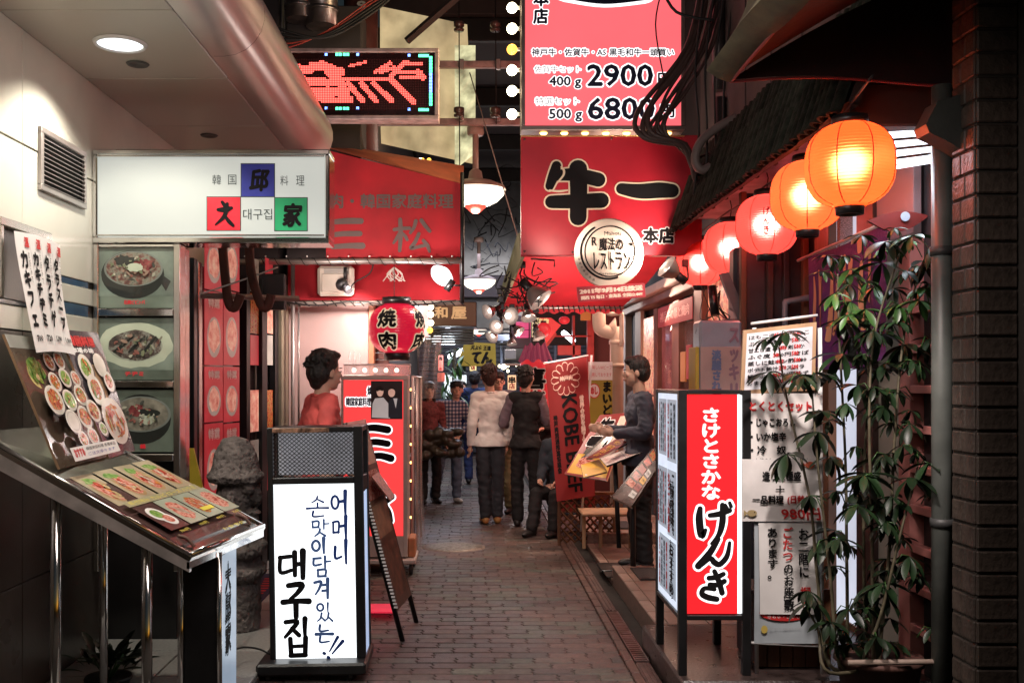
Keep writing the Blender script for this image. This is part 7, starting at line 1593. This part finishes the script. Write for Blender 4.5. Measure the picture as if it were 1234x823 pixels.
    fm=MB()
    for e in (1,-1): fm.ball(HP(.032*e,-.084,.021),tuple(q*s*hs for q in (.019,.006,.0035)),hairm,8,M=Hy)
    T(fm); part_(fm,'eyebrow')
    fm=MB(); fm.ball(HP(0,-.092,-.062),tuple(q*s*hs for q in (.021,.007,.0055)),lipm,10,M=Hy); T(fm); part_(fm,'mouth')
    th['_']=0; del th['_']
    return th,T,g,HP,Hy
cm=lambda n,c,r=.8,**k: mat(n,c,r,var=k.pop('var',.15),scale=k.pop('scale',8),bump=.15,bscale=200,**k)
coral=cm('coral_cotton',(.68,.10,.09)); whs=cm('white_shirt',(.85,.80,.76),var=.04); blkc=cm('black_cloth',(.012,.010,.011)); dnm=cm('dark_denim',(.030,.032,.040)); jean=cm('blue_denim',(.10,.14,.21),var=.25)
gsw=cm('grey_sweater',(.050,.050,.072)); mroon=cm('maroon_knit',(.15,.03,.03),var=.3,scale=40); khaki=cm('khaki_cotton',(.22,.19,.10)); navy=cm('navy_cloth',(.02,.04,.13)); brs=cm('tan_leather',(.42,.20,.06),.5); whsh=cm('white_trainer',(.6,.58,.55),.5); blks=cm('black_shoe',(.02,.018,.018),.4)
cm('grey_sleeve',(.20,.15,.18)); brh=mat('brown_hair',(.045,.014,.010),.45,var=.3,scale=60,bump=.5,bscale=160); bld=mat('light_brown_hair',(.30,.15,.07),.5,var=.3,scale=60)
# plaid material
pm_=bpy.data.materials.new('plaid'); pm_.use_nodes=True; n_=pm_.node_tree.nodes; l_=pm_.node_tree.links; b_=n_['Principled BSDF']; b_.inputs['Roughness'].default_value=.85
tc=n_.new('ShaderNodeTexCoord'); out_=None
for ax,sc in (('X',7.),('Z',6.5)):
    wv=n_.new('ShaderNodeTexWave'); wv.bands_direction=ax; wv.inputs['Scale'].default_value=sc; l_.new(tc.outputs['Object'],wv.inputs['Vector'])
    gt=n_.new('ShaderNodeMath'); gt.operation='GREATER_THAN'; gt.inputs[1].default_value=.6; l_.new(wv.outputs['Fac'],gt.inputs[0])
    if out_ is None: out_=gt.outputs[0]
    else: ad=n_.new('ShaderNodeMath'); ad.operation='ADD'; l_.new(out_,ad.inputs[0]); l_.new(gt.outputs[0],ad.inputs[1]); out_=ad.outputs[0]
dv=n_.new('ShaderNodeMath'); dv.operation='MULTIPLY'; dv.inputs[1].default_value=.5; l_.new(out_,dv.inputs[0]); rp_=n_.new('ShaderNodeValToRGB'); e=rp_.color_ramp.elements; e[0].color=(.025,.035,.08,1); e[1].color=(.45,.40,.42,1); q_=e.new(.5); q_.color=(.12,.12,.18,1); l_.new(dv.outputs[0],rp_.inputs[0]); l_.new(rp_.outputs[0],b_.inputs['Base Color'])
# coral man, seen from behind/side, looking right
person('man with spiky black hair in a coral polo shirt behind the white lit sign',(X_(388,6.7),6.7,.056),R(118),1.745,dict(yaw=R(12),hd=(0,-.03,1.62),elL=(.23,.05,1.12),elR=(-.22,.06,1.14),haR=(-.22,-.12,.95),haL=(.22,-.14,.98)),'polo_shirt',coral,'trousers',dnm,blks,dict(spikes=260,puff=1.3,nape=True),sleeve='short',vox=.012,hs=1.12)
# waiter
W_,T_,g_,HP_,Hy_=person('waiter in dark grey long-sleeved top standing over the lit open menus',(X_(771,8.35),8.35,.03),R(-84),1.77,dict(yaw=R(-8),hd=(0,-.04,1.63),elL=(.24,-.02,1.14),haL=(.10,-.24,1.13),elR=(-.22,.0,1.12),haR=(-.06,-.28,1.15),hdR=(.2,-1,.2),hdL=(-.2,-1,.2)),'sweater',gsw,'trousers',blkc,blks,dict(spikes=50,nape=False,puff=.6),vox=.010)
person('man in white shirt and dark jeans with his back turned',(X_(591,11.2),11.2,0),R(188),1.765,dict(yaw=R(6),hd=(.02,-.02,1.64),anL=(.06,.02,.09),anR=(-.08,-.02,.09),knL=(.07,0,.5),knR=(-.09,-.03,.5),haR=(-.19,-.08,.86),haL=(.22,-.04,.86),elL=(.21,.04,1.12)),'shirt',whs,'jeans',dnm,brs,dict(m=brh,spikes=90,puff=1.6,nape=True),hs=1.05)
person('man in a black vest and black trousers, back turned, beside the white-shirted man',(X_(634,11.0),11.0,0),R(168),1.76,dict(yaw=R(-12),anL=(.09,.02,.09),anR=(-.09,-.03,.09),elR=(-.22,-.06,1.15),haR=(-.15,-.25,1.2),elL=(.26,-.02,1.13),haL=(.22,-.22,1.1)),'vest',blkc,'trousers',blkc,blks,dict(spikes=90,puff=1.5,nape=True),sleeve='none',hs=1.05)
gm1,T2,g2,HP2,Hy2=person('man with glasses in grey jacket and khaki trousers facing the white-shirted man',(X_(602,12.1),12.1,0),R(-25),1.74,dict(yaw=R(35),hd=(.0,-.05,1.60),anL=(.14,.0,.09),anR=(-.12,.02,.09)),'jacket',cm('grey_jacket',(.13,.12,.14)),'trousers',khaki,blks,dict(spikes=50,fringe=True))
mb=MB(); T2(mb)
for e in (1,-1): mb.tube([HP2(.031*e+.022*cos(t),-.098,.0+.015*sin(t)) for t in [k*pi/5 for k in range(11)]],.0035,ink,5)
mb.tube([HP2(-.01,-.099,.004),HP2(.01,-.099,.004)],.003,ink,4); mb.v=[Matrix.Rotation(R(-25),3,'Z')@p for p in mb.v]; addm(mb.mesh('glasses'),'glasses',gm1)
bt,T3,g3,HP3,Hy3=person('boy in blue plaid shirt and jeans carrying a dark puffer coat',(X_(545,13.2),13.2,0),R(22),1.60,dict(yaw=R(-15),hd=(.06,-.03,1.62),nck=(.04,.0,1.45),pel=(-.08,0,.93),hpL=(.02,0,.91),hpR=(-.16,0,.91),anL=(.02,-.12,.09),anR=(-.26,.05,.09),knL=(.03,-.12,.50),knR=(-.22,-.05,.50),elL=(.25,-.05,1.15),haL=(.05,-.22,1.0),elR=(-.24,.0,1.13),haR=(-.10,-.2,.97)),'plaid_shirt',pm_,'jeans',jean,whsh,dict(spikes=60,fringe=True,puff=1.2),hs=1.1)
person('woman in a dark red knit sweater and black trousers standing behind the plaid-shirted boy',(X_(518,13.0),13.0,0),R(20),1.60,dict(yaw=R(-10),hd=(-.02,-.03,1.60)),'sweater',mroon,'trousers',blkc,blks,dict(long=True,fringe=True,spikes=10),female=True,hs=1.05)
pc2=thing('puffer_coat','dark olive puffer coat draped over the boy\'s arm','coat',W(528,540,12.7))
mb=MB(); rr=random.Random(5)
for k in range(7):
    for q_ in range(3): mb.ball(W(510+7*k+rr.uniform(-2,2),521+q_*12+(6 if k in (0,1) else 0)+rr.uniform(-3,3),12.7+rr.uniform(-.03,.03)),(rr.uniform(.07,.10),.07,rr.uniform(.055,.075)),blkc,12)
mb.v=[p-ORG[pc2.name] for p in mb.v]; addm(blob_mesh(mb,.014,'coat',cm('olive_puffer',(.045,.035,.022),.35),1,lambda c:.006*noise.noise(c*30)),'coat',pc2)
person('man in a navy suit walking away beyond the white-shirted man',(X_(572,15.5),15.5,0),R(175),1.74,dict(anL=(.08,.12,.10),anR=(-.08,-.10,.09),knR=(-.09,-.08,.5)),'jacket',navy,'trousers',navy,blks,dict(spikes=30),vox=.018)
person('woman in dark clothes and a pale scarf far down the alley behind the boy',(X_(557,17.5),17.5,0),R(10),1.58,dict(),'jacket',cm('brown_coat',(.06,.04,.04)),'trousers',blkc,blks,dict(long=True,spikes=10),female=True,vox=.02)
person('woman with long light brown hair in dark clothes beside the red banner',(X_(655,12.4),12.4,0),R(-15),1.62,dict(yaw=R(-10),elL=(.2,-.05,1.15),haL=(.05,-.22,1.1)),'jacket',blkc,'trousers',blkc,blks,dict(m=bld,long=True,spikes=20),female=True,hs=1.05)
# seated person partly hidden by the banner
person('seated person in a denim jacket half hidden behind the red banner',(X_(680,10.6),10.6,0),R(-35),1.66,dict(pel=(0,0,.50),wst=(0,-.01,.62),chs=(0,-.05,.82),nck=(0,-.08,.99),hd=(0,-.12,1.14),shL=(.18,-.06,.95),shR=(-.18,-.06,.95),elL=(.22,-.10,.70),elR=(-.22,-.10,.70),haL=(.12,-.32,.60),haR=(-.12,-.32,.60),hpL=(.09,0,.48),hpR=(-.09,0,.48),knL=(.12,-.40,.46),knR=(-.12,-.40,.46),anL=(.10,-.42,.09),anR=(-.12,-.50,.09)),'jacket',cm('dark_denim_jacket',(.035,.045,.06)),'trousers',blkc,blks,dict(spikes=20),vox=.016)
ss=thing('low_stool','small dark stool under the seated person','stool',(X_(682,10.7),10.7,0)); c=V((X_(682,10.7),10.72,0))
bx(c.x-.16,c.x+.16,c.y-.15,c.y+.15,.36,.40,mat('stool_dark',(.10,.03,.025),.5),.015).build('seat',ss)
for a in (-.13,.13):
    for b in (-.12,.12): MB().tube([(c.x+a,c.y+b,.36),(c.x+a*1.1,c.y+b*1.1,0)],.013,black,8).build('leg',ss)
# area fill added for overall brightness, standing for the unseen open shopfronts
lamp('AREA','front_fill_light',(.0,3.0,3.3),34,(1,.84,.79),sx=1.6,sy=1.4,target=(.1,7.5,.5))
